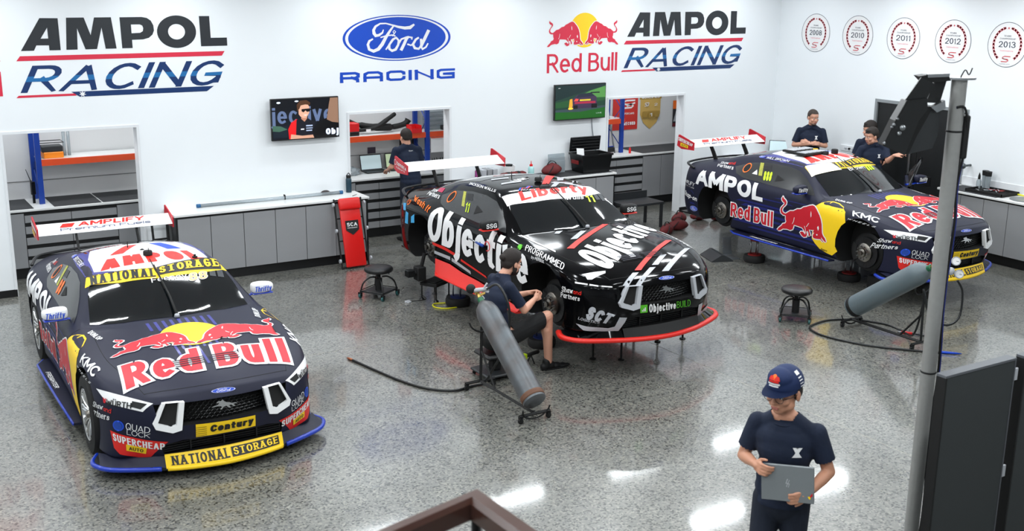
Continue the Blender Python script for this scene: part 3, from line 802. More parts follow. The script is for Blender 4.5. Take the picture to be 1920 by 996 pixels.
def hub(parent, x, s, z, out=.0, dark=False):
    """bare brake disc, caliper and upright on a car without wheels"""
    w_ = bpy.data.objects.new('wheel_hub', None); COL.objects.link(w_); w_.parent = parent; w_.location = (x, s*(.76+out), z); w_.rotation_euler = (0, 0, 0 if s < 0 else PI)
    M = RX(PI/2)
    bm = BM(); lathe(bm, [(.205, 0), (.205, .035), (.12, .035), (.12, 0), (.205, 0)], 40, M)
    for k in range(24):
        a = 2*PI*k/24; bx(bm, .13, .195, -.036, .001, -.004, .004, 0, RY(a))
    obj('brake_disc', bm, CARBON if not dark else DISC, w_, True, 30)
    bm = BM(); lathe(bm, [(.125, .02), (.125, .06), (.10, .075), (.06, .08), (.055, .10), (.03, .11), (.03, .135), (0, .135)], 32, M)
    obj('hub_face', bm, DISC, w_, True, 30)
    bm = BM()
    for k in range(10):
        a = 2*PI*k/10; tube(bm, [(.085*math.cos(a), -.06, .085*math.sin(a)), (.085*math.cos(a), -.105, .085*math.sin(a))], .008, 6)
    obj('wheel_studs', bm, STEEL, w_, True, 40)
    bm = BM(); lathe(bm, [(.245, -.09), (.255, -.02), (.23, .0), (.0, .0)], 32, M); lathe(bm, [(.09, -.25), (.09, -.05)], 12, M); obj('brake_duct', bm, MBLACK, w_, True, 30)
    bm = BM()
    cm = []
    for k in range(7):
        a = math.radians(150+k*12) if True else 0; cm.append((.185*math.cos(a), -.01, .185*math.sin(a)))
    tube(bm, cm, [.045]*7, 8, flat=1.2); obj('caliper', bm, MBLACK, w_, True, 40)
    bm = BM(); tube(bm, [(0, .05, -.12), (-.05, .45, -.16)], .018, 8); tube(bm, [(0, .05, .12), (.03, .40, .10)], .015, 8); tube(bm, [(.0, .1, .0), (0, .5, .02)], .03, 8); bx(bm, -.05, .05, .0, .10, -.14, .14, .01)
    obj('suspension_arm', bm, CARBON, w_, True, 40)
    return w_
def mirror(parent, s, shell, stem, base=(.32, .0), flat=None):
    r = bpy.data.objects.new('wing_mirror', None); COL.objects.link(r); r.parent = parent; r.location = (.33, s*.985, .985)
    bm = BM(); b = bmesh.ops.create_uvsphere(bm, u_segments=20, v_segments=12, radius=1)
    for v in b['verts']:
        c = v.co; f = lambda q, n: math.copysign(abs(q)**n, q)
        x, y, z = f(c.x, .6), f(c.y, .45), f(c.z, .5)
        taper = 1-.25*max(0, -y*s*-1)
        v.co = ((x*.065 if x > 0 else x*.03), y*.115, z*.058*taper)
    obj('mirror_shell', bm, shell, r, True)
    bm = BM(); tube(bm, [(0, s*-.02, -.045), (.0, s*-.12, -.068), (-.03, s*-.24, -.075)], [.022, .02, .03], 8, flat=.45)
    bx(bm, -.045, .06, -.105, .105, -.066, -.05, .008)
    obj('mirror_stem', bm, stem, r, True, 40)
    return r
def wing(parent, plate_mat):
    r = bpy.data.objects.new('rear_wing', None); COL.objects.link(r); r.parent = parent; r.location = (-2.28, 0, 1.22)
    # aerofoil: leading edge forward and low, trailing edge high
    prof = [(.10, -.042), (.085, -.030), (.04, -.008), (-.03, .022), (-.095, .052), (-.10, .048), (-.03, .008), (.04, -.028), (.085, -.048)]
    bm = BM(); n = len(prof); secs = []
    for k in range(13):
        y = -.74+1.48*k/12; secs.append([bm.verts.new((px, y, pz)) for px, pz in prof])
    for a, b in zip(secs, secs[1:]):
        for i in range(n): bm.faces.new((a[i], a[(i+1) % n], b[(i+1) % n], b[i]))
    bm.faces.new(secs[0]); bm.faces.new(secs[-1][::-1]); obj('wing_blade', bm, WHITE, r, True, 50)
    for s in (-1, 1):
        bm = BM(); Mx = T(0, s*.748, 0) @ RX(PI/2)
        prism(bm, [(.10, .035), (.095, -.085), (-.20, -.100), (-.31, -.06), (-.285, .115), (-.26, .12)], -.006, .006, Mx)
        obj('end_plate', bm, plate_mat, r)
        bm = BM()
        tube(bm, [(-.02, s*.33, -.01), (.02, s*.33, -.06), (.09, s*.335, -.14), (.17, s*.34, -.27), (.20, s*.34, -.30)], [.03, .035, .04, .05, .055], 8, flat=.0)
        for v in bm.verts: v.co.y = s*.335+(v.co.y-s*.335)*1.0
        b2 = BM(); prism(b2, [(-.04, .0), (.05, -.03), (.125, -.13), (.235, -.30), (.14, -.30), (.05, -.15), (-.01, -.06)], -.008, .008, T(0, s*.335, 0) @ RX(PI/2))
        bm.free(); obj('wing_support', b2, MBLACK, r)
    return r
def car(origin, rz, z, pitch, name, label, paint, rim, splitter_mat, skirt_mat, plate, on_wheels, mirror_mats, group=None):
    root = empty('race_car', origin, 0, label, 'car'); root.rotation_mode = 'XYZ'
    root.rotation_euler = (0, -pitch, rz)
    b = bpy.data.objects.new('body', BODY); COL.objects.link(b); b.parent = root
    for i, sl in enumerate(b.material_slots):
        if BODY.materials[i].name.startswith('matt_navy'): sl.link = 'OBJECT'; sl.material = paint
    # glass
    top_poly('windshield', WS, GLASS, root, .003, .07)
    for s in (-1, 1): side_poly('side_window', SW, GLASSG, root, s, .003, .07)
    top_poly('rear_window', [(-.72, .50), (-.70, 0), (-.72, -.50), (-1.62, -.52), (-1.66, 0), (-1.62, .52)], GLASS, root, .003, .08)
    # fine shut lines
    bm = BM()
    for s in (-1, 1):
        for pl in ([(.66, .90), (.62, .80), (.60, .5), (.60, .26), (-.42, .26)], [(-.42, .26), (-.60, .5), (-.58, .88)]):
            pts = []
            for a, b_ in zip(pl, pl[1:]):
                for k in range(8):
                    t = k/8; X = a[0]+(b_[0]-a[0])*t; Z = a[1]+(b_[1]-a[1])*t
                    h = BVH.ray_cast(Vector((X, 1.4*s, Z)), Vector((0, -s, 0)))
                    if h[0]: pts.append(h[0])
            if len(pts) > 2: tube(bm, pts, .0028, 4)
        pts = []
        for (X, Y) in smooth_path([(.72, .74, 0), (1.1, .76, 0), (1.5, .755, 0), (1.85, .68, 0), (2.16, .55, 0)], 8) and [(p.x, p.y) for p in smooth_path([(.72, .74, 0), (1.1, .76, 0), (1.5, .755, 0), (1.85, .68, 0), (2.14, .60, 0)], 8)]:
            h = BVH.ray_cast(Vector((X, Y*s, 1.5)), Vector((0, 0, -1)))
            if h[0]: pts.append(h[0])
        tube(bm, pts, .0028, 4)
    pts = []
    for k in range(25):
        y = -.60+1.2*k/24; X = 2.235-.10*(abs(y)/.6)**2
        h = BVH.ray_cast(Vector((X, y, 1.5)), Vector((0, 0, -1)))
        if h[0]: pts.append(h[0])
    tube(bm, pts, .0028, 4)
    obj('shut_lines', bm, MBLACK, root)
    # grilles
    F = Matrix(((0, 0, 1, 0), (1, 0, 0, 0), (0, 1, 0, 0), (0, 0, 0, 1)))
    bm = BM()
    for r_ in range(7):
        for c in range(-13, 14):
            y = c*.043+(.0215 if r_ % 2 else 0); z_ = .488+r_*.026
            if abs(y) > .52: continue
            x = 2.305-.17*(y/.55)**2
            tube(bm, [(x, y-.021, z_), (x, y-.0105, z_+.010), (x, y+.0105, z_+.010), (x, y+.021, z_)], .0045, 4, cap=False)
            tube(bm, [(x, y-.021, z_), (x, y-.021, z_-.017)], .0045, 4, cap=False)
    obj('grille', bm, BLKPL, root)
    bm = BM(); bx(bm, 2.20, 2.215, -.50, .50, .18, .35)
    for k in range(8): bx(bm, 2.215, 2.235, -.49, .49, .19+k*.02, .195+k*.02)
    for y in (-.28, 0, .28): bx(bm, 2.215, 2.25, y-.006, y+.006, .17, .355)
    obj('lower_grille', bm, CARBON, root)
    # daylight lamp frames
    for s in (-1, 1):
        bm = BM()
        def P(y, z_, d=0): return (2.340-.26*(y-.33)+(.66-z_)*.12+d, s*y, z_)
        out = [(.330, .672), (.495, .672), (.580, .505), (.564, .462), (.44, .422), (.368, .440)]
        inn = [(.372, .674), (.474, .674), (.545, .515), (.526, .500), (.445, .472), (.405, .484)]
        n = len(out); A = [bm.verts.new(P(*p)) for p in out]; B = [bm.verts.new(P(*p)) for p in inn]
        A2 = [bm.verts.new(P(*p, -.05)) for p in out]; B2 = [bm.verts.new(P(*p, -.05)) for p in inn]
        for i in range(n):
            j = (i+1) % n
            for q in ((A[i], A[j], B[j], B[i]), (A2[i], A2[j], A[j], A[i]), (B[i], B[j], B2[j], B2[i]), (A2[j], A2[i], B2[i], B2[j])): bm.faces.new(q)
        obj('lamp_frame', bm, SILV if name == 'b' else WHITE, root)
        bm = BM(); q = [bm.verts.new(P(*p, -.035)) for p in inn]; bm.faces.new(q); obj('lamp_mesh', bm, MBLACK, root)
    # splitter
    pl = [(1.72, .935), (1.86, 1.0), (1.97, .985), (2.10, .88), (2.25, .58), (2.345, .30), (2.385, 0)]
    pts = [(x, y) for x, y in pl]+[(x, -y) for x, y in pl[-2::-1]]
    bm = BM(); prism(bm, pts+[(1.7, -.85), (1.7, .85)], .085, .115)
    # upturned outer tips
    sp = obj('splitter', bm, CARBON, root)
    for nm, a, b_, m_ in splitter_mat:
        seg = [p for p in pts]; bm = BM()
        path = smooth_path([(x, y, .10) for x, y in pts], 6)
        pa = [p for p in path if a <= p.y <= b_]
        tube(bm, pa, .034 if m_ is SRED else .021, 8, flat=.8 if m_ is SRED else 1); obj(nm, bm, m_, root, True)
    fm = BM(); up = []; lo = []
    for k in range(25):
        y = -.50+1.0*k/24; q = (abs(y)/.5)**2
        up.append(fm.verts.new((2.30-.05*q, y, .215))); lo.append(fm.verts.new((2.392-.098*q, y, .105)))
    for k in range(24): fm.faces.new((lo[k], lo[k+1], up[k+1], up[k]))
    obj('splitter_face', fm, YEL if len(splitter_mat) > 1 else MBLACK, root, True)
    for s in (-1, 1):
        fm = BM(); a = []; b_ = []
        for k in range(14):
            t = k/13; y = s*(.50+.47*t); X0 = 2.245-.42*t**1.7
            p = [q for q in smooth_path([(x, yy, 0) for x, yy in pts], 6) if abs(q.y-y) < .03 and q.x > 1.84]
            X1 = (max(q.x for q in p) if p else X0+.05)-.0
            a.append(fm.verts.new((X0-.03, y*.97, .20-.05*t))); b_.append(fm.verts.new((X1, y, .112)))
        for k in range(13): fm.faces.new((a[k], a[k+1], b_[k+1], b_[k]))
        obj('splitter_corner', fm, paint, root, True)
    # side skirts
    for s in (-1, 1):
        bm = BM(); A = [(-1.0, .96), (-.86, 1.035), (-.35, 1.03), (.3, 1.015), (.97, .995), (.99, .90), (-1.0, .86)]
        prism(bm, [(x, y*s) for x, y in A], .105, .128)
        obj('side_skirt', bm, skirt_mat[0], root)
        bm = BM(); tube(bm, [(x, y*s, .117) for x, y in [(-1.0, .955)]+A[:5]], .014, 6); obj('skirt_edge', bm, skirt_mat[1], root, True)
        if skirt_mat[0] is SRED:
            bm = BM(); U = [(-1.03, .95, .285), (-.67, .94, .29), (-.38, .93, .25), (0, .925, .235), (.5, .93, .20), (.97, .95, .15)]; Lw = [(-1.0, .97, .13), (-.80, 1.03, .13), (-.38, 1.028, .13), (0, 1.02, .13), (.5, 1.01, .13), (.98, .99, .13)]
            a = [bm.verts.new((x, y*s, z)) for x, y, z in U]; b2 = [bm.verts.new((x, y*s, z)) for x, y, z in Lw]
            for k in range(5): bm.faces.new((a[k], a[k+1], b2[k+1], b2[k]))
            obj('sill_panel', bm, SRED, root, True)
    # rear lip and diffuser
    bm = BM()
    path = [(-2.02, -.86, .90), (-2.27, -.775, .925), (-2.36, -.62, .938), (-2.40, -.3, .95), (-2.405, 0, .953), (-2.40, .3, .95), (-2.36, .62, .938), (-2.27, .775, .925), (-2.02, .86, .90)]
    tube(bm, smooth_path(path, 4), .02, 8, flat=.8); obj('boot_lip', bm, CARBON, root, True)
    bm = BM(); bx(bm, -2.40, -1.85, -.75, .75, .12, .14); 
    for y in (-.6, -.3, 0, .3, .6): bx(bm, -2.42, -1.9, y-.006, y+.006, .10, .26)
    obj('diffuser', bm, CARBON, root)
    # wiper, antennae, roof hatch knobs
    bm = BM(); tube(bm, [(.865, 0, .985), (.62, -.0, 1.105), (.20, -.03, 1.305)], [.016, .010, .006], 6); tube(bm, [(.5, -.01, 1.135), (.06, -.035, 1.335)], [.008, .005], 4)
    obj('wiper', bm, MBLACK, root, True)
    bm = BM(); lathe(bm, [(.028, 0), (.02, .03), (0, .035)], 10, T(.875, 0, .955)); obj('wiper_pivot', bm, SILV, root, True)
    bm = BM(); lathe(bm, [(.03, 0), (.03, .02), (.045, .022), (.045, .055), (.038, .065), (0, .066)], 20, T(-.17, 0, 1.30)); tube(bm, [(-.13, 0, 1.36), (-.13, 0, 1.40)], .004, 5); obj('roof_antenna', bm, MBLACK, root, True, 40)
    bm = BM(); lathe(bm, [(.03, 0), (.03, .015), (.01, .03), (0, .03)], 14, T(-.42, .12 if 0 else 0, 1.30)); obj('roof_vent_knob', bm, MBLACK, root, True, 40)
    bm = BM(); lathe(bm, [(.022, 0), (.006, .02), (.004, .085), (0, .086)], 10, T(-.62, -.10, 1.29)); lathe(bm, [(.028, 0), (.028, .008), (.012, .012), (.012, .03), (0, .03)], 12, T(.0, .42, 1.285)); obj('roof_aerial', bm, MBLACK, root, True, 40)
    # fuel filler ring in the rear quarter window
    for s in (-1,):
        g = ring2d(28, .40, .5); x, z_ = -.963, 1.055
        conform('fuel_filler_ring', [(g, 0)], [(x-.075, -1, z_-.065), (x+.075, -1, z_-.065), (x+.075, -1, z_+.065), (x-.075, -1, z_+.065)], [ORA], root, .007, .03, .6)
        conform('fuel_filler', [(disc2d(20, .4), 0)], [(x-.075, -1, z_-.065), (x+.075, -1, z_-.065), (x+.075, -1, z_+.065), (x-.075, -1, z_+.065)], [MBLACK], root, .005, .03, .6)
    # bonnet outlets: flat dark strips painted as the shade between slats
    for s in (-1, 1):
        for k in range(4):
            x = 1.825+k*.034; y0, y1 = (.02, .26) if s > 0 else (-.29, -.03)
            top_poly('louvre_shade_strip', [(x, y0), (x, y1), (x+.013, y1), (x+.013, y0)], MATS.get('louvre_shadow') or mat('louvre_shadow', (.06, .06, .14), .6), root, .013, .12)
    wing(root, plate)
    for s in (-1, 1):
        mr = mirror(root, s, mirror_mats[0], mirror_mats[1])
        if name == 'c' and s == 1: mr.location = (.55, 1.20, .99)
    for s in (-1, 1):
        for x in (1.40, -1.40):
            if on_wheels: wheel(root, x, s, rim)
            else: hub(root, x, s, .31 if x > 0 else .34, dark=False)
    if name == 'c':
        dr = bpy.data.objects.new('open_door', None); COL.objects.link(dr); dr.parent = root; dr.location = (.60, .93, 0); dr.rotation_euler = (0, 0, PI-math.radians(-48) if 0 else PI-math.radians(48))
        b_ = BM(); prism(b_, [(0, .22), (1.0, .22), (1.04, .55), (.98, .90), (0, .88)], -.025, .025, RX(PI/2)); obj('door_skin', b_, paint, dr)
        fr_ = [(0.0, 0, .89), (.22, -.06, 1.03), (.45, -.12, 1.14), (.72, -.17, 1.19), (.98, -.18, 1.17), (1.03, -.12, 1.05), (.99, -.02, .90)]
        obj('window_frame', tube(BM(), smooth_path(fr_, 5), .022, 8), GBLACK, dr, True)
        b_ = BM(); V_ = [b_.verts.new(p) for p in fr_]; b_.faces.new(V_); bmesh.ops.solidify(b_, geom=b_.faces[:], thickness=.004); obj('door_glass', b_, GLASSG, dr)
    # dark floor and drivetrain hint so nothing shows through the arches
    bm = BM(); bx(bm, -1.9, 2.0, -.30, .30, .13, .22, .02); obj('underfloor', bm, MBLACK, root)
    return root
CA = car((2.687, -4.161, 0), -1.596, 0, 0, 'a', 'navy and yellow race car standing on its wheels at the left', NAVY, CHROME,
         [('splitter_edge', -1.1, -.50, ROYAL), ('splitter_lip', -.50, .50, YEL), ('splitter_edge', .50, 1.1, ROYAL)], (NAVY, ROYAL), BRED, True, (WHITE, ROYAL))
CB = car((7.344, -4.135, .347), -1.576, 0, -.005, 'b', 'gloss black race car with white lettering raised on stands in the middle', GBLACK, STEEL,
         [('splitter_edge', -1.1, 1.1, SRED)], (SRED, SRED), BRED, False, (MBLACK, SRED))
CC = car((12.402, -3.964, .278), -1.578, 0, -.012, 'c', 'navy and yellow race car raised on stands by the right wall', NAVY, CHROME,
         [('splitter_edge', -1.1, -.50, ROYAL), ('splitter_lip', -.50, .50, YEL), ('splitter_edge', .50, 1.1, ROYAL)], (NAVY, ROYAL), BRED, False, (NAVY, ROYAL))
# artwork corners on the cars, in car space: bottom-left, bottom-right, top-right, top-left
Q = {
'ampol_roof_A':[(-.001,-.523,1.259),(-.02,.546,1.257),(-.362,.445,1.29),(-.251,-.422,1.292)],
'roof_white_A':[(-.017,-.557,1.254),(-.834,-.487,1.255),(-1.338,-.252,1.196),(-1.303,.044,1.236),(-1.194,.36,1.239),(-.776,.61,1.283),(-.569,.628,1.277),(-.035,.583,1.249)],
'roof_navy_A':[(.006,-.561,1.249),(.082,-.62,1.216),(-.505,-.591,1.25),(-.883,-.536,1.239),(-.834,-.487,1.255)],
'chev_red_A':[(-.332,-.295,1.306),(-.28,-.211,1.31),(-1.048,.273,1.25),(-.99,.114,1.267)],
'chev_blue_A':[(-1.196,.336,1.22),(-1.151,.445,1.224),(-.417,.374,1.298),(-.327,.26,1.308)],
'strip_A':[(.21,-.684,1.142),(.301,-.376,1.195),(.354,-.061,1.201),(.318,.302,1.199),(.114,.723,1.125),(.008,.683,1.202),(-.069,.649,1.214),(.095,.287,1.274),(.128,-.003,1.279),(.111,-.331,1.266),(.051,-.568,1.24),(.052,-.63,1.216)],
'national_A':[(.221,-.639,1.17),(.328,-.046,1.213),(.192,-.024,1.262),(.072,-.617,1.219)],
'storage_box_A':[(.315,-.027,1.219),(.211,.622,1.179),(-.065,.655,1.206),(.176,-.001,1.267)],
'feeney_A':[(.402,-.105,1.177),(.376,.238,1.18),(.315,.247,1.207),(.337,-.098,1.208)],
'n88_A':[(.429,.243,1.153),(.375,.434,1.149),(.271,.455,1.193),(.324,.266,1.201)],
'redbull_A':[(2.013,-.713,.735),(2.03,.678,.742),(1.587,.756,.825),(1.668,-.681,.822)],
'sun_A':[(1.597,-.058,.884),(1.4,.259,.902),(1.066,.087,.936),(1.283,-.237,.914)],
'bullL_A':[(1.475,-.717,.843),(1.563,-.017,.888),(1.125,.086,.931),(1.101,-.651,.885)],
'bullR_A':[(1.566,-.011,.888),(1.51,.757,.835),(1.022,.879,.854),(1.14,.087,.93)],
'badge_A':[(2.311,-.106,.691),(2.316,.1,.683),(2.296,.105,.718),(2.291,-.1,.724)],
'pony_A':[(2.352,-.109,.579),(2.354,.101,.567),(2.339,.107,.629),(2.334,-.102,.644)],
'century_A':[(2.328,-.25,.345),(2.33,.245,.348),(2.346,.241,.44),(2.347,-.255,.482)],
'wurth_A':[(1.75,-.908,.689),(2.231,-.557,.665),(2.227,-.608,.605),(1.897,-.88,.599)],
'wurth_t_A':[(1.934,-.864,.605),(2.16,-.69,.62),(2.15,-.683,.659),(1.929,-.854,.654)],
'wurth_i_A':[(1.868,-.889,.613),(1.909,-.872,.619),(1.893,-.865,.67),(1.852,-.882,.67)],
'wurthL_A':[(2.24,.541,.663),(1.792,.912,.647),(1.858,.896,.606),(2.245,.564,.626)],
'wurthL_t_A':[(2.14,.701,.647),(1.929,.863,.617),(1.829,.898,.632),(2.103,.712,.679)],
'shaw_A':[(1.689,-.93,.529),(1.891,-.885,.559),(1.901,-.879,.598),(1.73,-.925,.589)],
'and_A':[(1.893,-.884,.554),(1.99,-.842,.551),(1.992,-.836,.591),(1.904,-.879,.59)],
'partners_A':[(1.592,-.941,.437),(1.965,-.855,.485),(1.976,-.85,.534),(1.639,-.936,.511)],
'qcirc_A':[(1.997,-.841,.41),(2.093,-.773,.414),(2.102,-.765,.507),(2.005,-.835,.503)],
'quad_A':[(2.108,-.76,.44),(2.244,-.598,.423),(2.251,-.594,.475),(2.115,-.754,.501)],
'lock_A':[(2.111,-.754,.394),(2.235,-.599,.377),(2.245,-.595,.421),(2.117,-.752,.442)],
'scap_A':[(1.971,-.854,.399),(2.284,-.463,.336),(2.191,-.549,.17),(2.068,-.767,.185),(1.995,-.846,.216),(1.965,-.861,.245)],
'sca_t_A':[(1.992,-.846,.327),(2.253,-.487,.259),(2.28,-.48,.34),(2.0,-.84,.387)],
'auto_A':[(2.085,-.763,.257),(2.181,-.61,.219),(2.204,-.608,.28),(2.095,-.76,.311)],
'scapL_A':[(2.283,.472,.341),(1.973,.853,.4),(1.92,.882,.182),(2.159,.603,.163),(2.198,.567,.201)],
'scaL_t_A':[(2.249,.507,.268),(2.014,.833,.336),(1.973,.853,.4),(2.282,.486,.359)],
'autoL_A':[(2.18,.607,.212),(2.106,.729,.246),(2.121,.728,.311),(2.217,.594,.294)],
'qcL_A':[(2.252,.581,.41),(2.206,.65,.411),(2.211,.651,.482),(2.258,.582,.483)],
'quadL_A':[(2.197,.668,.474),(2.002,.838,.454),(1.987,.845,.502),(2.196,.667,.533)],
'lockL_A':[(2.193,.668,.415),(2.049,.809,.41),(2.024,.825,.451),(2.202,.663,.477)],
'kmc_A':[(1.263,-.938,.785),(1.673,-.899,.756),(1.619,-.825,.809),(1.193,-.89,.841)],
'wheels_A':[(1.166,-.954,.725),(1.615,-.932,.701),(1.672,-.915,.727),(1.231,-.948,.758)],
'feeneyroof_A':[(-.901,-.591,1.216),(-.309,-.612,1.242),(-.291,-.588,1.257),(-.93,-.561,1.225)],
'winglabel_A':[(-1.35,-.521,1.432),(-1.192,.262,1.464),(-1.204,.297,1.505),(-1.352,-.468,1.476)],
'dunlop_A':[(.823,-.828,.879),(1.066,-.812,.867),(1.058,-.792,.871),(.807,-.808,.886)],
'stripes_A':[(1.846,-.297,.846),(1.566,-.147,.886),(1.581,.059,.886),(1.895,-.107,.843)],
'ampol_C':[(-1.854,-.948,.681),(-.389,-.933,.665),(-.438,-.862,.917),(-1.955,-.797,.914)],
'redbull_C':[(-1.039,-.942,.339),(-.18,-.923,.341),(-.181,-.931,.564),(-1.036,-.951,.541)],
'yellow_C':[(.604,-.93,.8),(.679,-.9,.853),(.743,-.857,.876),(.809,-.814,.884),(.912,-.81,.877),(1.041,-.868,.856),(1.126,-.926,.812),(1.172,-.959,.683),(1.107,-.959,.629),(1.05,-.956,.535),(1.019,-.952,.426),(1.019,-.945,.322),(1.062,-.941,.263),(.966,-.928,.183),(.876,-.927,.194),(.736,-.927,.225),(.651,-.931,.281),(.586,-.935,.341),(.591,-.943,.543)],
'bull_C':[(-.027,-.918,.816),(-.005,-.924,.792),(.038,-.928,.773),(.061,-.931,.751),(.061,-.933,.722),(.036,-.934,.693),(.005,-.934,.666),(-.008,-.933,.636),(-.003,-.933,.61),(.023,-.933,.59),(.065,-.934,.586),(.1,-.935,.609),(.148,-.936,.64),(.213,-.937,.652),(.281,-.938,.692),(.345,-.939,.704),(.395,-.937,.74),(.448,-.936,.757),(.499,-.933,.78),(.55,-.931,.795),(.587,-.932,.79),(.622,-.937,.768),(.658,-.943,.734),(.701,-.947,.691),(.736,-.948,.635),(.757,-.948,.577),(.765,-.947,.517),(.775,-.946,.456),(.799,-.945,.419),(.832,-.945,.395),(.857,-.943,.353),(.843,-.942,.343),(.795,-.942,.371),(.762,-.943,.398),(.768,-.942,.37),(.811,-.941,.343),(.797,-.94,.337),(.747,-.941,.366),(.691,-.939,.356),(.635,-.937,.352),(.606,-.937,.364),(.611,-.939,.399),(.632,-.941,.434),(.601,-.94,.429),(.624,-.942,.466),(.571,-.94,.457),(.528,-.939,.454),(.565,-.937,.379),(.532,-.935,.359),(.525,-.937,.402),(.509,-.938,.431),(.481,-.937,.414),(.498,-.935,.375),(.485,-.933,.342),(.436,-.931,.327),(.399,-.931,.343),(.361,-.933,.378),(.375,-.934,.391),(.417,-.935,.401),(.447,-.934,.38),(.465,-.934,.368),(.468,-.936,.395),(.414,-.937,.443),(.392,-.937,.454),(.312,-.935,.459),(.239,-.934,.46),(.233,-.933,.437),(.214,-.93,.39),(.171,-.929,.37),(.104,-.928,.375),(.023,-.926,.36),(-.021,-.923,.329),(-.058,-.922,.319),(-.084,-.922,.327),(-.052,-.925,.361),(-.002,-.928,.399),(.019,-.929,.43),(.07,-.931,.448),(.087,-.932,.477),(.072,-.932,.512),(.068,-.933,.559),(.015,-.933,.56),(-.026,-.933,.579),(-.042,-.933,.614),(-.033,-.933,.648),(-.004,-.934,.682),(.025,-.933,.709),(.025,-.932,.734),(-.007,-.931,.744),(-.03,-.928,.763),(-.038,-.926,.781)],
'bulldet_C':[(.561,-.944,.689),(.576,-.944,.681),(.584,-.944,.652),(.58,-.944,.625),(.569,-.944,.643)],
'n888_C':[(-.524,-.84,.948),(-.374,-.832,.959),(-.435,-.748,1.076),(-.603,-.754,1.064)],
'shaw_C':[(-1.708,-.628,1.018),(-1.407,-.693,1.052),(-1.511,-.591,1.088),(-2.113,-.248,.984)],
'and_C':[(-1.412,-.692,1.051),(-1.242,-.696,1.078),(-1.328,-.606,1.129),(-1.524,-.579,1.088)],
'partners_C':[(-1.615,-.758,.975),(-1.203,-.805,.986),(-1.26,-.735,1.042),(-1.757,-.619,1.01)],
'amplify_C':[(-2.284,-.814,.639),(-1.888,-.943,.628),(-1.878,-.945,.691),(-2.282,-.814,.69)],
'premium_C':[(-2.295,-.792,.601),(-1.901,-.941,.594),(-1.897,-.942,.617),(-2.292,-.796,.626)],
'snapon_C':[(-2.243,-.829,.443),(-1.813,-.945,.414),(-1.801,-.949,.478),(-2.19,-.86,.521)],
'ford_C':[(-2.014,-.898,.237),(-1.799,-.93,.248),(-1.795,-.941,.33),(-1.994,-.913,.321)],
'willbrown_C':[(-.722,-.578,1.242),(-.318,-.533,1.274),(-.391,-.462,1.287),(-.861,-.442,1.259)],
'fordroof_C':[(-.892,-.578,1.224),(-.745,-.574,1.242),(-.86,-.465,1.255),(-1.056,-.419,1.233)],
'repco_C':[(.736,-.926,.215),(.876,-.93,.217),(.879,-.933,.242),(.743,-.929,.243)],
'dunlop_C':[(.801,-.785,.891),(1.054,-.737,.879),(1.022,-.692,.887),(.764,-.74,.903)],
'kmc_C':[(1.251,-.935,.792),(1.686,-.882,.772),(1.586,-.713,.83),(1.198,-.84,.853)],
'stickers_C':[(-.663,-.806,.995),(-.592,-.804,.998),(-.698,-.673,1.161),(-.774,-.671,1.158)],
'tri_C':[(-.305,-.824,.97),(-.322,-.76,1.061),(-.15,-.796,1.011)],
'white3_C':[(-.802,-.802,.998),(-.691,-.803,.999),(-.752,-.751,1.063)],
'sq_C':[(-.623,-.737,1.086),(-.484,-.732,1.096),(-.526,-.686,1.154),(-.665,-.691,1.141)],
'objecti_B':[(-1.242,-.959,.497),(.611,-.94,.43),(.607,-.908,.844),(-1.125,-.83,.963)],
'red1_B':[(-1.084,-.95,.447),(-.78,-.937,.438),(-.547,-.93,.415),(-.556,-.932,.455),(-.812,-.94,.479),(-1.106,-.953,.48)],
'red2_B':[(-.406,-.928,.416),(.19,-.927,.343),(.21,-.926,.318),(-.409,-.927,.386)],
'silver1_B':[(-1.055,-.946,.379),(-.667,-.931,.383),(-.672,-.928,.339),(-1.06,-.943,.34)],
'silver2_B':[(-.632,-.93,.378),(-.184,-.921,.312),(-.178,-.917,.275),(-.638,-.927,.334)],
'washit_B':[(-1.684,-.908,.884),(-1.209,-.947,.82),(-1.211,-.901,.894),(-1.843,-.805,.924)],
'washsub_B':[(-1.623,-.948,.831),(-1.326,-.96,.776),(-1.314,-.958,.791),(-1.617,-.942,.848)],
'hood_B':[(2.048,-.551,.767),(1.052,.892,.861),(.697,.744,.909),(1.536,-.628,.844)],
'comma_B':[(1.903,-.793,.747),(2.003,-.562,.777),(2.036,-.585,.764),(2.022,-.743,.714),(1.99,-.777,.711),(1.945,-.774,.738)],
'liberty_B':[(.197,-.579,1.195),(.278,.475,1.186),(.068,.636,1.223),(.049,-.498,1.255)],
'walls_B':[(.401,.011,1.18),(.395,.272,1.167),(.321,.323,1.195),(.331,.043,1.212)],
'n11_B':[(.444,.294,1.139),(.429,.424,1.124),(.284,.471,1.184),(.315,.336,1.195)],
'h1_B':[(1.342,-.6,.868),(1.392,-.538,.872),(.835,.323,.949),(.821,.246,.955)],
'h2_B':[(2.134,-.287,.776),(2.156,-.221,.774),(1.485,.73,.841),(1.492,.635,.848)],
'h3_B':[(2.243,-.52,.671),(2.265,-.458,.67),(2.177,-.265,.763),(2.158,-.329,.763)],
'h4_B':[(2.285,-.394,.664),(2.297,-.324,.668),(2.151,-.024,.784),(2.141,-.095,.786)],
'h5_B':[(2.108,-.042,.797),(2.119,.034,.794),(1.927,.3,.831),(1.909,.238,.837)],
'h6_B':[(2.23,-.005,.754),(2.238,.08,.749),(1.716,.808,.795),(1.741,.703,.808)],
'h7_B':[(1.15,-.422,.914),(1.174,-.349,.92),(.981,-.09,.944),(.955,-.148,.945)],
'h8_B':[(.893,-.463,.931),(.929,-.421,.934),(.866,-.33,.947),(.844,-.406,.943)],
'r1_B':[(-.018,-.046,1.301),(-.001,.04,1.299),(-.442,.559,1.322),(-.551,.539,1.307)],
'r2_B':[(-.095,.226,1.302),(-.107,.315,1.298),(-.351,.58,1.308),(-.429,.551,1.294)],
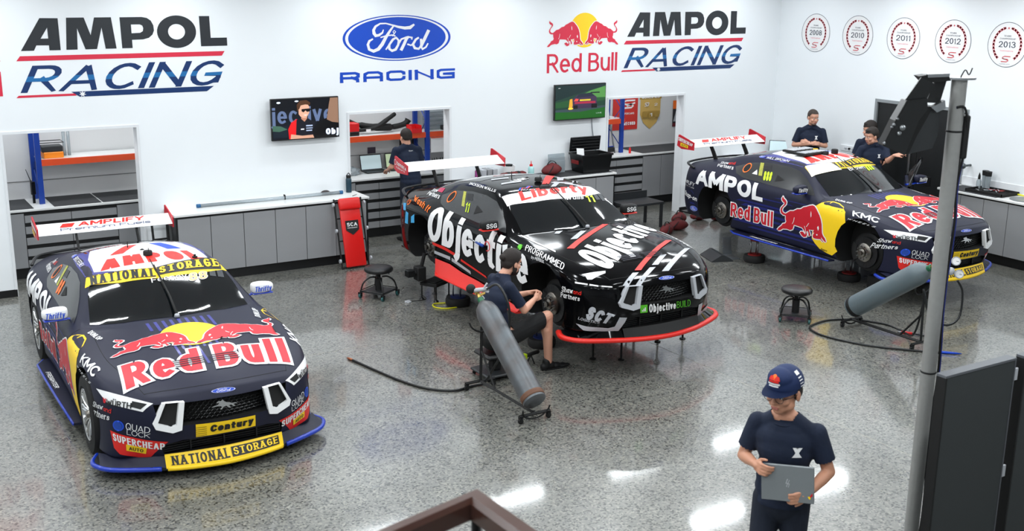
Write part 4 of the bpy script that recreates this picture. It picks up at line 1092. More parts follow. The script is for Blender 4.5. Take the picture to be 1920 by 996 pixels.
'r3_B':[(.094,.004,1.285),(.1,.07,1.284),(-.033,.23,1.297),(-.03,.147,1.3)],
'r4_B':[(.069,.331,1.275),(.049,.408,1.27),(-.102,.612,1.291),(-.181,.584,1.281)],
'r5_B':[(-.246,-.472,1.285),(-.188,-.233,1.307),(-.238,-.193,1.31),(-.293,-.444,1.29)],
'r6_B':[(.442,.158,1.155),(.418,.298,1.152),(-.299,.624,1.442)],
'programmed_B':[(1.018,-.92,.824),(1.714,-.888,.755),(1.654,-.825,.803),(.947,-.857,.864)],
'star_B':[(.902,-.934,.798),(1.014,-.922,.821),(.907,-.856,.866),(.835,-.894,.856)],
'persol_B':[(1.181,-.944,.776),(1.42,-.933,.774),(1.412,-.919,.797),(1.174,-.932,.802)],
'shaw_B':[(1.744,-.921,.544),(1.898,-.883,.558),(1.894,-.881,.6),(1.749,-.922,.607)],
'and_B':[(1.898,-.882,.553),(1.985,-.845,.554),(1.983,-.84,.595),(1.898,-.88,.599)],
'partners_B':[(1.725,-.923,.484),(1.971,-.852,.489),(1.978,-.849,.537),(1.731,-.923,.539)],
'sct_B':[(2.037,-.817,.311),(2.199,-.608,.265),(2.24,-.592,.377),(2.046,-.81,.471)],
'logistics_B':[(1.963,-.861,.295),(2.128,-.706,.27),(2.136,-.705,.296),(1.967,-.858,.325)],
'badge_B':[(2.308,-.101,.698),(2.317,.082,.681),(2.295,.098,.719),(2.278,-.079,.731)],
'pony_B':[(2.355,-.133,.548),(2.36,.08,.531),(2.342,.081,.624),(2.335,-.125,.638)],
'gsq_B':[(2.322,-.339,.38),(2.335,-.257,.379),(2.344,-.269,.466),(2.331,-.353,.467)],
'obj_B':[(2.336,-.237,.374),(2.346,.109,.369),(2.359,.093,.449),(2.347,-.251,.469)],
'build_B':[(2.346,.12,.373),(2.321,.325,.361),(2.337,.306,.439),(2.358,.106,.448)],
'corner_B':[(1.943,-.871,.245),(1.985,-.851,.241),(2.17,-.627,.221),(2.211,-.573,.242),(2.255,-.55,.348),(2.282,-.475,.341),(2.265,-.486,.292),(2.203,-.528,.176),(2.018,-.829,.186)],
'acc1_B':[(1.891,-.863,.677),(2.017,-.79,.676),(2.021,-.795,.663),(1.9,-.865,.662)],
'acc2_B':[(2.031,-.779,.676),(2.105,-.719,.67),(2.11,-.725,.658),(2.037,-.783,.663)],
'acc3_B':[(2.127,-.697,.67),(2.198,-.613,.668),(2.202,-.616,.659),(2.133,-.701,.659)],
'part2_B':[(-1.597,-.758,.978),(-1.165,-.793,.998),(-1.237,-.734,1.046),(-1.797,-.624,1.0)],
'mag_B':[(-1.448,-.658,1.067),(-1.26,-.679,1.089),(-1.342,-.626,1.113),(-1.605,-.566,1.069)],
'jack_B':[(-.733,-.578,1.241),(-.101,-.617,1.238),(-.143,-.563,1.263),(-.82,-.512,1.252)],
's11_B':[(-.496,-.83,.962),(-.404,-.826,.967),(-.476,-.754,1.067),(-.572,-.754,1.065)],
'sstick_B':[(-.625,-.797,1.006),(-.557,-.796,1.008),(-.717,-.678,1.154),(-.786,-.677,1.149)],
'ssq_B':[(-.603,-.742,1.08),(-.466,-.734,1.094),(-.538,-.684,1.157),(-.677,-.69,1.142)],
'stri_B':[(-.287,-.822,.973),(-.314,-.756,1.066),(-.136,-.787,1.025)],
'blue1_B':[(-1.938,-.935,.731),(-1.841,-.947,.743),(-1.874,-.926,.832),(-1.984,-.911,.814)],
'blue2_B':[(-1.672,-.961,.614),(-1.564,-.966,.635),(-1.566,-.964,.747),(-1.661,-.963,.697)],
'blue3_B':[(-1.881,-.943,.571),(-1.772,-.954,.577),(-1.751,-.956,.728),(-1.839,-.948,.735)],
'wingo_B':[(.045,-.411,1.27),(.114,-.242,1.274),(-.02,-.162,1.299),(-.089,-.325,1.295)],
'local_B':[(-.166,-.221,1.306),(-.216,-.041,1.313),(-.558,.195,1.307),(-.327,-.094,1.314)],
'whitesq_B':[(-.417,-.288,1.306),(-.362,-.252,1.309),(-.584,-.018,1.31),(-.667,-.056,1.304)],
'fenderL_B':[(.692,-.782,.904),(1.357,-.753,.853),(1.321,-.729,.858),(.674,-.763,.908)],
}
# ---------- printed artwork ----------
def norm(pts, u=0, v=2):
    x0 = min(p[u] for p in pts); x1 = max(p[u] for p in pts); y0 = min(p[v] for p in pts); y1 = max(p[v] for p in pts)
    return [((p[u]-x0)/(x1-x0), (p[v]-y0)/(y1-y0)) for p in pts], (x0, y0, x1, y1)
BULLN, BB = norm(Q['bull_C'])
BULL = poly2d([BULLN])
BULLO = cat2d(BULL, stroke2d([BULLN+[BULLN[0], BULLN[1]]], .055, 1.5))
BDET = cat2d(poly2d([[(.665, .80), (.68, .74), (.685, .66), (.675, .62), (.665, .70)], [(.815, .40), (.835, .45), (.85, .38), (.84, .31), (.825, .35)]]), disc2d(10, .014, .818, .19, .022),
             stroke2d([[(.645, .45), (.62, .38), (.60, .33)], [(.345, .50), (.34, .42), (.33, .36), (.31, .30)], [(.56, .34), (.585, .25), (.59, .16)]], .014, 1.5))
FORD = union2d(*stroke2d([
    [(.367, .686), (.357, .617), (.324, .566), (.295, .557), (.281, .609), (.277, .677), (.295, .755), (.338, .815), (.389, .818), (.447, .780), (.505, .738), (.563, .712), (.613, .720), (.653, .789)],
    [(.458, .755), (.425, .652), (.389, .523), (.353, .369), (.317, .266), (.273, .223), (.234, .266), (.223, .369), (.237, .446), (.270, .489)],
    [(.338, .515), (.389, .549), (.447, .566), (.476, .54)], [(.447, .54), (.465, .592), (.479, .635), (.465, .664), (.454, .635), (.465, .592)],
    [(.385, .249), (.418, .352), (.454, .472), (.483, .506), (.505, .446), (.501, .352), (.476, .249), (.443, .223), (.418, .266), (.418, .352), (.447, .463)],
    [(.501, .36), (.53, .47), (.58, .51), (.60, .52)], [(.585, .515), (.555, .36), (.525, .225)], [(.565, .43), (.60, .515), (.632, .50), (.625, .46)], [(.585, .36), (.62, .33), (.65, .38)],
    [(.695, .50), (.665, .455), (.638, .352), (.656, .266), (.692, .249), (.717, .317), (.715, .47)], [(.790, .66), (.750, .472), (.714, .300), (.728, .240), (.761, .283), (.782, .369)]],
    [[.02, .04, .055, .07, .07, .06, .05, .035, .03, .035, .05, .065, .075, .04], [.035, .05, .065, .075, .075, .07, .06, .055, .05, .03], .028, .02,
     [.03, .04, .05, .05, .045, .05, .06, .06, .055, .05, .04], .04, .065, .04, .035, [.04, .05, .06, .06, .05, .05, .05], [.07, .07, .065, .05, .04, .03]], 2.35))
OVALS = lambda: [(disc2d(48, .5, .5, .5), 0), (ring2d(48, .45, .477), 1), (FORD, 1)]
PONY = poly2d([[(0, .35), (.10, .52), (.22, .50), (.30, .62), (.42, .66), (.50, .80), (.56, .98), (.62, .86), (.72, .90), (.80, .78), (.76, .70), (.70, .74), (.72, .60), (.80, .52), (.90, .50), (1.0, .38), (.92, .40), (.78, .42), (.66, .40), (.60, .30), (.68, .10), (.62, .06), (.54, .28), (.44, .34), (.34, .12), (.26, .08), (.34, .36), (.24, .36), (.16, .18), (.10, .20), (.16, .40), (.08, .42)]])
PONY = ([(1-u, v) for u, v in PONY[0]], PONY[1])
def MQ(q): return [(q[i][0], -q[i][1], q[i][2]) for i in (1, 0, 3, 2)]
def quadpoly(root, name, q, m, off=.0035, step=.05):
    """an outline of car-space points pressed on to the body"""
    c = sum((Vector(p) for p in q), Vector())/len(q); n = Vector()
    for i in range(len(q)): n += Vector(q[i]).cross(Vector(q[(i+1) % len(q)]))
    n.normalize()
    if n.x*.5+n.z+(n.y*c.y*3) < 0: n = -n
    ax = (Vector((1, 0, 0)) if abs(n.x) < .8 else Vector((0, 1, 0))); ax = (ax-n*ax.dot(n)).normalized(); ay = n.cross(ax)
    uv = [((Vector(p)-c).dot(ax), (Vector(p)-c).dot(ay)) for p in q]
    x0 = min(u for u, v in uv); x1 = max(u for u, v in uv); y0 = min(v for u, v in uv); y1 = max(v for u, v in uv)
    g = poly2d([[((u-x0)/(x1-x0), (v-y0)/(y1-y0)) for u, v in uv]])
    cr = [c+ax*a+ay*b for a, b in ((x0, y0), (x1, y0), (x1, y1), (x0, y1))]
    return conform(name, [(g, 0)], cr, [m], root, off, step)
def txt(root, s, q, m, bold=.03, shear=0., out=None, ob=.05, off=.006, step=.05, both=False, name='lettering', space=1.05, serif=False, t=None, gap=.16):
    t = t or (.10+bold*2.6); r = qratio(q)
    if out:
        a, b = grow_word(s, r, t, .13, shear, gap+.06); L = [(b, 1), (a, 0)]; ms = [m, out]
    else: L = [(word(s, r, t, shear, serif, gap), 0)]; ms = [m]
    o = conform(name, L, q, ms, root, off, step)
    if both: conform(name, L, MQ(q), ms, root, off, step)
    return o
def art(root, name, L, q, ms, off=.006, step=.05, both=False):
    o = conform(name, L, q, ms, root, off, step)
    if both: conform(name, L, MQ(q), ms, root, off, step)
    return o
def box_poly(): return poly2d([[(0, 0), (1, 0), (1, 1), (0, 1)]])
def wing_bvh(): 
    b = BM(); prof = [(-.10, .050), (-.03, .021), (.04, -.010), (.10, -.044)]
    A = [[b.verts.new((-2.28+x, y, 1.22+z)) for x, z in prof] for y in (-.74, .74)]
    for i in range(3): b.faces.new((A[0][i], A[0][i+1], A[1][i+1], A[1][i]))
    b.normal_update(); t = BVHTree.FromBMesh(b); b.free(); return t
WB = wing_bvh()
def wingq(x0, x1, y0, y1): return [(-2.28+x0, y0, 1.25), (-2.28+x0, y1, 1.25), (-2.28+x1, y1, 1.25), (-2.28+x1, y0, 1.25)]
def bullmark(root, q, flip=False, off=.006):
    f = lambda g: ([(1-u, v) for u, v in g[0]], g[1]) if flip else g
    return conform('bull_emblem', [(f(BULLO), 1), (f(BULL), 0), (f(BDET), 1)], q, [BRED, WHITE], root, off, .05)
def common_front(root, k, navy=True):
    art(root, 'maker_oval', OVALS(), Q['badge_A'], [BLU, WHITE], .004, .05)
    flat_art('pony_emblem', [(PONY, 0)], [(2.335, -.115, .545), (2.335, .105, .545), (2.325, .105, .635), (2.325, -.115, .635)], [CHROME], root)
    for nm in ('shaw', 'partners'): txt(root, 'Shaw' if nm == 'shaw' else 'Partners', Q[nm+'_'+k], WHITE, serif=True, t=.17, gap=.12, both=True)
    txt(root, 'and', Q['and_'+k], SRED, .02, both=True)
def livery_navy(root, which):
    # royal streaks low on the doors and ahead of the windshield
    DB = mat('deep_blue_streak', (.06, .09, .40), .42)
    for i, (x0, x1, z0, z1) in enumerate([(-.95, .75, .60, .63), (-.85, .60, .545, .585), (-.98, .85, .46, .50), (-.80, .95, .39, .425), (-1.0, .9, .29, .33), (-.7, .7, .235, .265), (-.5, .2, .70, .72), (-2.1, -1.85, .34, .37), (-2.1, -1.9, .50, .55), (-.2, .55, .76, .775)]):
        for s in (-1, 1): side_poly('blue_streak', [(x0, z0), (x1, z0+.012), (x1-.06, z1+.006), (x0+.10, z1)], DB, root, s, .0018, .1)
    for k in range(9):
        y = -.30+.07*k; top_poly('violet_stripe', [(.92+abs(y)*.0, y), (.92, y+.028), (1.12+.03*(k % 3), y+.028), (1.12+.03*(k % 3), y)], NAVYB, root, .002, .2)
    for k in range(7):
        y = -.20+.06*k; top_poly('violet_stripe', [(1.52, y), (1.52, y+.022), (1.95-.04*(k % 3), y+.022), (1.95-.04*(k % 3), y)], NAVYB, root, .002, .2)
    for s in (-1, 1): front_poly('violet_stripe', [(s*.62, .24), (s*.80, .24), (s*.80, .27), (s*.62, .27)], DB, root, .002)
    # roof
    top_poly('roof_border', [(.02, -.64), (.12, -.45), (.19, 0), (.12, .45), (.02, .64), (-.45, .635), (-.85, .61), (-.85, -.61), (-.45, -.635)], NAVYB, root, .003, .08)
    top_poly('white_roof', [(.02, -.555), (.12, -.36), (.185, 0), (.12, .36), (.02, .555), (-.40, .53), (-.80, .44), (-.86, 0), (-.80, -.44), (-.40, -.53)], WHITE, root, .0045, .08)
    top_poly('roof_chevron', [(-.36, -.33), (-.36, -.20), (-.74, .02), (-.74, -.10)], SRED, root, .007, .08)
    top_poly('roof_chevron', [(-.36, .24), (-.36, .38), (-.76, .26), (-.76, .14)], BLU, root, .007, .08)
    txt(root, 'AMPOL', [(.045, -.50, 1.27), (.045, .52, 1.27), (-.26, .46, 1.30), (-.26, -.42, 1.30)], SRED, t=.27, off=.007)
    txt(root, 'BROC FEENEY' if which == 'A' else 'WILL BROWN', [(-.74, -.615, 1.22), (-.28, -.625, 1.24), (-.28, -.585, 1.26), (-.74, -.575, 1.25)], WHITE, .02)
    art(root, 'maker_oval', OVALS(), [(-.90, -.61, 1.21), (-.78, -.615, 1.22), (-.78, -.57, 1.25), (-.90, -.565, 1.24)], [BLU, WHITE], .006)
    # sun strip
    st = [(.20, -.675), (.31, -.375), (.355, 0), (.31, .375), (.20, .675), (.06, .635), (.14, .33), (.178, 0), (.14, -.33), (.06, -.635)]
    top_poly('sun_strip', st, YEL, root, .006, .05)
    txt(root, 'NATIONAL', Q['national_A'], INK, serif=True, t=.17, gap=.16, off=.009)
    art(root, 'sponsor_box', [(box_poly(), 1), (xf2d(word('STORAGE', 5.0, .2, 0, True, .2), .03, .16, .97, .84), 0)], Q['storage_box_A'], [YEL, INK], .008)
    if which == 'A':
        txt(root, 'Feeney', Q['feeney_A'], WHITE, .02, off=.008); txt(root, '88', Q['n88_A'], mat('print_peach', (1., .72, .50), .4), .05, out=WHITE, off=.008)
        for k in (0, 1): top_poly('screen_mesh_patch', [(.335, .47+.08*k), (.335, .53+.08*k), (.25-.03*k, .545+.08*k), (.26-.03*k, .485+.08*k)], mat('screen_patch', (.17, .19, .21), .5), root, .006, .06)
    else:
        txt(root, 'Brown', Q['feeney_A'], WHITE, .02, off=.008); txt(root, '888', Q['n88_A'], LIME, .04, off=.008)
        art(root, 'masking_sheet', [(box_poly(), 0)], [(.27, -.70, 1.12), (.36, -.22, 1.20), (.17, -.24, 1.26), (.05, -.62, 1.22)], [CREAM], .012)
    # bonnet
    top_poly('sun_disc', [(1.31+.262*math.cos(a), .012+.268*math.sin(a)) for a in [2*PI*k/36 for k in range(36)]], YEL, root, .004, .05)
    qL, qR = Q['bullL_A'], Q['bullR_A']; bullmark(root, [qL[0], qL[1], (1.235, .05, .92), (1.13, -.655, .885)]); bullmark(root, [qR[0], qR[1], (1.05, .86, .857), (1.25, .06, .92)], True)
    txt(root, 'Red Bull', Q['redbull_A'], BRED, t=.19, out=WHITE, gap=.1)
    common_front(root, 'A')
    q = Q['century_A']
    art(root, 'sponsor_plate', [(box_poly(), 0), (xf2d(word('Century', 4.4, .34, .12), .23, .28, .97, .84), 1), (poly2d([[(0, .12+.16*k), (.17, .12+.16*k), (.17, .15+.16*k), (0, .15+.16*k)] for k in range(5)]), 1)],
        [(2.33, -.255, .352), (2.33, .245, .352), (2.347, .243, .455), (2.347, -.255, .468)], [YEL, INK], .008)
    for nm, s_, a, b_ in (('n', 'NATIONAL', -.46, .01), ('s', 'STORAGE', .03, .46)):
        L = [(word(s_, 6.2, .19, 0, True, .2), 0)] if nm == 'n' else [(box_poly(), 0), (xf2d(word(s_, 5.9, .2, 0, True, .2), .03, .14, .97, .86), 1)]
        def P(y, t): q_ = (abs(y)/.5)**2; return (2.30-.05*q_+.092*t-.048*q_*t+.0, y, .215-.11*t)
        g = []
        bmv = BM()
        for li, (gg, mi) in enumerate(L):
            b = BM(); V = [b.verts.new((u, v, 0)) for u, v in gg[0]]
            for f in gg[1]:
                try: b.faces.new([V[i] for i in f])
                except ValueError: pass
            for k in range(1, 12): bmesh.ops.bisect_plane(b, geom=b.verts[:]+b.edges[:]+b.faces[:], plane_co=(k/12, 0, 0), plane_no=(1, 0, 0))
            mp = {v: bmv.verts.new(Vector(P(a+(b_-a)*v.co.x, .80-.62*v.co.y))+Vector((.004, 0, .004))*(1+li*.6)) for v in b.verts}
            for f in b.faces:
                nf = bmv.faces.new([mp[v] for v in f.verts]); nf.material_index = mi
            b.free()
        me = bpy.data.meshes.new('lettering'); bmv.to_mesh(me); bmv.free(); me.materials.append(INK); me.materials.append(YEL)
        o = bpy.data.objects.new('lettering', me); COL.objects.link(o); o.parent = root
    # head lamp covers
    for M_ in (0, 1):
        f = (lambda q: MQ(q)) if M_ else (lambda q: q)
        hl = [(0, 0.75), (0, 1), (1, 1), (.93, .0), (.30, .12)]
        Lq = [(1.86, -.905, .592), (2.235, -.59, .592), (2.232, -.552, .672), (1.76, -.908, .705)]
        g = poly2d([[(0, 1), (.22, .20), (.90, 0), (1, .92)]])
        gi = poly2d([[(.70, .25), (.86, .2), (.93, .75), (.70, .72)]])
        if M_: g = ([(1-u, v) for u, v in g[0]], g[1]); gi = ([(1-u, v) for u, v in gi[0]], gi[1])
        conform('head_lamp_cover', [(g, 0), (gi, 1)], f(Lq), [WHITE, INK], root, .004, .05)
        txt(root, 'WÜRTH', f([(1.945, -.865, .612), (2.135, -.70, .618), (2.125, -.69, .660), (1.935, -.865, .660)]), INK, t=.24, off=.010)
        txt(root, 'W', f([(1.895, -.88, .618), (1.935, -.865, .620), (1.925, -.86, .662), (1.885, -.88, .662)]), BRED, .06, off=.010)
        art(root, 'sponsor_disc', [(ring2d(28, .36, .5), 0), (disc2d(24, .36), 1)], f(Q['qcirc_A']), [BLU, mat('print_blue_dark', (.06, .25, .62), .5)], .004)
        txt(root, 'QUAD', f(Q['quad_A']), WHITE, .005); txt(root, 'LOCK', f(Q['lock_A']), WHITE, .005)
        q = [(2.0, -.84, .19), (2.20, -.56, .17), (2.285, -.47, .335), (1.965, -.855, .40)]
        conform('sponsor_panel', [(poly2d([[(0, 1), (1, 1), (.86, .10), (.62, 0), (.15, .08), (.02, .3)] if not M_ else [(1, 1), (0, 1), (.14, .10), (.38, 0), (.85, .08), (.98, .3)]]), 0)], f(q), [SRED], root, .004, .04)
        txt(root, 'SUPERCHEAP', f([(2.0, -.84, .322), (2.255, -.495, .262), (2.268, -.49, .325), (1.992, -.84, .385)]), WHITE, .045, off=.008)
        art(root, 'sponsor_box', [(box_poly(), 0), (xf2d(word('AUTO', 3.4, .2), .14, .22, .86, .78), 1)], f([(2.085, -.763, .245), (2.175, -.63, .222), (2.20, -.625, .280), (2.09, -.76, .305)]), [YEL, INK], .008)
    txt(root, 'KMC', Q['kmc_A'], WHITE, t=.27, shear=.2, both=True); txt(root, 'WHEELS', [Vector(a).lerp(Vector(b), .22) for a, b in zip(Q['wheels_A'], (Q['wheels_A'][3], Q['wheels_A'][2], Q['wheels_A'][1], Q['wheels_A'][0]))], WHITE, t=.16, gap=1.1, both=True)
    txt(root, 'DUNLOP', Q['dunlop_C'], WHITE, .03, .2, both=True)
    # flanks
    side_poly('yellow_panel', [(p[0], p[2]) for p in Q['yellow_C']], YEL, root, -1, .003, .05); side_poly('yellow_panel', [(p[0], p[2]) for p in Q['yellow_C']], YEL, root, 1, .003, .05)
    x0, z0, x1, z1 = BB
    bullmark(root, [(x0, -.95, z0), (x1, -.95, z0), (x1, -.95, z1), (x0, -.95, z1)], off=.005)
    bullmark(root, [(x1, .95, z0), (x0, .95, z0), (x0, .95, z1), (x1, .95, z1)], True, off=.005)
    q = Q['ampol_C']
    txt(root, 'AMPOL', [(-1.86, -.95, .68), (-.40, -.94, .665), (-.46, -.87, .895), (-1.93, -.83, .895)], WHITE, t=.32, shear=.12, gap=.12, both=True)
    txt(root, 'Red Bull', Q['redbull_C'], BRED, t=.18, out=WHITE, gap=.1, both=True)
    txt(root, 'Shaw', [(-1.62, -.70, 1.01), (-1.42, -.72, 1.03), (-1.44, -.68, 1.075), (-1.66, -.65, 1.05)], WHITE, .02, both=True); txt(root, 'and', [(-1.41, -.72, 1.03), (-1.26, -.72, 1.05), (-1.29, -.68, 1.09), (-1.43, -.68, 1.075)], SRED, .02, both=True)
    txt(root, 'Partners', [(-1.60, -.765, .972), (-1.21, -.80, .985), (-1.25, -.745, 1.035), (-1.66, -.71, 1.015)], WHITE, .02, both=True)
    txt(root, 'AMPLIFY', Q['amplify_C'], WHITE, .035, .2, both=True); txt(root, 'Premium Fuels', Q['premium_C'], WHITE, .0, both=True); txt(root, 'Snap-on', Q['snapon_C'], WHITE, .035, both=True)
    art(root, 'maker_oval', OVALS(), Q['ford_C'], [BLU, WHITE], .005)
    txt(root, 'Repco', [(.76, -.93, .213), (.876, -.93, .215), (.879, -.933, .245), (.765, -.929, .245)], INK, .03, .2)
    txt(root, '888' if which == 'C' else '88', Q['n888_C'], LIME if which == 'C' else ORA, .05, .1, off=.008)
    quadpoly(root, 'sticker_column', Q['stickers_C'], mat('sticker_mix', (.30, .45, .20), .5, col2=(.85, .80, .30), nscale=60), .006)
    quadpoly(root, 'window_vent', Q['tri_C'], MBLACK, .008); quadpoly(root, 'window_patch', Q['sq_C'], SILV if 0 else CARBON, .006)
    quadpoly(root, 'tyre_sticker', Q['white3_C'], WHITE, .006)
    for s in (-1, 1):
        q = [(-.55, -1.005, .132), (-.02, -.998, .132), (-.02, -.955, .132), (-.55, -.962, .132)]
        if s > 0: q = MQ(q)
        flat_art('lettering', [(word('FREIGHTER', 9, .24, .2), 0)], q, [WHITE], root)
    # rear wing and end plates
    conform('lettering', [(word('AMPLIFY', 7.5, .27, .2), 0)], wingq(-.005, -.085, -.30, .46), [SRED], root, .006, .1, bvh=WB)
    conform('wing_block', [(poly2d([[(0, 0), (.75, 0), (1, 1), (.25, 1)]]), 0)], wingq(-.005, -.07, -.50, -.32), [SRED], root, .006, .1, bvh=WB)
    conform('lettering', [(word('Premium Fuels', 18, .16, .1), 0)], wingq(.055, .012, -.50, .50), [NVY], root, .006, .1, bvh=WB)
    for s in (-1, 1):
        qq = [(-2.575, -.757, 1.165), (-2.20, -.757, 1.135), (-2.20, -.757, 1.245), (-2.56, -.757, 1.32)]
        flat_art('lettering', [(xf2d(word('SUPERCHEAP', 5, .22), .02, .52, .98, .92), 0), (xf2d(box_poly(), .2, .05, .7, .42), 1), (xf2d(word('AUTO', 4, .2), .26, .12, .64, .35), 2)], qq if s < 0 else MQ(qq), [WHITE, YEL, INK], root)
    for s in (-1, 1):
        q = [(.405, s*.985-.085, .955), (.405, s*.985+.085, .955), (.405, s*.985+.085, 1.01), (.405, s*.985-.085, 1.01)]
        if which == 'C' and s > 0: q = [(x+.22, y+.215, z+.005) for x, y, z in q]
        flat_art('mirror_lettering', [(word('Thrifty', 3.2, .2, .2), 0)], q, [BLU if which == 'A' else WHITE], root, .001)
def livery_black(root):
    common_front(root, 'B')
    txt(root, 'Objective', [(-1.235, -.96, .50), (1.16, -.945, .455), (1.13, -.91, .875), (-1.15, -.84, .925)], WHITE, t=.25, gap=.08, both=True)
    txt(root, 'Objective', Q['hood_B'], WHITE, t=.24, gap=.08)
    for k in ('comma', ): quadpoly(root, 'white_swoosh', Q[k+'_B'], WHITE, .004)
    for k in ('red1', 'red2'):
        quadpoly(root, 'red_stripe', Q[k+'_B'], SRED, .004); quadpoly(root, 'red_stripe', [(x, -y, z) for x, y, z in Q[k+'_B']], SRED, .004)
    for k in ('silver1', 'silver2'): quadpoly(root, 'silver_stripe', Q[k+'_B'], SILV, .004)
    for k in ('h1', 'h2'): quadpoly(root, 'red_stripe', Q[k+'_B'], SRED, .004 if k == 'h1' else .008)
    for k in ('h3', 'h4', 'h5', 'h6', 'h7', 'h8'): quadpoly(root, 'silver_stripe', Q[k+'_B'], SILV, .006)
    top_poly('red_stripe', [(-.04, -.03), (-.02, .055), (-.50, .46), (-.54, .36)], SRED, root, .005)
    for p in ([(-.14, .255), (-.155, .35), (-.36, .50), (-.40, .42)], [(.085, .01), (.09, .08), (-.06, .25), (-.06, .165)], [(.055, .34), (.03, .42), (-.12, .55), (-.15, .48)], [(-.05, .1), (-.10, .18), (-.02, .42), (.03, .35)], [(.02, .25), (-.02, .30), (.08, .50), (.11, .44)],
              [(-.29, -.445), (-.24, -.20), (-.30, -.15), (-.35, -.41)], [(-.60, -.40), (-.52, -.20), (-.60, -.16), (-.68, -.36)], [(-.78, -.12), (-.72, .02), (-.86, .10), (-.90, -.02)]): top_poly('silver_stripe', p, SILV, root, .005)
    txt(root, 'LOGIC', [(-.27, -.24, 1.31), (-.36, .0, 1.31), (-.44, -.05, 1.31), (-.37, -.28, 1.31)], WHITE, .02)
    st = [(.235, -.675), (.33, -.375), (.37, 0), (.33, .375), (.20, .675), (.04, .635), (.12, .33), (.155, 0), (.12, -.33), (.04, -.635)]
    top_poly('sun_strip', st, WHITE, root, .006, .05)
    txt(root, 'Liberty', [(.25, -.50, 1.18), (.25, .44, 1.18), (.075, .52, 1.24), (.075, -.44, 1.25)], SRED, .06, off=.010)
    art(root, 'swirl_emblem', [(stroke2d([[(0, .2), (.25, .8), (.5, .3), (.8, .9), (1, .5)]], .22, 1.6), 0), (stroke2d([[(.1, .0), (.3, .5), (.55, .1), (.85, .6)]], .16, 1.6), 1)], [(.06, -.40, 1.26), (.06, -.20, 1.27), (-.03, -.20, 1.28), (-.03, -.40, 1.27)], [BLU, SRED], .009)
    txt(root, 'Walls', Q['walls_B'], WHITE, .02, off=.008); txt(root, '11', Q['n11_B'], LIME, .05, off=.008)
    for k in range(2): top_poly('screen_mesh_patch', [(.38, .47+.09*k), (.36, .54+.09*k), (.24-.02*k, .56+.08*k), (.27-.02*k, .49+.08*k)], mat('screen_patch', (.17, .19, .21), .5), root, .006, .06)
    txt(root, 'PROGRAMMED', Q['programmed_B'], WHITE, .01, both=True); txt(root, 'by PERSOL', Q['persol_B'], WHITE, .02)
    star = [(.5+(.5 if k % 2 == 0 else .24)*math.cos(PI*k/8), .5+(.5 if k % 2 == 0 else .24)*math.sin(PI*k/8)) for k in range(16)]
    art(root, 'star_emblem', [(poly2d([star]), 0)], [(.85, -.93, .80), (.965, -.925, .81), (.93, -.87, .86), (.835, -.895, .855)], [GRN])
    quadpoly(root, 'white_line', Q['fenderL_B'], WHITE, .004)
    txt(root, 'SCT', Q['sct_B'], SILV, .08, .35, space=.85); txt(root, 'LOGISTICS', Q['logistics_B'], SILV, .035, .2)
    art(root, 'sponsor_box', [(box_poly(), 0), (poly2d([[(.2+.2*k, .2), (.33+.2*k, .2), (.33+.2*k, .4+.15*k), (.2+.2*k, .4+.15*k)] for k in range(3)]), 1)], Q['gsq_B'], [GRN, WHITE])
    txt(root, 'Objective', Q['obj_B'], WHITE, .06); txt(root, 'BUILD', Q['build_B'], GRN, .0)
    quadpoly(root, 'corner_blade', Q['corner_B'], SILV, .006, .04); quadpoly(root, 'corner_blade', [(x, -y, z) for x, y, z in Q['corner_B']], SILV, .006, .04)
    for k in ('acc1', 'acc2', 'acc3'): quadpoly(root, 'accent_line', Q[k+'_B'], WHITE, .004)
    txt(root, 'Wash It', Q['washit_B'], ORA, .02, .2); txt(root, 'SELF SERVE', Q['washsub_B'], WHITE, .0) if 0 else None
    art(root, 'swirl_emblem', [(stroke2d([[(.2, .9), (0, .5), (.3, .1), (.8, .3), (1, .8), (.6, .9), (.5, .5)]], .14), 0)], [(-1.84, -.90, .80), (-1.74, -.92, .80), (-1.76, -.88, .88), (-1.86, -.86, .88)], [ORA])
    txt(root, 'Partners', [(-1.60, -.765, .972), (-1.21, -.80, .985), (-1.25, -.745, 1.035), (-1.66, -.71, 1.015)], WHITE, .02); txt(root, 'Shaw', [(-1.62, -.70, 1.01), (-1.42, -.72, 1.03), (-1.44, -.68, 1.075), (-1.66, -.65, 1.05)], WHITE, .02)
    quadpoly(root, 'magenta_patch', [(-1.44, -.70, 1.04), (-1.27, -.72, 1.05), (-1.30, -.66, 1.10), (-1.47, -.64, 1.08)], mat('print_magenta', (.72, .10, .30), .4), .004)
    txt(root, 'JACKSON WALLS', [(-.80, -.60, 1.22), (-.14, -.62, 1.24), (-.17, -.585, 1.262), (-.86, -.565, 1.25)], WHITE, .02)
    txt(root, '11', Q['s11_B'], LIME, .05, off=.008)
    quadpoly(root, 'sticker_column', Q['sstick_B'], mat('sticker_mix', (.30, .45, .20), .5, col2=(.85, .80, .30), nscale=60), .006)
    quadpoly(root, 'window_patch', Q['ssq_B'], CARBON, .006); quadpoly(root, 'window_vent', Q['stri_B'], MBLACK, .008)
    LB = mat('print_sky', (.25, .68, .90), .4)
    for k in ('blue1', 'blue2', 'blue3'): quadpoly(root, 'sky_blot', Q[k+'_B'], LB, .004)
    flat_art('lettering', [(xf2d(word('TOYOTA', 4, .22), .2, .45, .97, .80), 0), (xf2d(ring2d(20), 0, .4, .18, .9), 0), (xf2d(word('FORKLIFTS', 7, .16), .2, .18, .9, .36), 0)], [(-2.575, -.757, 1.165), (-2.20, -.757, 1.135), (-2.20, -.757, 1.245), (-2.56, -.757, 1.32)], [WHITE], root)
    for s in (-1, 1):
        flat_art('mirror_lettering', [(word('SSG', 2.6, .22), 0)], [(.405, s*.985-.07, .955), (.405, s*.985+.07, .955), (.405, s*.985+.07, 1.01), (.405, s*.985-.07, 1.01)], [WHITE], root, .001)
